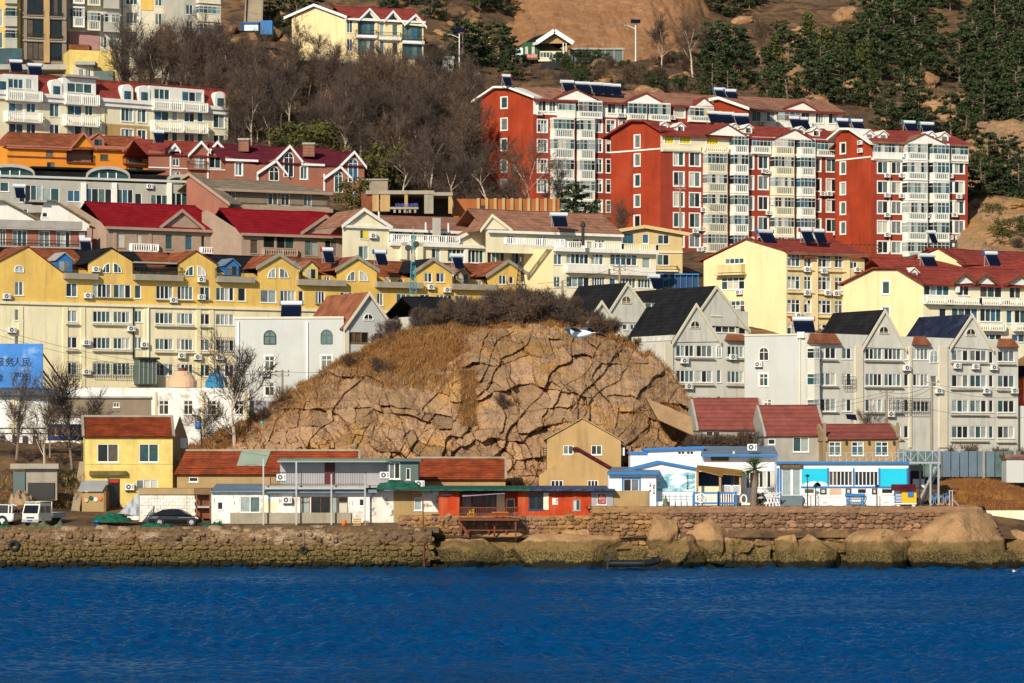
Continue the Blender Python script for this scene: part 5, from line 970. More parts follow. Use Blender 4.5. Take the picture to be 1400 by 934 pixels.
def hood(W, u0, u1, v0, v1, m='tileorange', out=.55):
    t0, t1, za, zb = W.rect(u0, v0, u1, v1); a = MB(); a.hexa([W.pt(t0-.2, za, out), W.pt(t1+.2, za, out), W.pt(t1+.2, za, -.1), W.pt(t0-.2, za, -.1), W.pt(t0+.15, zb, .12), W.pt(t1-.35, zb, .12), W.pt(t1-.35, zb, -.1), W.pt(t0+.15, zb, -.1)]); a.build('hood_roof', m, W.b)
def ledge(W, u0, v, u1, h=.1, out=.28, m='concrete'): t0, t1, za, zb = W.rect(u0, v, u1, v+1); W.boxz(t0, t1, zb-h, zb, out, m, 'ledge')
# --- long yellow terrace block
b = bld('yellow_apartment_row', 'long yellow apartment row with pointed gables and roof terraces behind the grey block', 340, 530, 362, 'apartments')
LY, RY = 349., 384.; UL, UR = -20, 712
W = Wall(b, 'yellow', (UL, LY), (UR, RY), 416, [(-20, 368), (38, 338), (86, 374), (120, 377), (120.3, 360), (152, 340), (181, 358), (181.3, 377), (243, 380), (243.3, 361), (268, 344), (296, 362), (296.3, 380), (352, 383), (352.3, 366), (381, 349), (408, 367), (408.3, 385), (460, 388), (460.3, 369), (487, 352), (515, 370), (515.3, 388), (566, 391), (566.3, 372), (591, 355), (618, 373), (618.3, 391), (666, 394), (666.3, 377), (694, 358), (711.9, 372)], down=0, name='upper_wall')
W.grid([(388, 407)], [(20, 32, 2), (90, 106, 2), (127, 152, 4), (155, 179, 3), (184, 193, 1), (213, 237, 4), (242, 264, 4), (273, 287, 2), (295, 320, 4), (325, 336, 1)], 140)
W.grid([(396, 414)], [(356, 378, 2), (383, 404, 4), (408, 415, 1), (431, 444, 3), (465, 482, 3), (515, 524, 2), (542, 562, 3), (574, 588, 2), (596, 618, 4), (622, 640, 3), (655, 668, 2), (680, 692, 2)], 368)
W.arch(20, 363, 32, 372, round_=.8)
for x0, x1, x2, x3, v0, v1 in ((140, 150, 155, 166, 360, 373), (253, 264, 270, 281, 364, 377), (366, 376.5, 382, 394, 367, 380), (474, 485, 491, 503, 371, 384)): W.arch(x0, v0, x1, v1, half=1); W.arch(x2, v0, x3, v1, half=-1)
W.win(580, 373, 591, 386, 2); W.win(596, 373, 608, 386, 2); W.win(682, 376, 692, 389, 2); W.win(696, 378, 702, 388, 1)
for u, v in ((8, 409), (119, 408), (130, 372), (274, 410), (274, 386), (588, 396), (236, 414), (610, 400)): W.ac(u, v)
zA = W.hit(152, 340)[1]; rise = 3.2
for u0, u1, m in ((60, 100, 'tilerust'), (100, 135, 'tilerust'), (135, 175, 'tiledark'), (175, 218, 'tiledark'), (218, 262, 'tilerust'), (262, 370, 'tiledark'), (370, 400, 'tiledark'), (400, 480, 'tilerust'), (480, 590, 'tilerust'), (590, 712, 'tilerust')): W.slope(6.5, rise, m, -2.0, 0, z=zA-rise-.1, u0=u0, u1=u1)
W.slope(6.5, rise, 'tiledark', -2.0, 0, z=zA-rise-.1, u0=-20, u1=60)
for x in ((-20, 368, 38, 338, 86, 374), (120, 360, 152, 340, 182, 359), (243, 361, 268, 344, 296, 362), (352, 366, 381, 349, 408, 367), (460, 369, 487, 352, 515, 370), (566, 372, 591, 355, 618, 373), (666, 377, 694, 358, 718, 374)): W.cross(*x, 6.5, random.choice(['tiledark', 'tilerust']), 'concrete' if x[0] > 300 else None, .15, .1)
a = MB()
for u0, u1, v in ((86, 131, 379), (181, 247, 381), (294, 345, 383.5), (405, 470, 388), (512, 575, 391), (616, 678, 394)): W.box(u0, v-5, u1, v+3, .7, 'concrete', 'terrace_parapet', .1)
Wa = Wall(b, 'yellow', (UL, LY+2.2), (UR, RY+2.2), 395, [(UL, 364), (UR, 384)], down=0, name='attic_wall', sty='d')
for u in (196, 210, 222, 312, 326, 430, 447, 530, 548, 636, 655): Wa.win(u-4, 368+.034*(u-150), u+4, 380+.034*(u-150), 2)
Wa.done(); W.band(416, .3, .22, 'creamwhite', 100, 'cornice')
dormer(W, 94, 371, 1.9, 2., 1.2, 'bluetrim', 'concgrey'); dormer(W, 326, 376, 1.7, 1.8, 1.6, 'bluetrim', 'sheetblue'); dormer(W, 410, 379, 1.3, 1.7, 1.2, 'creamwhite', 'purplecloth'); dormer(W, 433, 381, 1.8, 2., 1.4, 'housyellow', 'tilebrown'); dormer(W, 620, 386, 1.5, 1.8, 1.2, 'white', 'concgrey'); dormer(W, 642, 388, 1.8, 2., 1.4, 'tan', 'tilebrown')
for u0, u1, vt, vb in ((182, 247, 364, 377), (294, 332, 367, 380), (620, 660, 381, 391)): W.openbal(u0, u1, vt, vb, .5, 'concrete', 'iron')
W.box(182, 358.5, 241, 360.5, .3, 'concgrey', 'canopy', 2.2)
for u0, u1, v in ((127, 179, 409), (213, 264, 412), (273, 287, 412), (383, 404, 416), (431, 444, 417)): ledge(W, u0-1, v-2, u1+1)
W.done()
W = Wall(b, 'paleyellow', (UL, LY), (UR, RY), 530, 416.5)
cols = [(20, 32, 2), (90, 106, 2), (127, 151, 4), (155, 178, 4), (212, 237, 4), (242, 264, 4), (273, 287, 2), (295, 320, 4)]
W.grid([(425, 441), (461, 477), (496, 513)], cols, 140); W.grid([(425, 441), (461, 477)], [(184, 194, 2)], 190)
for u in (28, 89, 113, 200, 271, 289): W.pil(u, .55, 418+.02*u, 530, 'pilaster', .1)
W.pil(182, .12, 420, 490, 'iron', .15, 'drain_pipe'); W.pil(202, .14, 420, 520, 'upvc', .2, 'drain_pipe')
W.box(183, 492, 208, 526, 1.2, 'boothgreen', 'glazed_porch'); W.box(182, 489, 210, 492, 1.6, 'iron', 'porch_roof')
for u in (184, 190, 196, 202, 207): W.box(u-.5, 493, u+.5, 525, 1.26, 'concgrey', 'porch_frame')
for u, v in ((15, 455), (117, 472), (117, 512), (178, 453), (269, 492), (299, 492), (247, 490), (196, 475)): W.ac(u, v)
for v in (444.5, 480.5): 
    for u0, u1 in ((89, 108), (126, 180), (211, 240), (241, 266), (272, 289)): ledge(W, u0, v+.02*(u0-140), u1, .1, .32)
for u0, u1, v0, v1 in ((125, 153, 495, 516), (89, 107, 495, 515), (154, 180, 497, 517), (295, 321, 462, 482)):
    t0, t1, za, zb = W.rect(u0, v0, u1, v1); a = MB(); n = int((t1-t0)/.25)
    for i in range(n+1): c = t0+(t1-t0)*i/n; a.bar(W.pt(c, za, .35), W.pt(c, zb, .35), .035)
    for k in range(4): zz = za+(zb-za)*k/3; a.bar(W.pt(t0, zz, .35), W.pt(t1, zz, .35), .04)
    a.build('window_grille', 'iron', b)
W.done()
# --- grey block at left of the crag
b = bld('grey_gabled_block', 'pale grey block with one steep red roofed gable left of the crag', 430, 575, 346, 'building')
W = Wall(b, 'greylight', (321, 347.2), (470, 346), 585, 434.5, depth=9, sty='d')
W.arch(361, 452, 377, 470.5, fm='iron', sty='t'); W.arch(439, 451, 454, 470, fm='boothgreen', sty='t'); W.win(362, 487, 375, 507, 2, 2, fm='white', tm='white'); W.win(439, 486, 454, 505, 2, 2, tm='white'); W.win(362, 523, 375, 541, 2, 2, tm='white'); W.ac(364, 515)
for u in (326, 420): W.pil(u, .2, 440, 560, 'upvc', .2, 'drain_pipe')
W.box(321, 433, 470, 436, .12, 'greycream', 'coping'); W.done()
W = Wall(b, 'greylight', (470, 345.6), (534, 348.4), 575, [(470, 449), (503, 402), (533.9, 447)], depth=.2, sty='k'); W.win(475, 454, 504, 469, 3, fm='wood'); W.win(511, 455, 531, 466, 3); W.arch(497, 429, 510, 438, sty='b'); W.cross(470, 449, 503, 402, 534, 447, 9.5, 'tileorange', 'greycream', .3, .15); W.pil(473, .5, 452, 560, 'greycream', .25); W.done()
# --- grey gabled terrace right of the crag
GR = 'greygab'; mat('greygab', (.60, .585, .51), .9, .1, .35, .55, (.33, .27, .2))
b = bld('grey_apartment_terrace', 'front grey apartment terrace with three steep black gable roofs', 1160, 610, 350, 'apartments')
def gab(W, uL, vL, uA, vA, uR, vR, dep, m, win=True):
    a, p, c = (W.hit(*x) for x in ((uL, vL), (uA, vA), (uR, vR))); x = MB(); x.prism([W.pt(*a, .12), W.pt(*c, .12), W.pt(*p, .12)], -W.n*.5); x.build('gable', 'greygab', W.b); W.cross(uL, vL, uA, vA, uR, vR, dep, m, 'greycream', .2, .14)
    if win:
        t, z = (p[0], a[1]*.45+p[1]*.55); u = 700+F*(W.pt(t, z).x)/W.pt(t, z).y; vv = VH-(z-H)*F/W.pt(t, z).y; o = W.A.copy(); W.A = W.A+W.n*.13; W.arch(u-6.5, vv-2, u+6.5, vv+8, sty='k', fm='greycream', round_=1.); W.A = o
W = Wall(b, GR, (908, 346), (1018, 351.2), 612, [(908, 470), (919, 466), (919.2, 458), (1018, 456)], depth=8, sty='m')
W.grid([(472, 488), (506, 523), (542, 559), (578, 594)], [(924, 949, 4), (952, 974, 3), (994, 1017, 4)], 950); W.grid([(506, 523), (542, 559)], [(980, 986, 1)], 983)
W.arch(979, 472, 986, 489); gab(W, 919, 468, 950, 418, 982, 467, 9.5, 'tiledark'); hood(W, 992, 1018, 457, 466); W.pil(914, 1., 470, 612, 'greycream', .15)
for u, v in ((934, 497), (940, 532), (1000, 492)): W.ac(u, v)
for v in (490, 526, 561): ledge(W, 922, v, 976); ledge(W, 992, v+1, 1018)
W.done()
W = Wall(b, 'greylight', (1018, 349.5), (1105, 347), 612, 458, depth=8, sty='d'); W.arch(1038, 475, 1051, 493, sty='d'); W.win(1038, 511, 1050, 528, 2, 2, tm='white'); W.win(1044, 546, 1055, 560, 2, 2); W.ac(1038, 502); W.pil(1094, .16, 462, 600, 'greycream', .2, 'drain_pipe'); W.box(1018, 456.5, 1105, 459, .12, 'greycream', 'coping'); W.box(1091, 454, 1101, 462, .4, 'white', 'roof_tank'); W.done()
W = Wall(b, GR, (1105, 346.6), (1392, 360), 612, [(1105, 455), (1391.9, 466)], depth=8)
rows = [(477, 492), (511, 528), (546, 563), (582, 599)]
W.grid(rows, [(1121, 1143, 3), (1151, 1164, 2), (1183, 1206, 4), (1209, 1232, 4), (1301, 1324, 3), (1326, 1349, 3), (1364, 1387, 3)], 1215); W.grid(rows[:2], [(1248, 1269, 4)], 1258); W.grid(rows[1:], [(1236, 1242, 1), (1352, 1358, 1)], 1239); W.win(1272, 513, 1281, 529, 1); W.win(1248, 548, 1270, 563, 4, sty='k'); W.arch(1271, 479, 1282, 496); W.win(1236, 479, 1242, 492, 1); W.win(1352, 480, 1358, 497, 1)
W.bay(1104, 1120, [(476, 491, 509), (511, 527, 545), (546, 562, 575)], .7, GR, 3, 'p', .6, False, 1110)
gab(W, 1179, 475, 1208, 426, 1236, 477, 9.5, 'tiledark'); gab(W, 1299, 474.5, 1327, 432, 1355, 478, 9.5, 'tilenavy')
for u0, u1, v0, v1 in ((1106, 1145, 456, 470), (1248, 1268, 460, 472), (1364, 1388, 463, 475)): hood(W, u0, u1, v0, v1)
for u, w_ in ((1174, 1.), (1289, 1.1), (1244, .3)): W.pil(u, w_, 474, 612, 'greycream', .15)
for u, v in ((1307, 504), (1332, 505), (1357, 506), (1347, 538), (1385, 538), (1282, 538), (1238, 507), (1216, 570)): W.ac(u, v)
for k, (v0, v1) in enumerate(rows):
    for u0, u1 in ((1120, 1145), (1181, 1234), (1299, 1351), (1362, 1388)): ledge(W, u0, v1+2.5+.022*(u0-1215), u1)
for u0, u1, v0, v1 in ((1213, 1270, 545, 566), (1150, 1167, 515, 532), (1181, 1207, 580, 602)):
    t0, t1, za, zb = W.rect(u0, v0, u1, v1); a = MB(); n = int((t1-t0)/.3)
    for i in range(n+1): c = t0+(t1-t0)*i/n; a.bar(W.pt(c, za, .4), W.pt(c, zb, .4), .035)
    for k in range(4): zz = za+(zb-za)*k/3; a.bar(W.pt(t0, zz, .4), W.pt(t1, zz, .4), .04)
    a.build('window_grille', 'iron', b)
W.done()
b = bld('grey_apartment_terrace', 'rear grey terrace with black steep roofs just above the crag right side', 900, 470, 366, 'apartments')
W = Wall(b, GR, (820, 361), (905, 365.5), 520, 440, depth=6, sty='d'); W.grid([(443, 451)], [(838, 858, 3), (862, 876, 3)], 850); gab(W, 831, 428, 856, 389, 886, 430, 9.5, 'tiledark'); W.box(831, 427, 886, 441, .11, GR, 'gable_base'); W.done()
W = Wall(b, GR, (900, 364), (1024, 371), 520, 446, depth=6, sty='d'); W.win(978, 446, 1006, 455, 3, sty='k'); gab(W, 956, 425, 978, 393, 1022, 452, 19, 'tiledark', False); W.box(956, 425, 1022, 446, .11, GR, 'gable_base'); W.win(1010, 448, 1020, 458, 1); a = MB(); o = W.A.copy(); W.A = W.A+W.n*.13; x = W.win(972, 418, 986, 432, 2, sty='k'); W.holes.pop(); W.A = o; W.done()
Wd = Wall(b, GR, (865, 374), (905, 376), 440, 414, depth=4, sty='p'); Wd.win(882, 414, 900, 425, 2); Wd.done()
b = bld('grey_gable_house', 'narrow pale grey gable half hidden behind the crag crest', 821, 466, 353, 'house'); W = Wall(b, GR, (790, 351.5), (858, 354.5), 500, [(790, 460), (821, 414), (857.9, 468)], depth=6); W.cross(790, 460, 821, 414, 858, 468, 5, 'tiledark', 'greycream', .2, .14); W.done()
a = MB(); c = P(880, 441, 360); a.lathe([(.02, 0), (.5, .1), (.62, .3)], (0, 0, 0), 12); o = prop(a.build('satellite_dish', 'bluecap', None, True), 'blue satellite dish on the rear grey terrace', 'dish'); o.location = c; o.rotation_euler = (math.radians(80), 0, .3); o.scale = (.8, .8, .8)
b = bld('dark_roof_house', 'low house with a dark slate roof behind the crag brush', 610, 430, 350, 'house'); W = Wall(b, GR, (577, 348), (640, 351), 470, [(577, 432), (640, 432)], depth=5); W.slope(4, 2., 'tiledark', .3, .2); W.done()
# --- white houses with brown tiles
b = bld('white_terrace_house', 'white terrace house with brown tiled roof and roof balustrade, behind the yellow row', 590, 400, 393, 'house')
W = Wall(b, 'creamwhite', (468, 387), (716, 399), 415, [(468, 309), (496, 287.5), (532, 311), (532.3, 333), (624, 337), (624.3, 327), (652, 313), (680, 330), (680.3, 340), (716, 341)], depth=0, sty='t')
W.grid([(340, 358)], [(490, 504, 2), (590, 602, 2), (612, 636, 4), (639, 661, 4), (666, 690, 4), (699, 710, 2)], 600); W.win(492, 315, 503, 327, 2, sty='b'); W.box(496, 316, 503, 326, .03, 'yellowtrim', 'shutter'); W.ac(509, 326)
W.pil(550, .8, 331, 355, 'creamwhite', .5); W.pil(572, .8, 331, 358, 'creamwhite', .5); W.pil(636, .5, 340, 380, 'white', .3)
W.openbal(534, 626, 320, 331, .4, 'whiteclean', 'bal'); W.band(334.5, .4, .5, 'white', 560, 'cornice', 532); W.box(470, 309, 532, 312.5, .35, 'white', 'cornice'); W.cross(468, 309, 496, 287.5, 532, 311, 7, 'tilebrown', 'white', .3, .14); W.cross(624, 327, 652, 313, 680, 330, 4, 'tilebrown', 'white', .3, .12); W.done()
Ws = Wall(b, 'creamwhite', (500, 391.5), (716, 402), 345, [(500, 312), (716, 321)], down=0, name='set_back_wall', sty='d')
for u in (545, 565, 585, 605): Ws.win(u-6, 316+.04*(u-545), u+6, 328+.04*(u-545), 2)
zr = W.hit(496, 287.5)[1]; ze = Ws.top[0][1]; Ws.slope(5, zr-ze-.1, 'tilebrown', .5, 0, fascia='white', u0=504, u1=690); Ws.done()
a = MB(); p = P(597, 312, 394); a.box(p.x-.5, p.x+.5, p.y-.4, p.y+.4, p.z-1, p.z+1.2); a.build('chimney', 'concgrey', b)
for u, v in ((518, 295), (582, 310), (613, 311)): a = MB(); p = P(u, v, 394); a.tube(p-V((0, 0, .6)), p+V((0, 0, .5)), .1); a.build('vent_pipe', 'whiteclean', b)
b = bld('cream_balcony_house', 'cream balcony house with brown tiled roof and solar heater, right of its white twin', 800, 410, 396, 'house')
W = Wall(b, 'cream', (716, 396.5), (756, 392), 430, [(716, 341), (756, 341)], depth=0); W.done()
W = Wall(b, 'creamwhite', (756, 392), (897, 398.7), 430, 341, depth=0, sty='t')
W.win(757, 347, 768, 362, 2); W.win(774, 347, 805, 361, 5); W.win(808, 347, 825, 362, 3, 2); W.win(834, 348, 871, 363, 5, 2); W.win(878, 351, 889, 367, 1)
W.win(757, 378, 766, 393, 2); W.win(774, 378, 806, 393, 4); W.win(809, 379, 827, 393, 5); W.win(833, 380, 842, 394, 1); W.win(846, 380, 869, 394, 5); W.win(872, 381, 890, 394, 4)
W.openbal(772, 827, 362, 373, .8, 'white', 'solid'); W.openbal(833, 892, 365, 376, .8, 'white', 'solid'); W.band(341, .5, .7, 'white', 760, 'cornice'); W.openbal(757, 772, 328, 338, .2, 'whiteclean', 'bal')
W.openbal(690, 770, 327, 338, .3, 'whiteclean', 'bal', 760); W.openbal(775, 850, 330, 341, .3, 'white', 'bal'); W.openbal(850, 897, 333, 344, .3, 'creamwhite', 'bal'); W.done()
Ws = Wall(b, 'creamwhite', (664, 392), (850, 400.5), 345, [(664, 314), (850, 324)], down=0, name='set_back_wall', sty='d'); Ws.slope(5, 2.6, 'tilebrown', .5, 0, fascia='white')
for u in (700, 740, 790, 820): Ws.win(u-7, 320+.05*(u-664), u+7, 332+.05*(u-664), 3)
Ws.cross(657, 314, 671, 296, 696, 315, 4, 'tilebrown', 'creamwhite', .3, .12); a = MB(); p = [Ws.hit(*x) for x in ((657, 314), (696, 315), (671, 296))]; a.prism([Ws.pt(*x, .2) for x in p], -Ws.n*.3); a.build('gable', 'creamwhite', b); Ws.done()
a = MB(); p = P(797, 330, 392); a.lathe([(.2, 0), (.18, 2.2), (.35, 2.3), (.3, 2.6), (.05, 2.9)], p-V((0, 0, .5)), 10); a.build('flue', 'iron', b)
b = bld('tan_villa', 'small tan villa with a low hipped gable between cream house and red blocks', 880, 375, 414, 'house')
W = Wall(b, 'beige', (832, 412), (933, 414), 395, [(832, 319), (880, 312), (933, 320)], depth=8, sty='t'); W.win(851, 320, 866, 334, 2, fm='bluetrim'); W.win(878, 320, 887, 333, 1); W.win(899, 321, 915, 334, 2); W.win(898, 348, 915, 363, 2); W.band(344, .2, .15, 'creamwhite', 850); W.cross(828, 319, 880, 311, 938, 321, 8, 'tilemaroon', 'beige', .5, .14); W.openbal(850, 925, 363, 371, .7, 'creamwhite', 'iron'); W.done()
b = bld('glass_pergola', 'dark blue glazed terrace enclosure below the tan villa', 925, 396, 404, 'pergola'); pbox(b, 'glazing', 'bluedk', 897, 378, 954, 398, 404.2, 3); pbox(b, 'roof', 'bluetrim', 895, 374, 956, 376, 403.8, 4)
for u in range(898, 956, 8): pbox(b, 'mullion', 'bluetrim', u, 376, u+1.2, 398, 404, .12)
# --- cream block with red roof (right of centre)
b = bld('cream_apartment_block', 'cream apartment block with red roof and rusty stained window bays', 1080, 455, 396, 'apartments')
W = Wall(b, 'cream', (962, 401), (1075, 394), 462, [(962, 357), (1021, 328), (1075, 344)], sty='d')
W.win(991, 353, 1017, 361, 4, fm='upvc'); W.win(986, 379, 1018, 396, 4, 2); W.win(993, 411, 1018, 432, 4, 2); W.box(984, 362, 1019, 373, .9, 'creamdirty', 'balcony'); W.box(982, 374, 1021, 376.5, 1., 'creamdirty', 'ledge'); W.box(984, 376.5, 1020, 379, .3, 'creamdirty', 'lintel'); W.ac(1012, 403); W.ac(1000, 437); W.openbal(999, 1018, 424, 432, .8, 'iron', 'iron')
W.cross(958, 358, 1021, 328, 1078, 345, 1.2, 'tilered', None, .3, .16); W.done()
W = Wall(b, 'creamdirty', (1075, 394), (1182, 399.2), 462, [(1075, 345), (1182, 354)], depth=10, sty='d')
rows = [(348, 365), (378, 396), (410, 428), (443, 460)]
W.grid(rows, [(1076, 1094, 3), (1099, 1109, 2), (1118, 1136, 3), (1141, 1152, 2)], 1105, 2); W.win(1162, 358, 1172, 368, 2); W.win(1162, 385, 1172, 396, 2)
for u, v in ((1102, 372), (1102, 404), (1096, 436), (1125, 374), (1130, 404), (1142, 405), (1171, 372), (1142, 434), (1090, 435)): W.ac(u, v)
for u in (1113.5, 1157): W.pil(u, .9, 350, 460, 'cream', .14)
W.slope(6, 1.8, 'tilered', .6, .2, fascia='tilebrown'); W.box(1097, 349, 1111, 354, .6, 'tileorange', 'hood_roof')
for v in (369, 400, 432): ledge(W, 1075, v, 1112, .08, .3, 'creamdirty'); ledge(W, 1116, v+2, 1155, .08, .3, 'creamdirty')
W.done()
b = bld('roof_pergola', 'rusty pergola and stair on a red roof behind the cream block', 1175, 360, 405, 'pergola'); a = MB()
for u in range(1150, 1204, 6): a.bar(P(u, 335, 405), P(u, 350, 405), .08); a.bar(P(u, 336, 405), P(u+4, 334, 409), .08)
a.bar(P(1150, 336, 405), P(1204, 340, 405), .1); a.bar(P(1150, 343, 405), P(1204, 346, 405), .08); a.bar(P(1183, 370, 404), P(1192, 348, 405), .12); a.bar(P(1188, 370, 404), P(1197, 348, 405), .12)
for i in range(6): a.bar(P(1184+i*1.5, 368-i*3.6, 404), P(1189+i*1.5, 368-i*3.6, 404), .08)
a.build('frame', 'rust', b)
b = bld('yellow_wing_house', 'cream wing with red roof squeezed between cream blocks and red towers', 1220, 380, 402, 'house'); W = Wall(b, 'cream', (1180, 401), (1206, 402), 400, 356, depth=6); W.done(); pbox(b, 'roof', 'tilered', 1178, 352, 1215, 357, 400.5, 8)
W = Wall(b, 'creamdirty', (1200, 400), (1250, 402), 400, [(1200, 372), (1222, 364), (1250, 372)], depth=8); W.cross(1198, 372, 1222, 363, 1252, 372, 8, 'tilered', None, .3, .14); W.done()
b = bld('cream_gable_house', 'cream gable with red roof behind the right hand cream block', 1300, 372, 398, 'house')
W = Wall(b, 'cream', (1249, 401), (1314, 398), 380, [(1249, 355), (1283, 341), (1314, 359)], sty='d'); W.cross(1247, 355, 1283, 340.5, 1316, 360, 2, 'tilered', None, .3, .14); W.done()
W = Wall(b, 'cream', (1314, 398), (1440, 406), 385, 361, depth=6); W.slope(6, 2.0, 'tilered', .6, .3); W.done()
Wb = Wall(b, 'cream', (1215, 393), (1420, 398), 385, 374, depth=4, name='lower_wall'); Wb.slope(5, 1.9, 'tilered', .4, .3); Wb.done()
# --- cream block at the right edge
b = bld('cream_balcony_block', 'cream block with small red gablets and white balustrades at the right edge', 1300, 460, 378, 'apartments')
W = Wall(b, 'cream', (1153, 382), (1262, 376.5), 470, [(1153, 388), (1195, 369), (1228, 369), (1261.9, 388)], sty='d'); W.win(1206, 385, 1216, 402, 1, tm='white'); W.win(1206, 420, 1216, 436, 1, tm='white')
for x in ((1149, 390, 1195, 368.5, 1196, 368.5), (1227, 368.5, 1228, 368.5, 1266, 390)): pass
a = MB(); t_ = [W.hit(*x) for x in ((1148, 391), (1195, 368), (1228, 368), (1266, 391))]
for p0, p1 in zip(t_, t_[1:]): a.prism([W.pt(p0[0], p0[1], .5), W.pt(p1[0], p1[1], .5), W.pt(p1[0], p1[1], -6), W.pt(p0[0], p0[1], -6)], (0, 0, .22))
a.build('roof', 'tilered', b); W.done()
W = Wall(b, 'creamwhite', (1262, 376.5), (1425, 384), 470, 389, depth=8, sty='t')
W.win(1263, 389.5, 1298, 404, 4); W.win(1310, 389.5, 1325, 404, 2, sty='d'); W.win(1340, 389.5, 1370, 407, 3, sty='d'); W.win(1380, 391, 1396, 408, 2, sty='d')
W.win(1284, 421, 1294, 433, 1); W.win(1301, 421, 1337, 440, 4); W.win(1340, 422, 1369, 440, 4); W.win(1376, 424, 1384, 442, 1); W.win(1387, 424, 1410, 442, 3); W.win(1344, 457, 1370, 465, 3); W.win(1383, 457, 1410, 468, 3)
W.openbal(1262, 1336, 405, 416, .8, 'white', 'bal'); W.openbal(1338, 1420, 407, 418, .8, 'white', 'bal', 1345); W.openbal(1300, 1370, 441, 452, .7, 'white', 'bal'); W.openbal(1384, 1420, 442, 453, .7, 'white', 'bal')
W.box(1305, 392, 1309, 400, .5, 'upvc', 'air_vent'); W.ac(1298, 417); W.ac(1374, 418)
W.slope(6, 2.2, 'tilered', .5, .1); 
for x in ((1300, 389, 1315, 375, 1331, 387), (1330, 388, 1344, 376, 1360, 389), (1374, 389, 1392, 377, 1412, 391)): pediment(W, *x, 'white', 'tilered', 3.5, .3, 'tileorange')
W.done(); dormer(W, 1265, 380, 1.1, 1.2, 2.4, 'white', 'white')
b = bld('red_side_house', 'sliver of a dark roofed orange red house at the right edge', 1395, 600, 365, 'house'); W = Wall(b, 'redwall', (1390, 362), (1440, 364), 555, [(1390, 522), (1440, 500)], depth=8); W.done(); pbox(b, 'roof', 'tiledark', 1388, 500, 1440, 522, 364, 6); pbox(b, 'lower_wall', 'greylight', 1390, 555, 1440, 620, 361, 3)
# ---------------------------------------------------------------- upper rows
def stonehouse(lb, L, R, SL, top, stop, wins, rise, run, gabs, m='stonepink', roof='tilecrimson', vb=348):
    b = bld('stone_house', lb, (L[0]+R[0])/2, vb, (L[1]+R[1])/2, 'house')
    W = Wall(b, m, L, R, vb, top, sty='d', fm='stonepink'); 
    for w_ in wins: W.win(*w_)
    z = W.top[0][1]; W.slope(run, rise, roof, .5, .3, z=z, hipR=2., fascia='stonepink')
    for g in gabs: W.cross(*g, run*.95, roof, 'stonepink', .3, .12)
    S = Wall(b, m, SL, L, vb, stop); S.done(); return b, W
b, W = stonehouse('stone clad house with crimson roof and front gable, left of its pair', (145, 394), (312, 402), (88, 400), [(145, 309), (219, 312), (247.5, 289), (276, 313), (312, 315)], [(88, 283), (96, 277), (144.9, 308)], [(161, 317, 171, 339, 1), (187, 318, 194, 335, 1), (226, 320, 236, 341, 1, 1, 't'), (253, 321, 263, 342, 1, 1, 't'), (294, 323, 304, 344, 1, 1, 't'), (275, 322, 280, 338, 1)], 3.1, 6, [(219, 311, 247.5, 289, 276, 313)])
W.openbal(178, 214, 333, 344, .5, 'whiteclean', 'bal'); W.openbal(274, 300, 338, 347, .5, 'whiteclean', 'bal')
for u in (157, 205): W.pil(u, .4, 312, 345, 'stonepink', .12)
W.done()
b, W = stonehouse('stone clad house with crimson roof and skylight, right of its pair', (330, 396.5), (490, 404), (276, 402), [(330, 318), (412, 320), (444, 297), (471, 321), (490, 323)], [(276, 290), (283, 287), (329.9, 317)], [(342, 327, 353, 347, 1), (360, 322, 376, 339, 1, 1, 'b'), (378, 322, 402, 340, 2, 1, 'd'), (417, 328, 434, 350, 2, 1, 't'), (444, 329, 461, 351, 2), (470, 326, 485, 343, 2, 1, 'k')], 3.1, 6, [(412, 319, 444, 297, 471, 321)])
W.openbal(359, 404, 339, 350, .5, 'stonepink', 'bal'); t, z = W.hit(345, 303); a = MB(); a.box(-.7, .7, -.5, .5, 0, .12); o = a.build('skylight', 'gblue', b); o.location = P(344, 300, 399)-wloc(b); o.rotation_euler = (.47, 0, W.yaw); W.done()
for u in (334, 410, 470): pass
b = bld('grey_roof_house', 'weathered house with grey brown gambrel roofs and iron railing at the left edge', 50, 345, 390, 'house')
W = Wall(b, 'pinkbrick', (-25, 388), (124, 393), 346, 312, depth=6, sty='d'); W.grid([(315, 338)], [(0, 8, 2), (17, 37, 3), (53, 68, 2), (77, 96, 3)], 30); W.box(108, 318, 116, 326, .05, 'upvc', 'window_box'); W.box(-25, 302, 110, 313, .9, 'concgrey', 'balcony_slab'); W.openbal(-22, 108, 328, 339, .5, 'concgrey', 'iron', 40)
W.pil(122, .6, 312, 345, 'stonepink', .15); W.done(); W2 = Wall(b, 'white', (-25, 390), (122, 395), 315, [(-25, 302), (-12, 276), (4, 276), (54, 303), (60, 276), (74, 276), (122, 306)], down=0, name='upper_wall', sty='k'); W2.win(58, 291, 65, 297, 1); W2.win(32, 286, 38, 292, 1)
for p_ in (((4, 276), (54, 303)), ((74, 276), (122, 306)), ((-12, 276), (4, 276)), ((60, 276), (74, 276))):
    x0, x1 = W2.hit(*p_[0]), W2.hit(*p_[1]); a = MB(); a.prism([W2.pt(*x0, .6), W2.pt(*x1, .6), W2.pt(*x1, -6), W2.pt(*x0, -6)], (0, 0, .2)); a.build('roof', 'tilegreybrown', b)
W2.box(40, 274, 62, 277, .8, 'concgrey', 'canopy', 3); W2.done()
b = bld('teal_glass_house', 'pale grey flat roofed house with arched roof hood and teal glazing', 150, 290, 417, 'house')
W = Wall(b, 'greystone', (-25, 413), (275, 424), 295, [(-25, 243), (275, 254)], depth=8, sty='t')
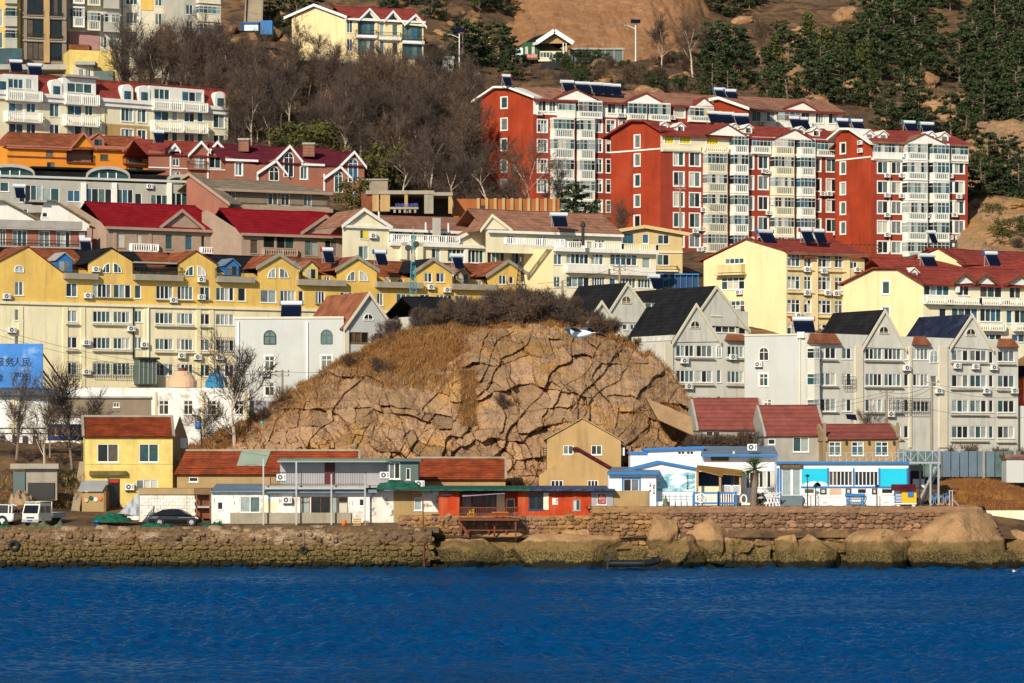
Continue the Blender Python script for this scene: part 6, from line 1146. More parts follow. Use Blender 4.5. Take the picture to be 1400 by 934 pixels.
for x in ((0, 249, 12, 262, 1), (26, 253, 58, 277, 4), (58, 257, 81, 277, 2), (92, 260, 110, 276, 2), (116, 258, 153, 277, 4), (160, 259, 182, 278, 3), (184, 264, 194, 279, 1), (206, 266, 229, 281, 3), (233, 264, 271, 285, 5)): W.win(*x)
for u in (114, 156, 231): W.pil(u, .6, 250, 290, 'white', .3)
W.ac(204, 258); W.box(-25, 243, 275, 246, .3, 'greylight', 'coping'); W.done()
W2 = Wall(b, 'tiledark', (-25, 417), (232, 426), 250, [(-25, 230), (232, 240)], down=0, depth=5, name='attic_wall', sty='t'); W2.box(42, 230.5, 225, 233, .5, 'tiledark', 'roof_edge', 4); W2.done()
def archhood(W, u0, u1, v0, v1):
    t0, t1, za, zb = W.rect(u0, v0, u1, v1); n = 10; a = MB(); r = (t1-t0)/2; c = (t0+t1)/2; P_ = [(c-r*math.cos(math.pi*i/n), za+(zb-za)*math.sin(math.pi*i/n)**.8) for i in range(n+1)]
    for x0, x1 in zip(P_, P_[1:]): a.prism([W.pt(*x0, .8), W.pt(*x1, .8), W.pt(*x1, -4), W.pt(*x0, -4)], (0, 0, .4))
    a.build('arched_hood', 'greystone', W.b); g = MB(); g.prism([W.pt(x, z, .2) for x, z in P_[::-1]], -W.n*.2); o = g.build('window', 'gteal', W.b); f = MB()
    for k in (.3, .5, .7): x = t0+(t1-t0)*k; f.bar(W.pt(x, za, .25), W.pt(x, zb-.4, .25), .12)
    f.build('frame', 'upvc', o)
archhood(W2, 117, 176, 232, 247); archhood(W2, -20, 46, 229, 243); archhood(W2, 228, 262, 243, 250)
b = bld('brown_balcony_house', 'brown house with shallow grey tiled roof and dark railed balcony', 360, 290, 412, 'house')
W = Wall(b, 'pinkbrick', (255, 413), (312, 409), 292, [(255, 243), (262, 240), (311.9, 276)], sty='d'); W.cross(252, 244, 261, 239, 315, 279, 2, 'tilegreybrown', 'stonepink', .3, .14); W.done()
W = Wall(b, 'brownstone', (290, 412), (450, 419), 292, [(290, 258), (450, 268)], depth=6, sty='d'); W.grid([(264, 280)], [(312, 322, 2), (366, 380, 2), (384, 396, 2), (415, 426, 2)], 370); W.openbal(300, 446, 269, 284, 1.2, 'concrete', 'iron', 370); W.band(285, .5, 1.3, 'stonepink', 330, 'floor_slab'); W.slope(7, 1.6, 'tilegreybrown', .8, .2, fascia='stonepink', hipR=4); W.ac(298, 264); W.done()
b = bld('concrete_ruin', 'open unfinished concrete frame with blue letters on its parapet', 575, 292, 416, 'ruin')
for u0, u1, v0, v1, dY in ((509, 518, 263, 289, 0), (520, 533, 262, 289, .05), (553, 557.5, 263, 291, 0), (580, 592.5, 262, 292, 0), (613, 618, 266, 292, 0)): pbox(b, 'column', random.choice(['concrete', 'tan']), u0, v0, u1, v1, 416+dY, .8)
pbox(b, 'lintel', 'concrete', 500, 260.5, 593.5, 265.5, 415.9, 6); pbox(b, 'lintel', 'concrete', 593, 263, 619, 267.5, 415.8, 6); pbox(b, 'back_wall', 'iron', 530, 262, 617, 294, 422, .3); pbox(b, 'side_wall', 'tileorange', 494, 263.5, 509, 292, 416.3, 5); pbox(b, 'parapet', 'concrete', 532, 283, 572, 286, 415.6, .4)
for i in range(5): pbox(b, 'baluster', 'concrete', 538+i*7, 286, 541+i*7, 291, 415.7, .3)
put_text('JUSHANHUAMER', .62, 'letterblue', b, P(556, 280.5, 415.6), sx=.62)
b = bld('orange_pillar_wall', 'orange brick wall with pale piers below the red towers', 690, 300, 420, 'wall')
pbox(b, 'wall', mat('orangebrick', (.33, .11, .035), .9, .2, .5).name, 620, 272, 765, 305, 420, .5)
for u in np.arange(652, 765, 11.5): pbox(b, 'pier', 'tan', u, 271, u+4, 305, 419.7, .5)
pbox(b, 'opening', 'iron', 652, 281, 668, 303, 419.9, .2)
b = bld('retaining_wall', 'stone retaining wall with green net fence beside the maroon house', 525, 262, 441, 'wall'); pbox(b, 'wall', 'pathstone', 495, 246, 530, 266, 441, 1); pbox(b, 'coping', 'concgrey', 494, 244.5, 531, 246.3, 440.8, 1.3)
# orange house
b = bld('orange_house', 'bright orange house with red brown roof and gabled balconies at left', 105, 242, 443, 'house')
W = Wall(b, 'orange', (10, 440), (208, 448), 245, [(10, 203), (96, 203), (113, 183), (129, 203), (168, 206), (188, 188), (206, 206), (208, 206)], depth=0, sty='d')
for x in ((63, 206, 73, 214, 2), (137, 211, 148, 219, 2), (64, 222, 75, 230, 2), (176, 228, 196, 242, 2), (102, 185+2, 104, 190, 1)): W.win(*x, fm='wood') if len(x) == 5 else None
t0, t1, za, zb = W.rect(91, 201, 128, 222); W.holes.append((t0, t1, za, zb)); a = MB(); a.face([W.pt(t0, za, -1.2), W.pt(t1, za, -1.2), W.pt(t1, zb, -1.2), W.pt(t0, zb, -1.2)]); a.build('recess_wall', 'pinkbrick', b); W.openbal(91, 128, 211, 223, .3, 'tilered2', 'iron')
W.win(176, 206, 195, 222, 3, 1, 't', 'boothgreen'); W.openbal(168, 204, 213, 225, .6, 'tilered2', 'iron'); W.box(10, 214, 91, 216, .12, 'tilered2', 'string_course')
for u0, u1 in ((8, 97), (129, 168)): W.box(u0, 200, u1, 204.5, .5, mat('pinktrim', (.42, .14, .09), .8).name if u0 == 8 else 'pinktrim', 'fascia')
W.slope(6, 2.3, 'tilerust', .5, .4, z=W.hit(60, 202)[1], hipL=2, hipR=1); W.cross(96, 203, 113, 183, 129, 203, 6, 'tilerust', 'pinktrim', .4, .14); W.cross(168, 206, 188, 188, 206, 206, 6, 'tilerust', 'pinktrim', .4, .14); dormer(W, 136, 200, 1.7, 1.7, .6, 'pinktrim', 'pinktrim'); W.pil(171, .3, 206, 242, 'orange', .2); W.done()
S = Wall(b, 'orange', (-25, 444), (10, 440), 245, 203); S.done()
# pink brick and maroon houses
b = bld('pink_brick_house', 'pink brick house with red roof and twin white edged gables', 255, 240, 440, 'house')
W = Wall(b, 'pinkbrick', (203, 437), (308, 441.5), 250, [(203, 205), (252, 212), (258, 212), (274, 196), (285, 208), (296, 196), (308, 208)], depth=0, sty='t')
W.win(236, 217, 245, 227, 2); W.win(266, 213, 279, 231, 2, 1, 'p'); W.win(286, 213, 302, 230, 2); W.win(236, 235, 246, 244, 2); W.openbal(256, 282, 220, 232, .5, 'pinkbrick', 'iron'); W.box(203, 230, 308, 231.5, .12, 'whiteclean', 'string_course'); W.pil(233, .2, 213, 246, 'whiteclean'); W.pil(284, .2, 210, 246, 'whiteclean')
W.slope(5.5, 2.2, 'tilered', .3, .3, z=W.hit(230, 212)[1]); W.cross(258, 212, 274, 195.5, 285, 208, 5, 'tilered', 'whiteclean', .3, .14); W.cross(285, 208, 296, 195.5, 312, 212, 5, 'tilered', 'whiteclean', .3, .14); pediment(W, 231, 207, 238, 199, 244, 207, 'whiteclean', 'tilered', 2, .1, 'whiteclean'); W.done()
b = bld('maroon_roof_house', 'maroon roofed brick house with tall arched windows and two chimneys', 405, 260, 438, 'house')
W = Wall(b, 'pinkbrick', (308, 436), (498, 444), 275, [(308, 214), (352, 226), (376, 217), (395, 201), (411, 219), (443, 228), (466, 224), (483, 209), (498, 226)], depth=0, sty='t')
W.arch(388, 209, 401, 242); W.arch(368, 228, 381, 247); W.arch(476, 217, 489, 249); W.arch(457, 235, 468, 263); W.win(411, 228, 420, 245, 2, tm='whiteclean'); W.win(322, 222, 331, 240, 2, tm='whiteclean'); W.win(478, 262, 489, 270, 2)
W.slope(6, 2.6, 'tilemaroon', .3, .4, z=W.hit(340, 222)[1])
for g in ((377, 219, 395, 201, 411, 221), (352, 237, 376, 221, 391, 239), (466, 226, 483, 209, 498, 228), (443, 244, 464, 229, 479, 245)): W.cross(*g, 5 if g[1] < 230 else 1.2, 'tilemaroon', 'whiteclean', .35, .14)
for u in (352, 443): W.pil(u, .2, 238, 275, 'whiteclean', .2)
W.box(308, 218, 352, 221, .35, 'whiteclean', 'fascia'); W.box(411, 224, 443, 227, .35, 'whiteclean', 'fascia'); W.done()
for u0, u1, v0, v1, Y in ((414, 430, 197, 214, 442), (326, 340, 191, 207, 440)): c = pbox(b, 'chimney', 'tilebrown', u0, v0, u1, v1, Y, 1.3); pbox(b, 'chimney_cap', 'concgrey', u0-1, v0-2, u1+1, v0+.5, Y-.15, 1.6)
S = Wall(b, 'pinkbrick', (498, 444), (500, 452), 275, 228); S.done()
# white mansard block
b = bld('white_mansard_block', 'white apartment block with red mansard roof, arched dormers and stacked balconies', 155, 195, 455, 'apartments')
W = Wall(b, 'creamwhite', (-12, 446), (312, 468.5), 200, [(-12, 126), (312, 152)], depth=8, sty='t', fm='upvc')
W.grid([(141, 160), (170, 188)], [(68, 81, 2)], 75); W.grid([(148, 166), (177, 192)], [(166, 182, 3), (188, 200, 2)], 174, tm='white'); W.grid([(157, 175), (185, 200)], [(292, 307, 2)], 300, tm='white')
for u0, u1, v0 in ((6, 53, 141), (86, 131, 144)):
    for k in (0, 1): W.win(u0+6, v0+k*28, u0+26, v0+14+k*28, 2); W.win(u0+30, v0+k*28, u1-4, v0+14+k*28, 2)
for u0, u1, v0 in ((207, 245, 152), (248, 280, 154)):
    for k in (0, 1): W.win(u0+4, v0+k*29, u1-14, v0+13+k*29, 2); W.win(u1-10, v0+k*29, u1-2, v0+13+k*29, 1)
for u0, u1, rows in ((6, 53, ((123, 137.5), (152, 166.5))), (86, 131, ((128, 143), (157, 172))), (206, 246, ((137, 151), (165, 180))), (247, 279, ((140, 153), (168, 182)))):
    for a0, a1 in rows: W.openbal(u0, u1, a0, a1, 1.0, 'white', 'bal')
W.band(134, .5, .6, 'white', 100, 'cornice'); zt_ = W.hit(100, 134)[1]; zA = W.hit(160, 111)[1]
a = MB(); a.prism([W.pt(-.3, zt_+.2, .3), W.pt(W.len+.3, zt_+.2, .3), W.pt(W.len+.3, zA, -1.2), W.pt(-.3, zA, -1.2)], -W.n*.2); a.prism([W.pt(-.3, zA, -1.1), W.pt(W.len+.3, zA, -1.1), W.pt(W.len+.3, zA+.9, -8), W.pt(-.3, zA+.9, -8)], (0, 0, .15)); a.prism([W.pt(W.len+.3, zt_+.2, .3), W.pt(W.len+.3, zt_+.2, -8), W.pt(W.len+.2, zA+.9, -8), W.pt(W.len+.2, zA, -1.2)], W.d*.1); a.build('roof', 'tilered', b)
for u, vb in ((75, 130.5), (172, 137), (195, 138.5), (299, 146.5), (1, 124)): dormer(W, u, vb, 1.8, 2.2, -.5, 'white', 'white', 't', 'upvc', True)
W2 = Wall(b, 'white', (-12, 445.6), (312, 468.1), 134, [(-12, 126), (5.6, 127), (5.8, 101), (52, 103), (52.2, 130), (85.7, 132), (86, 106), (131, 109), (131.2, 135), (204, 140), (204.3, 117), (279, 123), (279.3, 147), (312, 150)], down=0, depth=2.4, name='loggia_front', sty='t')
for u0, u1, v0, v1 in ((12, 32, 108, 121), (36, 44, 108, 122), (92, 126, 114, 127), (211, 232, 122, 136), (249, 277, 126, 139)): W2.win(u0, v0, u1, v1, 3)
W2.done(); W.box(86, 104, 131, 107, 1., 'concgrey', 'roof_hood'); W.pil(142, .3, 140, 195, 'creamwhite'); W.zone(143, 171, 205, 200, 'tan'); W.done()
# upper left towers
b = bld('brown_stone_tower', 'brown stone apartment tower with arched top windows at the upper left', 60, 88, 500, 'apartments')
W = Wall(b, 'brownstone', (29, 498), (91, 500), 95, -25, depth=10, sty='k'); W.grid([(-2, 21), (27, 53), (58, 82)], [(37, 60, 3), (67, 85, 3)], 60, fm='iron'); W.pil(63.5, .9, -20, 86, 'tan', .35)
for v in (23.5, 55): W.box(30, v, 90, v+2.5, .25, 'concrete', 'string_course')
for v in (15, 46): W.openbal(37, 60, v, v+7, .4, 'brownstone', 'iron'); W.openbal(67, 85, v+2, v+9, .4, 'brownstone', 'iron')
W.done()
b = bld('glass_corner_tower', 'pale blue grey tower edge with stacked glass balconies at the top left corner', 12, 88, 497, 'apartments')
W = Wall(b, 'yellow', (-20, 496), (28, 497.5), 95, -25, depth=8, sty='t'); W.grid([(12, 36), (44, 66)], [(-12, 4, 2)], 0); W.bay(6, 24, [(-16, -6, 5), (12, 24, 36), (42, 54, 66), (68, 80, 92)], 1., 'greystone', 4, 't', .2, False, 15); W.done(); pbox(b, 'podium', 'gteal', -20, 66, 30, 92, 494, 2); pbox(b, 'podium_roof', 'concgrey', -20, 88, 92, 95, 492, 6)
b = bld('white_bay_tower', 'white tower with glazed bay stacks over a pink base at the upper left', 130, 68, 505, 'apartments')
W = Wall(b, 'greycream', (92, 503), (166, 506), 80, -25, depth=10, sty='m'); W.bay(96, 114, [(-12, -4, 6), (12, 25, 38)], 1.4, 'white', 4, 'p', .1, True, 105); W.bay(117, 136, [(-14, -4, 8), (18, 30, 42)], 1., 'greycream', 4, 'm', .1, True, 125); W.bay(140, 162, [(-14, -2, 12), (20, 32, 44)], 1., 'greystone', 4, 'm', .1, False, 150); W.box(92, 44, 136, 68, .1, mat('pinkwall', (.40, .22, .20), .9).name, 'base_wall'); W.grid([(50, 66)], [(138, 146, 2), (150, 160, 2)], 150); W.done()
b = bld('yellow_annex', 'faded yellow box annex on a terrace below the white bay tower', 125, 105, 490, 'building'); W = Wall(b, 'housyellow', (95, 489), (160, 491), 112, 68, depth=6, sty='d'); W.done(); W = Wall(b, 'greycream', (104, 487), (128, 488), 112, 88, depth=3, sty='d', name='porch_wall'); W.win(108, 94, 114, 106, 2); W.win(117, 95, 124, 107, 2); W.done(); pbox(b, 'porch_roof', 'concgrey', 102, 84, 130, 88.5, 486.5, 3); pbox(b, 'brown_band', 'tileorange', 94, 61, 122, 68, 491, 3); pbox(b, 'store_wall', 'boothgreen', 128, 97, 155, 112, 487, 2)
b = bld('beige_tower', 'beige and yellow tower behind the bare trees at the top', 212, 62, 510, 'apartments')
W = Wall(b, 'greycream', (168, 508), (262, 512), 75, -25, depth=10, sty='d'); W.grid([(-6, 8), (18, 34), (44, 60)], [(172, 188, 3), (212, 226, 3), (232, 246, 3)], 210); W.box(192, -20, 209, 14, .1, 'yellow', 'wall_panel'); W.pil(190, .5, -20, 70, 'white'); W.pil(229, .5, -20, 70, 'yellow'); W.done()
b = bld('green_glass_tower', 'narrow tower with green glazed balconies left of the cliff', 278, 60, 505, 'apartments')
W = Wall(b, 'greystone', (252, 503), (302, 506), 75, -25, depth=8, sty='t'); W.bay(268, 299, [(-12, -4, 5), (10, 20, 30), (34, 46, 58)], 1., 'greycream', 5, 't', .1, False, 280); W.grid([(6, 20), (28, 44)], [(254, 264, 2)], 258); W.done()
b = bld('hill_stair', 'pale concrete stair climbing the rock left of the yellow hostel', 342, 25, 540, 'stair')
for i in range(18): pbox(b, 'step', 'pathstone', 335+i*.2, 27-i*2.4, 357+i*.1, 30.2-i*2.4, 530+i*.9, 1)
for u in (334, 357): a = MB(); a.prism([P(u, 32, 529.5), P(u+2, 32, 529.5), P(u+4, -16, 547), P(u+2, -16, 547)], (0, 0, .8)); a.build('side_wall', 'pathstone', b)
prop(pbox(None, 'blue_tarp_shed', 'bluetrim', 356, 28, 372, 47, 522, 3), 'bright blue tarpaulin shed left of the yellow hostel', 'shed'); b = bld('blue_hut', 'small pale blue hut with dark door by the hill stair', 345, 40, 523, 'hut'); pbox(b, 'wall', 'turqpale', 334, 32, 353, 42, 523, 2.5); pbox(b, 'door', 'bluedk', 328, 30, 334, 42, 523.1, 2); pbox(b, 'roof', 'bluecap', 333, 30.5, 354, 32.3, 522.7, 3.2)
# hostel
b = bld('yellow_hostel', 'yellow three gabled hostel with green glazing on the wooded slope', 490, 88, 521, 'building')
W = Wall(b, 'cream', (399, 525), (472, 520), 92, [(399, 23), (432, 9), (471.9, 23)]); W.cross(393, 25, 432, 8, 475, 24, 1.5, 'tilered', 'whiteclean', .5, .2); W.done()
W = Wall(b, 'cream', (472, 520), (579, 524), 92, [(472, 25), (578.9, 36)], depth=8, sty='t')
for v in (29, 54): W.win(489, v, 512, v+20, 4, fm='boothgreen'); W.win(519, v+2, 525, v+20, 1); W.win(536, v+4, 544, v+20, 1); W.win(550, v+6, 577, v+27, 4, fm='boothgreen')
W.win(474, 27, 482, 45, 2); W.win(474, 53, 482, 70, 2)
for u0, u1, v in ((486, 514, 49), (517, 547, 52), (549, 579, 57)): W.openbal(u0, u1, v-8, v+3, .6, 'whiteclean', 'iron'); W.box(u0, v-.5, u1, v+3, .65, 'whiteclean', 'slab')
W.slope(6, 2.5, 'tilered', .5, .2, fascia='whiteclean')
for g in ((491, 27, 504, 14, 517, 28), (525, 29, 536, 17, 549, 32), (553, 34, 567, 22, 580, 37)): pediment(W, *g, 'creamwhite', 'tilered', 4, .4, 'whiteclean'); t, z = W.hit((g[0]+g[4])/2-.5, (g[1]+g[3])/2+2); a = MB(); a.prism([W.pt(t-.7, z-.3, .45), W.pt(t+.7, z-.3, .45), W.pt(t, z+.55, .45)], W.n*.05); a.build('vent', 'gdark', b)
W.pil(514.5, .4, 30, 88, 'cream', .2); W.pil(548, .4, 34, 88, 'cream', .2); W.done()
b = bld('white_annex', 'low white annex wall with small openings right of the yellow hostel', 598, 100, 523, 'building'); W = Wall(b, 'greylight', (578, 522), (620, 523), 108, 78, depth=4, sty='k')
for u in (587, 602, 615): W.win(u-2, 86, u+2, 93, 1)
W.box(577, 77, 621, 80, .2, 'concgrey', 'coping'); W.done()
# pavilion and roadside
b = bld('green_pavilion', 'green walled visitor pavilion with white edged gable roof on the hill road', 748, 84, 541, 'pavilion')
pbox(b, 'side_wall', mat('pavgreen', (.025, .09, .03), .7).name, 714, 58, 738, 82, 541, 6); pbox(b, 'back_wall', 'concrete', 738, 58, 775, 84, 546, .4); W = Wall(b, 'creamwhite', (736, 541), (772, 541), 84, 70, down=0, name='front_wall', sty='m'); W.win(738, 71, 756, 79, 4); W.win(759, 71, 766, 82, 1); W.done()
for u in (718, 727): pbox(b, 'window', 'gcurtain', u, 64, u+4, 74, 540.9, .1)
a = MB(); p0, pa, p1 = P(734, 59, 539.5), P(758, 44.5, 539.5), P(784, 60, 539.5); dv = V((-3.4, 9, 0)); a.prism([p0, pa, pa+dv, p0+dv], (0, 0, .35)); a.prism([pa, p1, p1+dv, pa+dv], (0, 0, .35)); a.build('roof', 'tiledark', b); a = MB(); a.bar(p0+V((0, -.15, .1)), pa+V((0, -.15, .25)), .2, .7); a.bar(pa+V((0, -.15, .25)), p1+V((0, -.15, .1)), .2, .7); a.bar(p0+dv, p0, .2, .5); a.build('barge_board', 'whiteclean', b); a = MB(); a.prism([P(738, 59.5, 540.4), P(780, 59.5, 540.4), P(758, 46.5, 540.4)], (0, .2, 0)); a.build('gable', 'tan', b)
for u in (770, 774): pbox(b, 'post', 'creamwhite', u-.7, 59, u+.7, 85, 540, .2)
b = bld('notice_board', 'pale blue notice board beside the pavilion', 707, 84, 539, 'sign'); pbox(b, 'board', 'turqpale', 700, 66, 715, 76, 539, .2); pbox(b, 'stand', 'concgrey', 704, 76, 709, 86, 539.05, .2)
b = bld('red_banner', 'red banner on the railing in front of the pavilion', 727, 82, 538, 'banner'); pbox(b, 'cloth', 'bannerred', 720, 74, 735, 80, 538, .05); put_text('欢迎您', .55, 'whiteclean', b, P(727.5, 77, 537.95))
b = bld('flagpole', 'flagpole with a hanging yellow flag left of the pavilion', 668, 80, 545, 'flag'); a = MB(); a.tube(P(668, 84, 545), P(668, 47, 545), .08, .05, 5); a.build('pole', 'galv', b); a = MB(); a.prism([P(668, 49, 545), P(670, 51, 544.8), P(670.5, 64, 544.9), P(668, 62, 545)], (0, .08, 0)); a.build('flag', 'flagyellow', b)
b = bld('flagpole', 'bare thin flagpole left of the yellow flag', 657, 80, 545, 'pole'); a = MB(); a.tube(P(658, 84, 545), P(658, 46, 545), .08, .05, 5); a.build('pole', 'galv', b)
b = bld('roadside_wall', 'grey panelled parapet wall along the hill road right of the pavilion', 815, 83, 543, 'wall'); pbox(b, 'panel', 'boothgreen', 779, 67, 852, 85, 543.3, .3); pbox(b, 'rail', 'concgrey', 777, 65.5, 854, 68, 543, .5)
for u in range(779, 853, 12): pbox(b, 'post', 'concgrey', u, 67, u+1.2, 85, 543.15, .3)
# ---- red towers
TR = 'white'
def redtower(nm, lb, gl, gr, gtop, gwins, fr, ftop, vb, rows0):
    b = bld(nm, lb, (gl[0]+fr[0])/2, vb, gr[1]+2, 'apartments'); G_ = Wall(b, 'red', gl, gr, vb, gtop, sty='m', tm=TR, name='gable_wall')
    for x in gwins: G_.win(*x)
    a = MB(); pts = [G_.hit(u, v) for u, v in gtop]; d0 = pts[1][0]-pts[0][0]; e = [(pts[0][0]-1.2, pts[0][1]-.8)]+pts[1:-1]+[(pts[-1][0]+.6, pts[-1][1]-.35)]
    for p, r in zip(e, e[1:]): a.prism([G_.pt(*p, .7), G_.pt(*r, .7), G_.pt(*r, -3), G_.pt(*p, -3)], (0, 0, .3))
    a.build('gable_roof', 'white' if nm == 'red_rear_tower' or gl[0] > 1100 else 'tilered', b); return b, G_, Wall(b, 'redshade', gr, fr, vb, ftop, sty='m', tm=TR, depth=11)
gw = [(685, 133, 693.5, 148, 1), (685, 162, 693.5, 178, 1), (685, 190, 693, 206, 1), (685, 219, 693, 235, 1), (685, 246, 693, 261, 1)]
b, G1, W = redtower('red_rear_tower', 'rear red apartment slab with white top floor and pediments, left and behind', (657, 484), (729, 478), [(657, 133), (678, 121), (697, 121), (728.9, 132)], gw, (1152, 497), [(729, 135), (1152, 152)], 312, None); G1.done()
W.zone(729, 130, 916, 160, 'white'); W.zone(1024, 140, 1152, 177, 'white')
for u0, u1, n in ((736, 747, 2), (751, 760, 2), (831, 842, 2), (845, 854, 2)): W.win(u0, 138+.03*(u0-736), u1, 152+.03*(u0-736), n)
W.bay(762, 785, [(138, 151, 160)], .5, 'white', 5, 'p', .1, False); W.bay(788, 821, [(139, 153, 161)], .8, 'white', 5, 'd', .1, True); W.bay(856, 882, [(141, 156, 164)], .8, 'white', 4, 't', .1, True); W.bay(885, 914, [(142, 157, 165)], .8, 'white', 5, 't', .1, True)
W.win(922, 147, 936, 161, 1); W.bay(940, 980, [(147, 159, 166)], .7, 'white', 6, 'm', .1, True)
for u0, u1, n in ((1028, 1040, 2), (1048, 1059, 2), (1096, 1107, 2), (1115, 1126, 3), (1133, 1145, 2)): W.win(u0, 152+.03*(u0-1028), u1, 166+.03*(u0-1028), n)
W.bay(1062, 1093, [(153, 166, 174)], .6, 'white', 4, 't', .1, False)
rows = [(164, 181), (191, 208), (218, 236), (246, 263), (274, 290)]
W.grid(rows, [(735, 748, 3)], 742, 2); W.grid(rows, [(815, 823, 2), (829, 841, 2), (846, 856, 2)], 822, 2)
W.bay(752, 784, [(164, 178, 189), (191, 205, 217), (219, 233, 245), (247, 261, 273), (275, 288, 300)], .9, 'white', 5, 'p', .25, True, 770); W.bay(788, 812, [(165, 179, 190), (192, 206, 218), (220, 234, 246), (248, 262, 274), (276, 289, 301)], .9, 'white', 4, 'p', .25, True, 800)
W.slope(6, 2.2, 'tilebrown', .6, .2, z=W.top[0][1]-.05, fascia='tilered')
for g in ((757, 136, 786, 124, 815, 138), (852, 142, 881, 129, 909, 145), (944, 147, 960, 135, 977, 148), (1067, 151, 1095, 141, 1121, 156)): pediment(W, *g, 'white', 'tilered', 4, .5)
for u, v in ((736, 158), (846, 161), (850, 161), (918, 164), (1040, 172), (1110, 174)): W.ac(u, v, .3)
W.done()
b2 = Wall(b, 'red', (976, 486), (1023, 481), 178, [(976, 137), (986, 136), (1022.9, 148)], name='cross_wall', down=1); b2.cross(975, 137, 986, 135, 1026, 149, 8, 'tilebrown', 'white', .5, .2); b2.done()
gw = [(867.5, 185, 875, 202, 1), (867.5, 211, 875, 227, 1), (867.5, 239, 875, 255, 1), (867.5, 267, 875, 283, 1), (867, 295, 875, 311, 1)]
b, G1, W = redtower('red_front_tower', 'front red apartment block with yellow framed top windows and stacked white balconies', (835, 462), (903, 456), [(835, 182), (866, 166.5), (884, 166.5), (902.9, 178)], gw, (1152, 466.5), [(903, 183), (1152, 193)], 350, None)
G1.box(835, 205, 903, 207, .1, 'white', 'string_course'); G1.done(); W.zone(903, 180, 1012, 205, 'greycream'); W.band(205.5, .35, .25, 'white', 905, 'string_course')
for u0, u1 in ((909, 921), (929.5, 944)): W.win(u0, 185, u1, 196.5, 3, 1, 'y', 'yellowtrim', 'white')
W.win(966, 187, 982, 198, 4, 1, 'y', 'yellowtrim', 'white'); W.openbal(905, 957, 198, 206, .4, 'creamwhite', 'solid'); W.openbal(961, 992, 199, 208, .8, 'creamwhite', 'bal')
rows = [(208, 227), (236, 255), (264, 283), (292, 311), (320, 338)]
W.grid(rows, [(921, 935, 2), (943, 957, 2)], 945); rows2 = [(211, 225, 236), (239, 252, 263), (266.5, 280, 291), (294, 307, 318), (321, 334, 345)]
W.bay(961, 993, rows2, 1.0, 'greycream', 5, 'm', .3, True, 975); W.bay(997, 1022, [(187, 200, 210)]+[(a0+1, a1+1, a2+1) for a0, a1, a2 in rows2], 1.0, 'white', 4, 't', .3, True, 1005)
rows3 = [(213, 231), (241, 259), (269, 287), (297, 315), (325, 342)]; W.grid(rows3, [(1024, 1030, 1)], 1027); W.grid(rows3, [(1037, 1050, 2)], 1044)
W.bay(1053, 1084, [(191, 202, 212)]+[(a0+4, a1+4.5, a2+4) for a0, a1, a2 in rows2], 1.0, 'creamwhite', 6, 'p', .3, True, 1070); W.bay(1088, 1113, [(192, 203, 213)]+[(a0+5, a1+5, a2+5) for a0, a1, a2 in rows2], 1.0, 'white', 4, 't', .3, True, 1100); W.bay(1114, 1146, [(193, 206, 214)], .6, 'white', 6, 't', .1, True, 1130); W.bay(1026, 1052, [(190, 201, 210)], .6, 'white', 5, 't', .1, True, 1040)
W.grid([(217, 235), (245, 262), (273, 290), (300, 317)], [(1115, 1122, 1), (1130, 1144, 2)], 1136)
for u, v in ((960, 290), (1047, 238), (1043, 237), (1049, 294), (1057, 281), (1123, 268), (1132, 268), (1141, 322), (958, 316), (1056, 319), (949, 319), (955, 344), (962, 343)): W.ac(u, v, .3)
W.slope(6, 2.0, 'tilered', .6, .2, fascia='tilered')
for g in ((963, 185, 990, 172, 1016, 188), (1055, 191, 1082, 179, 1106, 193)): pediment(W, *g, 'white', 'tilered', 4, 1.0)
for u, v in ((914, 178), (936, 179), (1010, 180), (1029, 181), (1101, 184), (1122, 185)): dormer(W, u, v, 1.2, 1.2, 1.4, 'white', 'white', 'm', 'upvc')
W.done()
gw = [(1149, 196, 1156, 210, 1), (1149, 222, 1156, 238, 1), (1149, 250, 1156, 266, 1), (1149, 277, 1156, 293, 1), (1149, 304, 1156, 320, 1)]
b, G1, W = redtower('red_right_tower', 'right hand red apartment block with a blank red flank and white bays', (1143, 459), (1191, 453), [(1143, 184), (1153, 178), (1165, 178), (1190.9, 195)], gw, (1323, 458.5), [(1191, 193), (1323, 200)], 350, None)
G1.box(1143, 216, 1191, 218, .1, 'white', 'string_course'); G1.ac(1178, 198); G1.ac(1178, 209); G1.done(); W.band(217.5, .35, .25, 'white', 1195, 'string_course')
rows = [(221, 237), (248, 264), (275, 292), (302, 319), (330, 346)]; W.grid(rows, [(1200, 1214, 2), (1219, 1232, 2)], 1207); W.grid(rows, [(1297, 1303, 1), (1305, 1318, 2)], 1300)
W.bay(1193, 1232, [(196, 209, 217)], .4, 'white', 8, 'm', .05, False, 1210)
rows2 = [(222, 237, 246.5), (250, 265, 274), (277, 292, 301.5), (304, 319, 329), (331, 345, 356)]; W.bay(1234, 1266, [(197, 210, 219)]+rows2, 1.0, 'white', 6, 'p', .3, True, 1250); W.bay(1269, 1296, [(198, 211, 220)]+rows2, 1.0, 'white', 4, 't', .3, True, 1270); W.bay(1299, 1322, [(200, 212, 220)], .4, 'white', 4, 't', .05, True, 1310)
for u, v in ((1211, 243), (1211, 270), (1211, 297), (1231, 243), (1231, 271), (1270, 298), (1309, 272), (1303, 297), (1236, 216), (1276, 218), (1297, 244), (1308, 328), (1297, 328), (1211, 324)): W.ac(u, v, .3)
W.pil(1216, .12, 222, 345, 'white', .15, 'drain_pipe'); W.slope(6, 2.0, 'tilered', .6, .2, fascia='tilebrown'); pediment(W, 1236, 196, 1259, 185, 1286, 198, 'white', 'tilebrown', 4, 1.0)
for u, v in ((1194, 191), (1213, 192), (1279, 193), (1297, 194)): dormer(W, u, v, 1.3, 1.4, 1.2, 'white', 'white', 'm', 'upvc')
W.done()
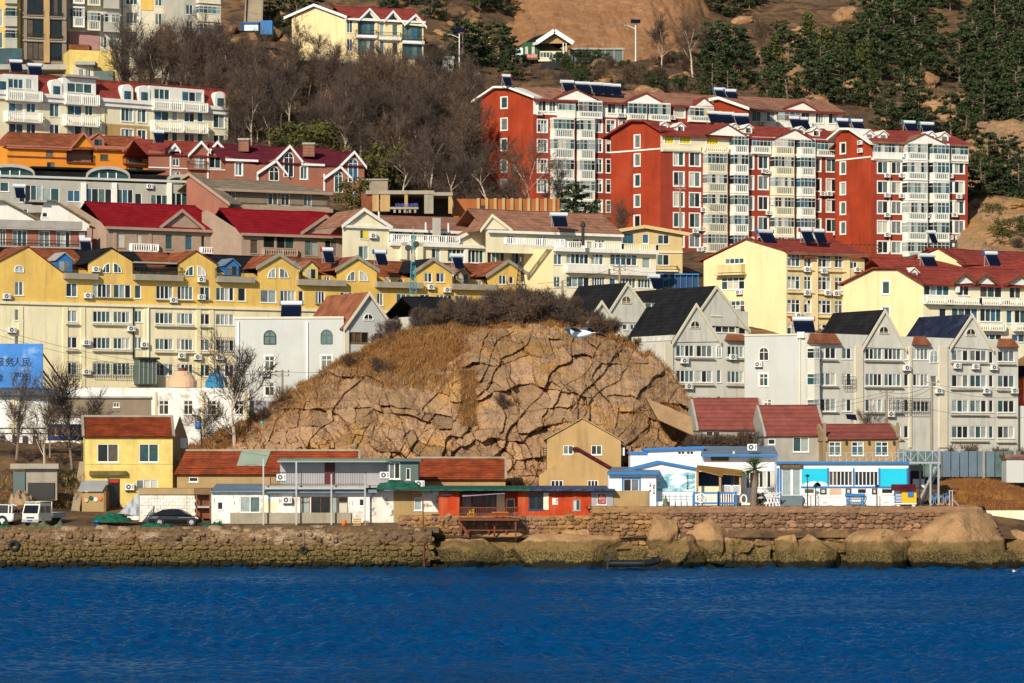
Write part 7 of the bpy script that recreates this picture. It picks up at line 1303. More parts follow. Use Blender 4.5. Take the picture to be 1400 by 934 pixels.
# ---- solar water heaters on the roofs
SW = {}
def solar(u, v, Y, lb, cap='solartank', w=2., yaw=0., sz=1.):
    k = (cap, w)
    if k not in SW:
        a = MB(); a.prism([(-w/2, -.75, .1), (w/2, -.75, .1), (w/2, .55, 1.45), (-w/2, .55, 1.45)], (0, .05, -.06))
        f = MB()
        for i in range(9): x = -w/2+w*i/8; f.bar((x, -.77, .14), (x, .53, 1.49), .035)
        g = MB()
        for x in (-w/2, w/2): g.bar((x, -.75, .05), (x, .7, .05), .06); g.bar((x, .7, .05), (x, .6, 1.5), .06); g.bar((x, -.75, .05), (x, .55, 1.4), .06)
        t = MB(); t.tube((-w/2-.15, .6, 1.6), (w/2+.15, .6, 1.6), .26, .26, 10); c = MB(); c.tube((-w/2-.22, .6, 1.6), (-w/2-.1, .6, 1.6), .28, .28, 10); c.tube((w/2+.1, .6, 1.6), (w/2+.22, .6, 1.6), .28, .28, 10)
        SW[k] = [(n_, x.mesh(n_, m_)) for n_, x, m_ in (('collector', a, 'solar'), ('tube_row', f, 'solar'), ('frame', g, 'galv'), ('tank', t, 'solartank'), ('tank_cap', c, cap))]
    p = P(u, v, Y); b = thing('solar_water_heater', lb, 'solar heater', p, 'solar water heaters on the roofs'); b.rotation_euler = (0, 0, yaw); b.scale = (sz, sz, sz)
    for n_, me in SW[k]: child(n_, me, b)
for x in [(693, 118, 480, 'solar heater with red end at the left end of the rear red roof', 'redcap', 1.1, .3), (777, 126, 483, 'white tanked solar heater at the left of the row on the rear red roof', 'solartank', 1.6, .3), (797, 128, 484, 'wide solar heater second in the row on the rear red roof', 'redcap', 2.2, .3), (816, 129, 484.5, 'solar heater third in the row on the rear red roof', 'solartank', 1.6, .3), (829, 130, 485, 'solar heater fourth in the row on the rear red roof', 'solartank', 1.4, .3), (842, 131, 485.5, 'solar heater at the right of the row on the rear red roof', 'solartank', 1.4, .3),
 (985, 136, 490, 'left blue solar heater above the rear red cross gable', 'bluecap', 1.6, .3), (1000, 138, 490, 'right blue solar heater above the rear red cross gable', 'bluecap', 1.6, .3), (978, 169, 466, 'left solar heater of the group behind the front red roof', 'yellowtrim', 2., .3), (994, 170, 466.5, 'middle solar heater of the group behind the front red roof', 'solartank', 2., .3), (1014, 172, 467, 'right solar heater of the group behind the front red roof', 'solartank', 2., .3), (1087, 176, 468, 'pink ended solar heater on the front red roof', 'redcap', 1.4, .3), (1099, 177, 468.5, 'teal ended solar heater beside the pink ended one', 'tealcap', 1.4, .3), (1153, 179, 462, 'left blue solar heater at the right tower gable', 'bluecap', 1.6, .3), (1173, 180, 462, 'right blue solar heater at the right tower gable', 'bluecap', 1.6, .3),
 (1245, 182, 463, 'left teal solar heater on the right red tower', 'tealcap', 1.6, .3), (1269, 184, 463.5, 'right teal solar heater on the right red tower', 'tealcap', 1.9, .3),
 (1049, 334, 398, 'flat dark solar heater on the cream block roof', 'bluecap', 2., .5), (1104, 332, 399, 'red ended solar heater on the cream block roof', 'redcap', 1.3, .3), (1121, 333, 399.5, 'blue ended solar heater on the cream block roof', 'bluecap', 1.3, .3), (1270, 367, 392, 'large dark solar panel behind the right cream block', 'solartank', 1.7, .3), (1357, 364, 393, 'solar heater on the far right red roof', 'bluecap', 1.5, .3), (1275, 333, 449, 'small solar panel low on the right red tower bay', 'solartank', .9, .3),
 (765, 311, 394, 'tall solar heater on the brown tiled roof', 'solartank', 1.7, .2), (521, 363, 374, 'blue ended solar heater on the yellow row roof', 'bluecap', 1.2, .3), (626, 368, 379, 'white tanked solar heater on the yellow row roof', 'solartank', 1.1, .3), (449, 360, 372, 'red ended solar heater on the yellow row roof left of centre', 'redcap', 1.1, .3), (117, 346, 386, 'red framed solar heater before the stone house', 'redcap', 1.2, .3), (896, 396, 388, 'pale framed solar panel below the blue pergola', 'solartank', 1., .3),
 (398, 434.5, 352, 'long blue solar heater on the left grey flat roof', 'bluecap', 2.1, 0), (1099, 456, 354, 'red and blue solar heater on the right grey flat roof', 'redcap', 2.2, .1), (22, 99, 452, 'left large solar heater on the white mansard roof', 'redcap', 1.6, .3), (48, 104, 453, 'right large solar heater on the white mansard roof', 'tealcap', 1.8, .3), (27, 272, 392, 'solar heater on the grey brown roof house', 'solartank', 1.1, .3), (1302, 466, 366, 'solar heater tucked between the two grey gables', 'bluecap', 1.2, .3), (217, 196, 436, 'blue solar panel on the pink brick house', 'solartank', 1.2, .3)]:
    solar(*x)
# ---------------------------------------------------------------- vegetation
def rv(r): return V((r.gauss(0, 1), r.gauss(0, 1), r.gauss(0, 1))).normalized()
def bare_tree(seed, h, spread=.5, stems=1, twig='twig', bark='bark', ntw=5, low=.3):
    r = random.Random(seed); t = MB(); w_ = MB()
    def ribbon(p, q_, wd):
        s = (q_-p).cross(rv(r)).normalized()*wd/2; w_.face([p-s, p+s, q_+s*.4, q_-s*.4])
    def grow(p, d, L, rad, lev):
        n = 3; 
        for i in range(n):
            d2 = (d+rv(r)*.16+V((0, 0, .05))).normalized(); q_ = p+d2*L/n; r2 = rad*(1-.22*(i+1)/n*1.4)
            if lev <= 1: t.tube(p, q_, rad, r2, 5 if lev == 0 else 4, 0, False)
            else: ribbon(p, q_, max(.05, rad*2))
            if lev < 3 and (i > 0 or lev > 0):
                for _ in range(2 if lev < 2 else ntw-2):
                    s = (d2*.55+rv(r)*(spread+.35)+V((0, 0, .28))).normalized(); grow(q_.lerp(p, r.random()*.6), s, L*r.uniform(.42, .68), r2*.5, lev+1)
            p, d, rad = q_, d2, r2
        if lev < 3:
            for _ in range(3): grow(p, (d+rv(r)*spread).normalized(), L*r.uniform(.5, .75), rad*.7, lev+1)
        else:
            for _ in range(ntw): q_ = p-d*L*r.random(); ribbon(q_, q_+(d+rv(r)*.8).normalized()*L*r.uniform(.4, .9), .032)
    for k in range(stems):
        d = V((0, 0, 1)) if stems == 1 else (V((0, 0, 1))+V((r.gauss(0, 1), r.gauss(0, 1), 0))*.55).normalized()
        grow(V((r.gauss(0, .1)*(stems > 1), r.gauss(0, .1)*(stems > 1), -.4)), d, h*(.5 if stems == 1 else .5), h*.019 if stems == 1 else h*.012, 0 if stems < 4 else 1)
    return [('trunk', t.mesh('trunk', bark)), ('crown', w_.mesh('crown', twig))] if t.f else [('crown', w_.mesh('crown', twig))]
def leafy(seed, h, kind, m, bark='bark'):
    r = random.Random(seed); t = MB(); c = MB(); lean = V((r.gauss(0, .06), r.gauss(0, .06), 1)); clumps = []
    if kind == 'pine':
        t.tube((0, 0, -.5), lean*h*.45, h*.026, h*.019, 6, 0, False); t.tube(lean*h*.45, lean*h*.95, h*.019, h*.006, 5, 0, False)
        for k in range(58):
            z = r.uniform(.1, 1.); a = r.uniform(0, 6.3); rad = h*.48*(1-((z-.4)/.66)**2)**.6 if z > .4 else h*.48*(.6+.4*z/.4); d = rad*r.uniform(.35, 1.); p = V((math.cos(a)*d, math.sin(a)*d, z*h)); s = h*r.uniform(.08, .14)*(1.2-.5*z)
            clumps.append((p, s, .36)); t.tube(lean*(z*h-.08*h), p, h*.006, h*.003, 3, 0, False)
    elif kind == 'cypress':
        t.tube((0, 0, -.4), (0, 0, h*.9), h*.02, h*.006, 5, 0, False)
        for k in range(46): z = r.uniform(.08, 1); a = r.uniform(0, 6.3); d = h*.2*(1-z)**.6*r.uniform(.3, 1)+.02*h; clumps.append((V((math.cos(a)*d, math.sin(a)*d, z*h)), h*r.uniform(.07, .11), 1.5))
    else:
        t.tube((0, 0, -.4), (0, 0, h*.5), h*.03, h*.015, 5, 0, False)
        for k in range(44):
            d = rv(r); d *= r.random()**.33; p = V((d.x*h*.5, d.y*h*.5, h*.52+d.z*h*.42)); clumps.append((p, h*r.uniform(.1, .17), .8)); 
    for p, s, fl in clumps:
        for _ in range(46):
            d = rv(r)*r.random()**.4; o = p+V((d.x*s, d.y*s, d.z*s*fl)); n = (rv(r)+V((0, 0, .7))).normalized(); e = n.orthogonal().normalized(); e = Matrix.Rotation(r.uniform(0, 6.3), 3, n) @ e; g = n.cross(e); l = h*r.uniform(.022, .046)
            c.face([o-e*l, o+g*l*.5, o+e*l, o-g*l*.5], 1 if r.random() < .25 else 0)
    return [('trunk', t.mesh('trunk', bark)), ('crown', c.mesh('crown', m))]
mat('pinetip', (.055, .078, .026), .8, .3, .5); mat('olive', (.085, .085, .02), .85, .35, .5); mat('olivetip', (.13, .11, .03), .85, .3, .5)
BT = [bare_tree(s, 9., .42, 1, tw, bk, 4) for s, tw, bk in ((1, 'twig', 'bark'), (2, 'twigdark', 'palebark'), (3, 'twig', 'palebark'), (4, 'twigdark', 'bark'), (5, 'twigred', 'palebark'), (6, 'twig', 'palebark'), (7, 'twigred', 'bark'))]
SH = [bare_tree(20+s, 3.2, .6, 6, tw, 'bark', 5) for s, tw in ((1, 'twig'), (2, 'twigred'), (3, 'twigred'), (4, 'twig'))]
PN = [leafy(40+s, 8., 'pine', ['pine', 'pinetip']) for s in range(5)]; EV = [leafy(60+s, 5., 'bush', ['olive', 'olivetip']) for s in range(2)]+[leafy(70+s, 3., 'bush', ['pine', 'pinelight']) for s in range(2)]; CY = [leafy(80+s, 7., 'cypress', ['olive', 'pinelight']) for s in range(2)]
def plant(proto, loc, sc, name, label, cat, grp=None):
    o = thing(name, label, cat, loc, grp); o.rotation_euler = (0, 0, random.uniform(0, 6.3)); o.scale = (sc, sc, sc*random.uniform(.92, 1.1))
    for n_, me in proto: child(n_, me, o)
    return o
R5 = random.Random(77)
def wood(n, ur, Yr, sr, label, grp, ok=lambda u, v: True, protos=None):
    k = 0
    while k < n:
        u = R5.uniform(*ur); Y = R5.uniform(*Yr); v = vground(u, Y)
        if not ok(u, v): continue
        i = R5.randrange(7); s_ = R5.uniform(*sr); plant(BT[i], G(u, Y), s_, 'bare_tree', ('small' if s_ < sr[0]*.7+sr[1]*.3 else 'tall' if s_ > sr[0]*.3+sr[1]*.7 else 'middling')+(' pale barked' if i in (2, 4) else ' dark' if i in (1, 3) else '')+' bare tree '+where(u, v-18), 'tree', grp); k += 1
wood(115, (315, 655), (448, 501), (.62, 1.1), 'leafless brown tree standing in the wood on the slope below the yellow hostel', 'bare trees of the slope wood', lambda u, v: 95 < v < 262 and not (u < 500 and v > 232))
wood(26, (165, 320), (486, 500), (.8, 1.3), 'leafless tree in front of the upper left apartment towers', 'bare trees before the upper towers', lambda u, v: v > 85)
wood(8, (250, 330), (472, 486), (.6, 1.), 'leafless tree between the white mansard block and the towers', 'bare trees beside the mansard block')
for u, Y, s, lb, pr in ((728, 446, 1.35, 'tall bare tree with reddish twigs in front of the rear red slab', 4), (668, 452, 1.0, 'bare tree at the left flank of the rear red slab', 2), (764, 449, 1.05, 'bare tree before the white bays of the rear red slab', 0), (700, 440, .7, 'small bare tree by the orange pillar wall', 5), (845, 440, .75, 'reddish bare tree at the foot of the front red gable', 6), (640, 440, .9, 'bare tree left of the orange pillar wall', 3), (618, 438, .8, 'bare tree behind the concrete ruin', 1), (590, 442, .9, 'bare tree above the concrete ruin', 0), (550, 443, .85, 'bare tree rising behind the retaining wall', 2), (320, 318, 1.25, 'large bare tree with spreading branches before the white works building', 1), (22, 314, .9, 'bare tree at the far left edge before the works building', 0), (62, 313, .8, 'bare tree left of the blue signboard', 5), (100, 312, 1.1, 'dark bare tree overlapping the blue signboard', 3), (135, 316, .8, 'bare tree behind the yellow house roof', 1), (268, 322, .6, 'thin bare tree by the works building windows', 2), (340, 333, .55, 'thin bare tree beside the low grey yard wall', 0), (396, 336, .6, 'spindly bare tree in front of the grey gabled block', 2), (412, 338, .5, 'small bare tree leaning on the crag flank', 5), (1190, 318, .45, 'small bare tree behind the low tan shed', 2), (948, 535, 1.2, 'tall bare tree on the cliff edge above the rear red roofs', 4), (560, 535, .8, 'bare tree right of the yellow hostel', 0), (405, 513, .8, 'bare tree before the hostel gable, left', 5), (445, 514, .7, 'bare tree before the hostel gable, right', 2), (1045, 560, .9, 'bare tree among the pines above the red towers', 6), (1150, 545, 1., 'leafless tree in the pine belt near the right', 3), (610, 560, .9, 'bare tree on the rocky slope at the top', 0), (905, 540, .9, 'bare shrub tree at the road right of the solar lamp', 1), (770, 505, .5, 'low bare tree under the road wall', 2)):
    plant(BT[pr], G(u, Y), s, 'bare_tree', lb, 'tree')
def pines(pts, lb, grp, pr=None, nm='pine_tree', lo=470, sr=(.65, 1.15)):
    for u, v in pts: s_ = R5.uniform(*sr); plant(R5.choice(pr or PN), G(u, gat(u, v, lo)), s_, nm, ('small' if s_ < sr[0]*.65+sr[1]*.35 else 'tall' if s_ > sr[0]*.35+sr[1]*.65 else 'middling')+' dark green pine '+where(u, v-20), 'tree', grp)
pp = []
for k in range(190):
    u, v = R5.uniform(950, 1410), R5.uniform(0, 165)
    top = 60 if u < 1180 else 0
    if v < top or (1080 < u < 1170 and v < 100) or (u < 1060 and 30 < v < 70) or (1205 < u < 1300 and v > 125) or v > 150+max(0, (u-1200)*.1): continue
    if all((u-a)**2+((v-b_)*1.3)**2 > 17**2 for a, b_ in pp): pp.append((u, v))
pines(pp, 'dark green pine in the belt on the upper right hillside', 'pines of the upper right hillside')
pines([(1345, 180), (1372, 165), (1395, 190), (1380, 240), (1398, 262), (1360, 295), (1392, 312), (1345, 330), (1375, 335), (1300, 188), (1318, 205), (1255, 180), (1232, 172), (1212, 186), (1330, 165), (1350, 250)], 'dark pine among the rocks right of the red towers', 'pines beside the right red tower', sr=(.6, 1.))
pines([(655, 16), (675, 10), (690, 22), (700, 5), (640, 90), (632, 95), (655, 88), (680, 96), (694, 92), (590, 30), (560, 8), (530, 12), (405, 52), (420, 45), (700, 110), (1000, 25), (975, 18), (1010, 8), (1025, 12), (370, 28)], 'small dark pine scattered on the rocky upper slope', 'scattered pines of the upper slope', sr=(.6, 1.))
plant(PN[1], G(786, 437), .95, 'pine_tree', 'lone dark pine in front of the rear red slab bays', 'tree'); plant(PN[3], G(800, 436), .7, 'pine_tree', 'smaller pine right of the lone dark pine', 'tree')
for k in range(40):
    u = R5.uniform(760, 960); v = R5.uniform(88, 132); plant(R5.choice([EV[2], EV[3], SH[0], SH[1], EV[3]]), G(u, gat(u, v, 470)), R5.uniform(.5, 1.1), 'roadside_bush', 'dark roadside bush '+where(u, v), 'bush', 'bushes below the hill road')
for u, Y, s, lb, i in ((410, 455, 1.7, 'olive green evergreen in the middle of the wood, left', 0), (440, 452, 1.9, 'broad olive evergreen in the wood above the maroon roof', 1), (395, 460, 1.3, 'dark narrow evergreen left of the olive trees', 2), (530, 448, 1.5, 'olive evergreen low in the wood above the ruin', 0), (485, 420, 1., 'round clipped olive bush by the maroon house', 1), (507, 419, .8, 'smaller round bush right of the clipped olive', 3), (545, 450, 1.2, 'green bush behind the retaining wall', 2), (915, 400, .8, 'dark bush below the blue pergola', 2), (940, 399, .8, 'dark bush right of the blue pergola', 3), (1040, 288.5, .5, 'green shrub beside the palm', 2), (92, 309, .8, 'dark green ivy bush under the blue signboard', 2), (110, 308, .7, 'dark green bush beside the stone stair', 3), (312, 512, .9, 'ochre evergreen by the blue tarpaulin shed', 0)):
    plant(EV[i], G(u, Y), s, 'evergreen_bush', lb, 'bush')
for u, v, i in ((1128, 110, 0), (1060, 120, 1), (1180, 130, 0), (1235, 40, 1), (1105, 95, 0), (1150, 125, 1)): plant(CY[i], G(u, gat(u, v, 480)), 1.2, 'cypress_tree', 'olive green conical cypress among the pines', 'tree', 'cypresses in the pine belt')
for k in range(24):
    u, v = R5.uniform(1318, 1405), R5.uniform(215, 350); plant(R5.choice([EV[2], EV[3], SH[0], SH[2], EV[3], EV[0]]), G(u, gat(u, v, 430)), R5.uniform(.5, 1.1), 'hillside_bush', 'slope bush '+where(u, v), 'bush', 'bushes on the right hand slope')
# brush on the crag crest
cap = CRV['cap']
def px(p): return 700+F*p.x/p.y, VH-(p.z-H)*F/p.y
for k in range(64):
    j = R5.randrange(1, 12); u = R5.choice([R5.uniform(560, 800), R5.uniform(590, 820), R5.uniform(500, 900)]); i = int((u-246)/(988-246)*639); p = V(cap[j, i]); plant(R5.choice(SH), p, R5.uniform(.45, .75)+(.45*max(0, 1-abs(u-710)/110)) if u < 850 else R5.uniform(.3, .6), 'bare_shrub', ('taller' if k % 3 == 0 else 'low' if k % 3 == 1 else 'spreading')+' crest brush '+where(*px(p)), 'shrub', 'brush along the crag crest')
plant(BT[2], V(cap[2, int((722-246)/742*639)]), .5, 'bare_tree', 'pale multi branched bare tree among the brush on the crag crest', 'tree')
fr = CRV['v']
for u, t in ((478, .93), (690, .5), (352, .9), (520, .8), (1000, .0)):
    if u > 980: continue
    p = fr[int(t*209), int((u-246)/742*639)]; plant(SH[1], V(p)+V((0, .3, 0)), .6, 'bare_shrub', 'thin leafless shrub growing from the %s crag face' % {478: 'grassy left', 690: 'central', 352: 'far left', 520: 'ochre upper left'}[u], 'shrub')
for k in range(9): u = 955+k*9; plant(SH[k % 4], V((X(u, 308), 308, Z(622, 308))), R5.uniform(.6, .95), 'bare_shrub', 'tangled bare shrub in front of the red roofed sheds', 'shrub', 'shrubs before the red roofed sheds')
for k in range(7): u = 1300+k*15; plant(SH[k % 4], V((X(u, 306), 306, Z(640, 306))), R5.uniform(.5, .9), 'bare_shrub', 'bare creeper shrub below the right end of the grey terrace', 'shrub', 'shrubs below the grey terrace')
# undergrowth and dry grass: real geometry joined as stuff
def scatter(name, m, pts, hgt, wid, seed, blades=5, lean=.5):
    r = np.random.default_rng(seed); P0 = np.repeat(np.array(pts), blades, 0); n = len(P0); P0 = P0+np.stack([r.normal(0, .22, n), r.normal(0, .22, n), np.zeros(n)-.05], 1)
    h = r.uniform(*hgt, n); a = r.uniform(0, 6.3, n); d = np.stack([r.normal(0, lean, n), r.normal(0, lean, n), np.ones(n)], 1)*h[:, None]; s = np.stack([np.cos(a), np.sin(a), np.zeros(n)], 1)*wid/2
    v = np.stack([P0-s, P0+s, P0+d], 1).reshape(-1, 3); o = nparr(name, v, np.arange(3*n).reshape(-1, 3), m, midx=r.integers(0, len(m), n) if isinstance(m, list) else None); o['kind'] = 'stuff'; return o
mat('drystraw', (.36, .155, .03), .9, .3, .6); mat('dryrust', (.30, .12, .03), .9, .3, .6); mat('drypale', (.36, .21, .08), .9, .2, .6)
pts = []
for k in range(2600):
    u = R5.uniform(455, 640); t = R5.random()
    i = int((u-246)/742*639); v_ = 430+R5.random()*115
    col = fr[:, i]; vv = VH-(col[:, 2]-H)*F/col[:, 1]; e = ((u-560)/100)**2+((v_-480)/48)**2
    if e > 1+.3*R5.random(): continue
    j = int(np.argmin(np.abs(vv-v_))); pts.append(col[j])
for k in range(1800): j = R5.randrange(0, 15); i = R5.randrange(639); pts.append(cap[j, i])
for k in range(700):
    u = R5.uniform(262, 470); i = int((u-246)/742*639); t = 1-R5.random()**2*.35; pts.append(fr[int(t*209), i])
for k in range(500):
    u = R5.uniform(600, 980); i = int((u-246)/742*639); t = R5.choice([R5.uniform(.0, .12), R5.uniform(.85, 1.)]) if u < 860 else R5.uniform(.3, 1.); pts.append(fr[int(t*209), i])
for k in range(700): u = R5.uniform(632, 650); i = int((u-246)/742*639); pts.append(fr[int(R5.uniform(.4, .75)*209), i])
scatter('dry_grass', ['drystraw', 'dryrust', 'drypale', 'twigred'], pts, (.2, .65), .055, 3, 9)
pts = [G(u, Y) for u, Y in ((R5.uniform(300, 660), R5.uniform(444, 520)) for _ in range(4200))]+[G(u, gat(u, v, 440)) for u, v in ((R5.uniform(640, 1400), R5.uniform(60, 180)) for _ in range(1800))]+[G(u, gat(u, v, 425)) for u, v in ((R5.uniform(1315, 1400), R5.uniform(150, 345)) for _ in range(500))]+[G(R5.uniform(600, 860), R5.uniform(432, 452)) for _ in range(1500)]
scatter('undergrowth', ['twig', 'twigdark', 'twigdark', 'twigred'], pts, (.5, 1.5), .08, 4, 8, .6)
pts = []
for k in range(1500): s, t = R5.random(), R5.random(); u = 1290+130*s; pts.append(P(u, 700-(42-14*(2*s-.6)**2)*math.sin(t*1.57), 290+10*t))
scatter('mound_grass', ['dryrust', 'drystraw', 'twigred'], pts, (.25, .6), .08, 6)
pts = [V((X(u, Y), Y, 2.95)) for u, Y in ((R5.uniform(-20, 585), R5.uniform(281.3, 282.6)) for _ in range(420))]+[V((X(u, 281.1), 281.1, R5.uniform(1.4, 3))) for u in (R5.choice([R5.gauss(110, 12), R5.gauss(440, 9), R5.gauss(70, 9), R5.gauss(190, 8)]) for _ in range(130))]+[P(R5.uniform(-10, 118), R5.uniform(650, 700), R5.uniform(301, 303)) for _ in range(500)]
scatter('quay_weeds', ['drypale', 'olive', 'dryrust'], pts, (.2, .7), .05, 8, 4, .7)
# palm
b = bld('palm_tree', 'fan palm with a shaggy trunk in front of the cafe', 1030, 690, 286, 'tree'); a = MB(); p = P(1030, 692, 286); a.tube(p, p+V((.1, 0, 1.6)), .3, .26, 8); a.tube(p+V((.1, 0, 1.6)), p+V((.15, 0, 3.1)), .27, .2, 8); a.build('trunk', 'bark', b); a = MB(); c = p+V((.15, 0, 3.2)); r = random.Random(4)
for k in range(34):
    d = (rv(r)+V((0, 0, .25))).normalized(); m_ = c+d*r.uniform(.6, .9); s = d.cross(V((0, 0, 1))).normalized(); up = s.cross(d); a.bar(c, m_, .05)
    for i in range(-4, 5): q_ = m_+(d*math.cos(i*.3)+s*math.sin(i*.3)).normalized()*r.uniform(.6, .85)-V((0, 0, .18)); a.face([m_-up*.02, m_+s*.05, q_, m_-s*.05])
a.build('crown', 'palmleaf', b)
# ---------------------------------------------------------------- vehicles
def wheel(b, c, r=.33, wd=.22, yaw=0):
    ax = V((-math.sin(yaw), math.cos(yaw), 0)); a = MB(); a.tube(c-ax*wd/2, c+ax*wd/2, r, r, 18); w_ = a.build('wheel', 'rubber', b); g = MB(); g.tube(c-ax*(wd/2+.015), c+ax*(wd/2+.015), r*.62, r*.62, 14); me = g.mesh('rim', 'alloy', wloc(b)); x = bpy.data.objects.new('rim', me); COL.objects.link(x); x.parent = w_
    h = MB()
    for i in range(5): t = i*1.257; e = V((math.cos(yaw)*math.cos(t), math.sin(yaw)*math.cos(t), math.sin(t))); h.bar(c-ax*(wd/2+.02)+e*.08, c-ax*(wd/2+.02)+e*r*.6, .05)
    me = h.mesh('spokes', 'iron', wloc(b)); x = bpy.data.objects.new('spokes', me); COL.objects.link(x); x.parent = w_
def car(name, label, p, yaw, body, st, gh, wheels, hw, wr, extras=None):
    """st: stations (x, bottom, belt, halfwidth); gh: greenhouse (x, belt, roof, hw belt, hw roof)"""
    b = thing(name, label, 'car' if 'truck' not in name else 'truck', p); R = Matrix.Rotation(yaw, 3, 'Z')
    def T(x, y, z): return V(p)+R @ V((x, y, z))
    a = MB(); prev = None
    for x, z0, z1, w_ in st:
        ring = [T(x, y, z) for y, z in ((-w_*.9, z0), (-w_, z0+.14), (-w_*1.01, (z0+z1)/2), (-w_*.97, z1-.1), (-w_*.86, z1), (w_*.86, z1), (w_*.97, z1-.1), (w_*1.01, (z0+z1)/2), (w_, z0+.14), (w_*.9, z0))]
        if prev:
            for i in range(10): j = (i+1) % 10; a.face([prev[i], prev[j], ring[j], ring[i]])
        else: a.face(ring)
        prev = ring
    a.face(prev[::-1]); a.build('body', body, b, True)
    a = MB(); g = MB(); prev = None
    for x, z0, z1, w0, w1 in gh:
        ring = [T(x, -w0, z0), T(x, -w1, z1), T(x, w1, z1), T(x, w0, z0)]
        if prev: a.face([prev[1], prev[2], ring[2], ring[1]]); g.face([prev[0], prev[1], ring[1], ring[0]]); g.face([prev[2], prev[3], ring[3], ring[2]])
        prev = ring
    a2 = gh[0]; z2 = gh[-1]; g.face([T(a2[0], a2[3], a2[1]), T(a2[0], a2[4], a2[2]), T(a2[0], -a2[4], a2[2]), T(a2[0], -a2[3], a2[1])]); g.face([T(z2[0], -z2[3], z2[1]), T(z2[0], -z2[4], z2[2]), T(z2[0], z2[4], z2[2]), T(z2[0], z2[3], z2[1])])
    a.build('roof', body, b, True); g.build('windows', 'carglass', b); f = MB()
    for (x, z0, z1, w0, w1) in gh:
        for s in (-1, 1): f.bar(T(x, s*w0*1.005, z0), T(x, s*w1*1.01, z1), .07)
    for k in range(len(gh)-1):
        for s in (-1, 1): f.bar(T(gh[k][0], s*gh[k][4], gh[k][2]), T(gh[k+1][0], s*gh[k+1][4], gh[k+1][2]), .06)
    f.build('pillar', body, b)
    for x in wheels:
        for s in (-1, 1):
            wheel(b, T(x, s*(hw-.1), wr), wr, .22, yaw); g = MB(); c = T(x, s*(hw+.005), wr+.02); ax = R @ V((0, s, 0)); g.tube(c-ax*.06, c+ax*.012, wr*1.22, wr*1.22, 18); g.build('wheel_arch', 'rubber', b)
    if extras: extras(b, T)
    return b
def sedan_x(b, T):
    for s in (-1, 1):
        a = MB(); a.hexa([T(2.05, s*.55, .62), T(2.05, s*.82, .62), T(1.75, s*.88, .68), T(1.75, s*.6, .68), T(2.0, s*.55, .74), T(2.0, s*.82, .74), T(1.72, s*.88, .82), T(1.72, s*.6, .82)]); a.build('headlight', 'lamp', b)
        a = MB(); p0 = T(.75, s*.95, .95); a.tube(p0, p0+V((.12, 0, .03)), .09); a.build('wing_mirror', 'carblack', b); a = MB(); a.bar(T(-2.0, s*.87, .78), T(2.0, s*.89, .74), .02); a.build('side_trim', 'alloy', b)
    a = MB(); a.bar(T(2.33, -.25, .42), T(2.33, .25, .42), .02, .13); a.build('number_plate', 'platebl', b); a = MB(); a.bar(T(2.30, -.45, .58), T(2.30, .45, .58), .04, .14); a.build('grille', 'iron', b)
zg = 3.30
car('black_sedan', 'black saloon car parked on the quay facing right', V((X(241, 289), 289, zg)), 0, 'carblack', [(-2.38, .42, .85, .70), (-2.3, .3, .95, .82), (-1.5, .22, .98, .9), (0, .2, .95, .91), (1.2, .2, .90, .9), (2.0, .24, .78, .84), (2.28, .3, .66, .72), (2.36, .38, .56, .6)], [(-1.95, .96, 1.0, .76, .7), (-1.15, .96, 1.40, .8, .6), (-.1, .95, 1.46, .82, .6), (.45, .93, 1.38, .82, .6), (1.25, .90, .94, .8, .72)], (-1.38, 1.42), .9, .33, sedan_x)
def suv_x(b, T):
    a = MB(); a.bar(T(-2.25, -.93, .62), T(2.2, -.93, .62), .03, .36); a.build('cladding', 'galv', b); a = MB(); a.bar(T(-1.6, -.6, 1.88), T(1., -.6, 1.88), .05); a.bar(T(-1.6, .6, 1.88), T(1., .6, 1.88), .05); a.build('roof_rail', 'iron', b); a = MB(); a.bar(T(-2.32, -.85, 1.0), T(-2.32, -.85, 1.4), .14); a.build('tail_light', 'bannerred', b)
car('white_suv', 'white off-road car cut by the left edge of the photo, tail to the right', V((X(-13, 291), 291, zg)), math.radians(172), 'carwhite', [(-2.35, .5, 1.05, .82), (-2.2, .36, 1.12, .9), (0, .34, 1.12, .93), (1.4, .36, 1.08, .92), (2.2, .42, .98, .85), (2.4, .5, .8, .75)], [(-2.2, 1.1, 1.7, .86, .74), (-1.9, 1.1, 1.82, .87, .74), (0, 1.1, 1.86, .88, .74), (.6, 1.1, 1.8, .88, .74), (1.25, 1.08, 1.12, .86, .8)], (-1.35, 1.4), .93, .40, suv_x)
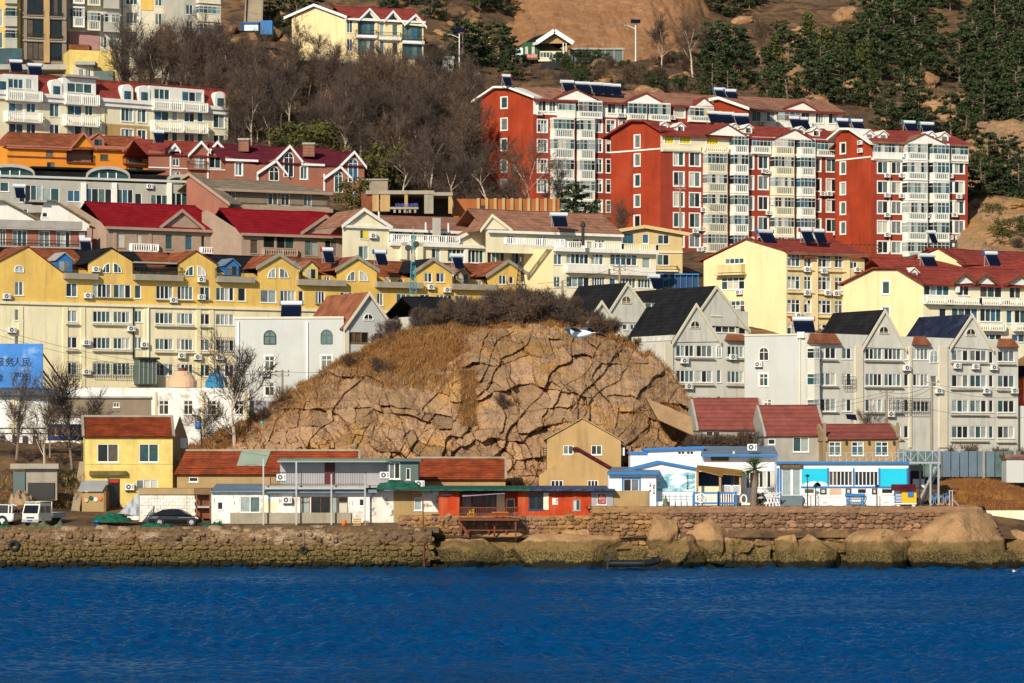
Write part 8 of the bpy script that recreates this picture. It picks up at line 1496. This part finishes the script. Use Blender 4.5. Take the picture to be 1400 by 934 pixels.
def truck():
    p = V((X(60, 290), 290, zg)); yaw = math.radians(-112); b = thing('white_pickup_truck', 'small cream white flatbed lorry with crew cab facing the sea', 'truck', p); R = Matrix.Rotation(yaw, 3, 'Z')
    def T(x, y, z): return V(p)+R @ V((x, y, z))
    def bx(name, m, x0, x1, y0, y1, z0, z1, tx0=0, tx1=0):
        a = MB(); a.hexa([T(x0, y0, z0), T(x1, y0, z0), T(x1, y1, z0), T(x0, y1, z0), T(x0+tx0, y0+.05, z1), T(x1-tx1, y0+.05, z1), T(x1-tx1, y1-.05, z1), T(x0+tx0, y1-.05, z1)]); return a.build(name, m, b)
    bx('cab', 'carcream', .1, 2.35, -.84, .84, .45, 1.08, 0, .02); bx('cab', 'carcream', .1, 2.33, -.84, .84, 1.08, 1.95, .05, .34)
    a = MB(); a.face([T(2.36, -.72, 1.12), T(2.36, .72, 1.12), T(2.08, .68, 1.82), T(2.08, -.68, 1.82)]); a.build('windscreen', 'carglass', b)
    for s in (-1, 1):
        for x0, x1 in ((1.3, 2.05), (.3, 1.15)): a = MB(); a.face([T(x0, s*.845, 1.15), T(x1, s*.845, 1.15), T(x1-.15*(x1 > 1.5), s*.81, 1.75), T(x0, s*.81, 1.75)][::s]); a.build('window', 'carglass', b)
        bx('headlight', 'lamp', 2.3, 2.38, s*.62-.14, s*.62+.14, .62, .84); bx('wing_mirror', 'iron', 2.15, 2.25, s*.98-.08, s*.98+.08, 1.2, 1.6)
    bx('bumper', 'galv', 2.28, 2.44, -.84, .84, .34, .58); bx('number_plate', 'platebl', 2.44, 2.46, -.25, .25, .42, .54); bx('grille', 'iron', 2.345, 2.37, -.42, .42, .66, .8)
    bx('flatbed', 'galv', -2.4, .02, -.85, .85, .68, .8); bx('side_board', 'galv', -2.4, .02, -.88, -.83, .8, 1.15); bx('side_board', 'galv', -2.4, .02, .83, .88, .8, 1.15); bx('tail_board', 'galv', -2.43, -2.38, -.85, .85, .8, 1.15); bx('chassis', 'iron', -2.3, 2.2, -.4, .4, .35, .68)
    a = MB()
    for x in (.15, 1.0, 1.9): a.bar(T(x, -.75, 2.1), T(x, .75, 2.1), .06)
    for s in (-1, 1): a.bar(T(.1, s*.75, 2.1), T(1.95, s*.75, 2.1), .06); a.bar(T(.02, s*.8, .8), T(.02, s*.8, 2.1), .07)
    a.bar(T(.02, -.8, 2.1), T(.02, .8, 2.1), .07); a.build('roof_rack', 'carcream', b)
    for x in (1.55, -1.5):
        for s in (-1, 1): wheel(b, T(x, s*.72, .33), .33, .22, yaw)
truck()
# ---------------------------------------------------------------- dinghy, tyres, gulls
b = thing('black_dinghy', 'black inflatable dinghy with outboard moored at the rocks', 'boat', P(866, 775, 276)); c = P(866, 773, 276); a = MB()
pr = []
for i in range(21):
    t = i/20; x = -2.1+4.2*t; wy = .72*min(1, (1-t)*3.2)**.6; z = .18+.35*max(0, t-.6)**2*4; pr.append((x, wy, z))
for s in (-1, 1):
    pts = [c+V((x, s*wy, z)) for x, wy, z in pr]
    for p0, p1 in zip(pts, pts[1:]): a.tube(p0, p1, .27, .27, 10, 0, p0 is pts[0] or p1 is pts[-1])
a.build('tube', 'black', b, True); a = MB(); a.prism([c+V((x, -w_, .08)) for x, w_, z in pr]+[c+V((x, w_, .08)) for x, w_, z in pr[::-1]], (0, 0, .08)); a.build('floor', 'iron', b); a = MB(); a.box(c.x-2.1, c.x-2.02, c.y-.6, c.y+.6, c.z+.05, c.z+.5); a.build('transom', 'wood', b)
a = MB(); a.box(c.x-2.35, c.x-2.0, c.y-.15, c.y+.15, c.z+.4, c.z+.85); a.box(c.x-2.25, c.x-2.12, c.y-.06, c.y+.06, c.z-.3, c.z+.4); a.bar(c+V((-2.1, 0, .7)), c+V((-1.5, .1, .75)), .06); a.build('outboard_motor', 'iron', b)
for i in (4, 9, 14): a = MB(); x, wy, z = pr[i]; q_ = c+V((x, -wy, z)); a.tube(q_-V((.04, 0, 0)), q_+V((.04, 0, 0)), .275, .275, 9); a.build('strap', 'iron', b)
for u, v, lb in ((19, 746, 'old tyre fender hanging on the quay wall at left'), (415, 752, 'old tyre fender hanging on the quay wall below the white house')):
    a = MB(); c = P(u, v, 280.9); R_, r_ = (.36, .13) if u < 100 else (.26, .1); n = 16; k = 7; vs = []
    for i in range(n):
        for j in range(k): t, s = 2*math.pi*i/n, 2*math.pi*j/k; vs.append(c+V(((R_+r_*math.cos(s))*math.cos(t), r_*math.sin(s), (R_+r_*math.cos(s))*math.sin(t))))
    for i in range(n):
        for j in range(k): a.face([vs[i*k+j], vs[((i+1) % n)*k+j], vs[((i+1) % n)*k+(j+1) % k], vs[i*k+(j+1) % k]])
    o = prop(a.build('tyre_fender', 'rubber', None, True, c), lb, 'tyre')
    r_ = MB(); r_.tube(c+V((0, 0, R_)), V((c.x, 281, 3.2)), .025); r_.build('rope', 'rubble', o)
def gull(lb, p, s, yaw, wings, pitch=0.):
    b = thing('seagull', lb, 'bird', p); R = Matrix.Rotation(yaw, 3, 'Z')
    def T(x, y, z): return V(p)+R @ V((x, y, z))*s
    def loft(name, rings, m, parent=b):
        a = MB()
        for r0, r1 in zip(rings, rings[1:]):
            n = len(r0)
            for i in range(n): a.face([r0[i], r0[(i+1) % n], r1[(i+1) % n], r1[i]])
        a.face(rings[0][::-1]); a.face(rings[-1]); return a.build(name, m, parent, True)
    body = [(-.26, .015, .0), (-.2, .04, .0), (-.1, .075, -.005), (.0, .09, -.01), (.1, .08, -.005), (.17, .055, .02), (.21, .048, .035), (.25, .042, .04), (.28, .02, .037), (.29, .008, .035)]
    loft('body', [[T(x, r*math.cos(t), z+r*.95*math.sin(t)) for t in [2*math.pi*i/10 for i in range(10)]] for x, r, z in body], 'gullwhite')
    a = MB(); a.tube(T(.285, 0, .035), T(.34, 0, .025), .011*s, .004*s, 6); a.build('beak', 'beakyellow', b)
    for sd in (-1, 1): a = MB(); a.tube(T(.262, sd*.034, .052), T(.262, sd*.041, .053), .007*s, .007*s, 6); a.build('eye', 'rubber', b)
    a = MB(); a.prism([T(-.22, -.03, .0), T(-.22, .03, .0), T(-.36, .07, .005), T(-.36, -.07, .005)], (0, 0, .012*s)); a.build('tail', 'gullwhite', b)
    if wings:
        for sd in (-1, 1):
            j = [(.0, .05, .03, .17), (.02, .22, .10 if sd < 0 else .08, .16), (.06, .36, .12 if sd < 0 else .10, .14), (.0, .52, .06, .11), (-.10, .66, -.01, .06), (-.18, .74, -.05, .02)]; rings = []
            for x, y, z, c_ in j: rings.append([T(x+c_*.5, sd*y, z), T(x+c_*.2, sd*y, z+.018), T(x-c_*.5, sd*y, z+.004), T(x, sd*y, z-.006)])
            loft('wing', rings[:4], 'gullgrey'); loft('wing_tip', rings[3:], 'gulldark')
            for i in range(4): f = MB(); q0 = (-.10-.02*i, .50+.06*i); f.prism([T(q0[0]+.05, sd*q0[1], .03-.02*i), T(q0[0]+.05, sd*(q0[1]+.05), .03-.02*i), T(q0[0]-.08, sd*(q0[1]+.09), .02-.02*i)], (0, 0, .006*s)); f.build('feather', 'gulldark', b)
    else:
        for sd in (-1, 1): loft('wing', [[T(x, sd*(.06+r), z), T(x, sd*(.03+r), z+.04), T(x, sd*(.075+r), z-.03)] for x, r, z in ((.1, 0, .03), (0, .02, .04), (-.15, .01, .03), (-.3, -.04, .03))], 'gullgrey')
gull('grey winged white seagull gliding with wings spread before the crag', P(793, 456, 62), 1., math.radians(152), True)
gull('distant seagull flying low over the water at the right edge', P(1386, 781, 262), 1.3, math.radians(100), True)
gull('small white seagull floating on the water at left', P(115, 791, 262)+V((0, 0, .1)), 1., math.radians(200), False)
# ---------------------------------------------------------------- poles, masts, wires, lamps
def upole(lb, u, vb, vt, Y, arms=2):
    b = bld('utility_pole', lb, u, vb, Y, 'utility pole'); a = MB(); a.tube(P(u, vb+25, Y), P(u, vt, Y), .17, .11, 8); a.build('shaft', 'pole', b)
    for k in range(arms):
        z = P(u, vt+3+5*k, Y); a = MB(); a.bar(z-V((.75, .1, 0)), z+V((.75, -.1, 0)), .1); a.build('cross_arm', 'concrete', b)
        for x in (-.65, 0, .65):
            a = MB(); a.lathe([(.05, 0), (.07, .08), (.03, .18)], z+V((x, -.1, .05)), 6); a.build('insulator', 'tilebrown', b)
for x in (('utility pole in front of the grey terrace middle bay', 1212, 620, 533, 330, 1), ('tall utility pole before the grey terrace right bay', 1274, 620, 520, 326, 1), ('utility pole with cross arms before the left grey block', 386, 570, 506, 340, 2), ('utility pole before the cream balcony house', 847, 410, 362, 384, 2), ('utility pole against the front red block', 930, 330, 250, 440, 2), ('short utility pole at the brush behind the crag', 769, 420, 384, 372, 2)): upole(*x)
def wire(lb, pts, sag=.6, r=.022):
    p = [P(*x) for x in pts]; a = MB(); n = 14
    for p0, p1 in zip(p, p[1:]):
        L = [p0.lerp(p1, i/n)-V((0, 0, sag*4*(i/n)*(1-i/n))) for i in range(n+1)]; a.line(L, r, 4)
    prop(a.build('overhead_wire', 'iron', None, False, p[0]), lb, 'wire')
for x in (('wire from the left edge across the pale yellow wall, upper', ((-10, 448, 334), (386, 508, 340)), 1.2), ('wire from the left edge across the pale yellow wall, lower', ((-10, 456, 334), (386, 512, 340)), 1.3), ('wire running from the left grey block pole to the right', ((386, 508, 340), (520, 498, 340)), .4), ('black cable from the crag to the tall pole, upper', ((1100, 560, 328), (1274, 561, 326)), .5), ('thick black cable sagging right of the tall pole', ((1274, 560, 325.8), (1420, 570, 320)), .4), ('thin wire across the grey terrace, upper', ((1018, 558, 332), (1212, 536, 330), (1274, 525, 326), (1420, 528, 326)), .5), ('thin wire across the grey terrace, lower', ((1018, 565, 332), (1212, 540, 330), (1274, 530, 326), (1420, 540, 326)), .6), ('wire past the cream balcony house, upper', ((735, 388, 374), (847, 365, 384), (900, 372, 390)), .3), ('wire past the cream balcony house, lower', ((735, 396, 374), (847, 371, 384)), .4), ('wire before the front red block', ((836, 236, 446), (930, 256, 440), (1010, 300, 430)), .6), ('wire along the hill road lamp', ((668, 52, 545), (770, 70, 541)), .4), ('wire over the tiled shed roofs', ((240, 627, 300), (330, 618, 300), (520, 632, 296)), .3)): wire(*x)
def mast(lb, u, vb, vt, Y, wb, m, n):
    b = bld('lattice_mast', lb, u, vb, Y, 'mast'); c = P(u, vb, Y); h = P(u, vt, Y).z-c.z; a = MB()
    for k in range(n):
        z0, z1 = h*k/n, h*(k+1)/n; w0, w1 = wb*(1-.75*k/n), wb*(1-.75*(k+1)/n); L = [(-1, -1), (1, -1), (1, 1), (-1, 1)]
        for (x0, y0), (x1, y1) in zip(L, L[1:]+L[:1]): a.bar(c+V((x0*w0, y0*w0, z0)), c+V((x0*w1, y0*w1, z1)), .09); a.bar(c+V((x0*w0, y0*w0, z0)), c+V((x1*w1, y1*w1, z1)), .05); a.bar(c+V((x0*w1, y0*w1, z1)), c+V((x1*w1, y1*w1, z1)), .05)
    a.build('lattice', m, b); a = MB(); a.tube(c+V((0, 0, h)), c+V((0, 0, h*1.12)), .04); a.build('antenna', 'galv', b); return b
mast('teal lattice mast with antennas before the yellow row', 565, 425, 322, 356, .42, mat('mastteal', (.04, .22, .26), .6).name, 16); mast('dark lattice tower on the crag crest behind the brush', 712, 408, 358, 352, .62, 'iron', 8)
b = bld('antenna_cluster', 'dish antennas and box clamped halfway up the teal mast', 563, 345, 355, 'antenna'); pbox(b, 'box', 'concgrey', 562, 347, 567, 358, 355, .4)
for u, v in ((558, 339), (569, 334)): a = MB(); c = P(u, v, 355); a.tube(c, c+V((0, -.15, .02)), .35, .3, 12); a.build('dish', 'iron', b)
def slamp(lb, u, vb, vt, Y):
    b = bld('solar_street_lamp', lb, u, vb, Y, 'street lamp'); p = P(u, vt, Y); a = MB(); a.tube(P(u, vb+6, Y), p, .12, .08, 6); a.build('post', 'whiteclean', b); a = MB(); a.bar(p+V((0, 0, -.9)), p+V((-1.5, -.2, -.35)), .08); a.build('arm', 'whiteclean', b); a = MB(); a.box(p.x-1.9, p.x-1.3, p.y-.3, p.y-.05, p.z-.42, p.z-.3); a.build('lamp_head', 'concgrey', b); a = MB(); a.prism([p+V((-.8, -.5, .0)), p+V((.8, -.5, -.0)), p+V((.8, .4, .7)), p+V((-.8, .4, .7))], (0, .04, -.05)); a.build('solar_panel', 'solar', b)
slamp('solar street lamp right of the yellow hostel annex', 628, 96, 44, 517); slamp('solar street lamp on the hill road before the orange cliff', 869, 78, 32, 540)
b = bld('solar_lamp', 'small solar lamp panel over the low tan shed roof', 1165, 575, 318, 'lamp'); a = MB(); a.tube(P(1165, 600, 318), P(1165, 573, 318), .05); a.build('post', 'galv', b); a = MB(); a.prism([P(1158, 573, 317.7), P(1172, 575, 317.7), P(1170, 567, 318.4), P(1156, 566, 318.4)], (0, .05, 0)); a.build('solar_panel', 'solar', b)
b = bld('street_lamp', 'dark curved street lamp before the works building windows', 272, 600, 316, 'street lamp'); a = MB(); a.tube(P(276, 612, 316), P(274, 570, 316), .07); a.bar(P(274, 578, 316), P(264, 568, 315.6), .07); a.build('post', 'iron', b); a = MB(); a.hexa([P(262, 568, 315.4), P(274, 572, 315.4), P(274, 572, 316), P(262, 568, 316), P(262, 566, 315.4), P(274, 569, 315.4), P(274, 569, 316), P(262, 566, 316)]); a.build('lamp_head', 'iron', b)
b = bld('parked_car', 'dark car parked on the hill road bank below the pavilion', 758, 100, 532, 'car'); a = MB(); p = G(757, gat(757, 96, 470)); a.prism([p+V((-2.2, 0, .2)), p+V((2.2, 0, .2)), p+V((2.2, 0, .8)), p+V((1.2, 0, .95)), p+V((.6, 0, 1.4)), p+V((-1.4, 0, 1.4)), p+V((-2.1, 0, .9))], (0, 1.7, 0)); a.build('body', 'carblack', b)
for x in (-1.4, 1.4): a = MB(); c = p+V((x, -.02, .3)); a.tube(c, c+V((0, .2, 0)), .32, .32, 12); a.build('wheel', 'rubber', b)
for u, v, lb, m in ((271, 582, 'blue plastic drum on the slope left of the crag', 'bluecap'), (358, 575, 'small turquoise scrap on the crag slope', 'turq')):
    a = MB(); Y = 309 if u < 300 else 312; c = P(u, v+5, Y); a.lathe([(0, 0), (.28, 0), (.3, .3), (.28, .62), (0, .64)] if u < 300 else [(0, 0), (.15, .02), (.12, .25), (0, .3)], (0, 0, 0), 12); o = prop(a.build('drum' if u < 300 else 'plastic_scrap', m, None, True), lb, 'drum' if u < 300 else 'scrap'); o.location = c

# ---------------------------------------------------------------- like things get their order from the left
bpy.context.view_layer.update(); same = {}
for o in bpy.data.objects:
    if o.parent is None and 'label' in o: same.setdefault(o['label'], []).append(o)
ORD = ['leftmost', 'second from left', 'third from left', 'fourth from left', 'fifth from left', 'sixth from left', 'seventh from left', 'eighth from left', 'ninth from left', 'tenth from left']
for lb, os_ in same.items():
    if 1 < len(os_) <= 10:
        os_.sort(key=lambda o: o.location.x/o.location.y)
        for i, o in enumerate(os_): o['label'] = lb+', '+('rightmost' if i == len(os_)-1 else ORD[i])
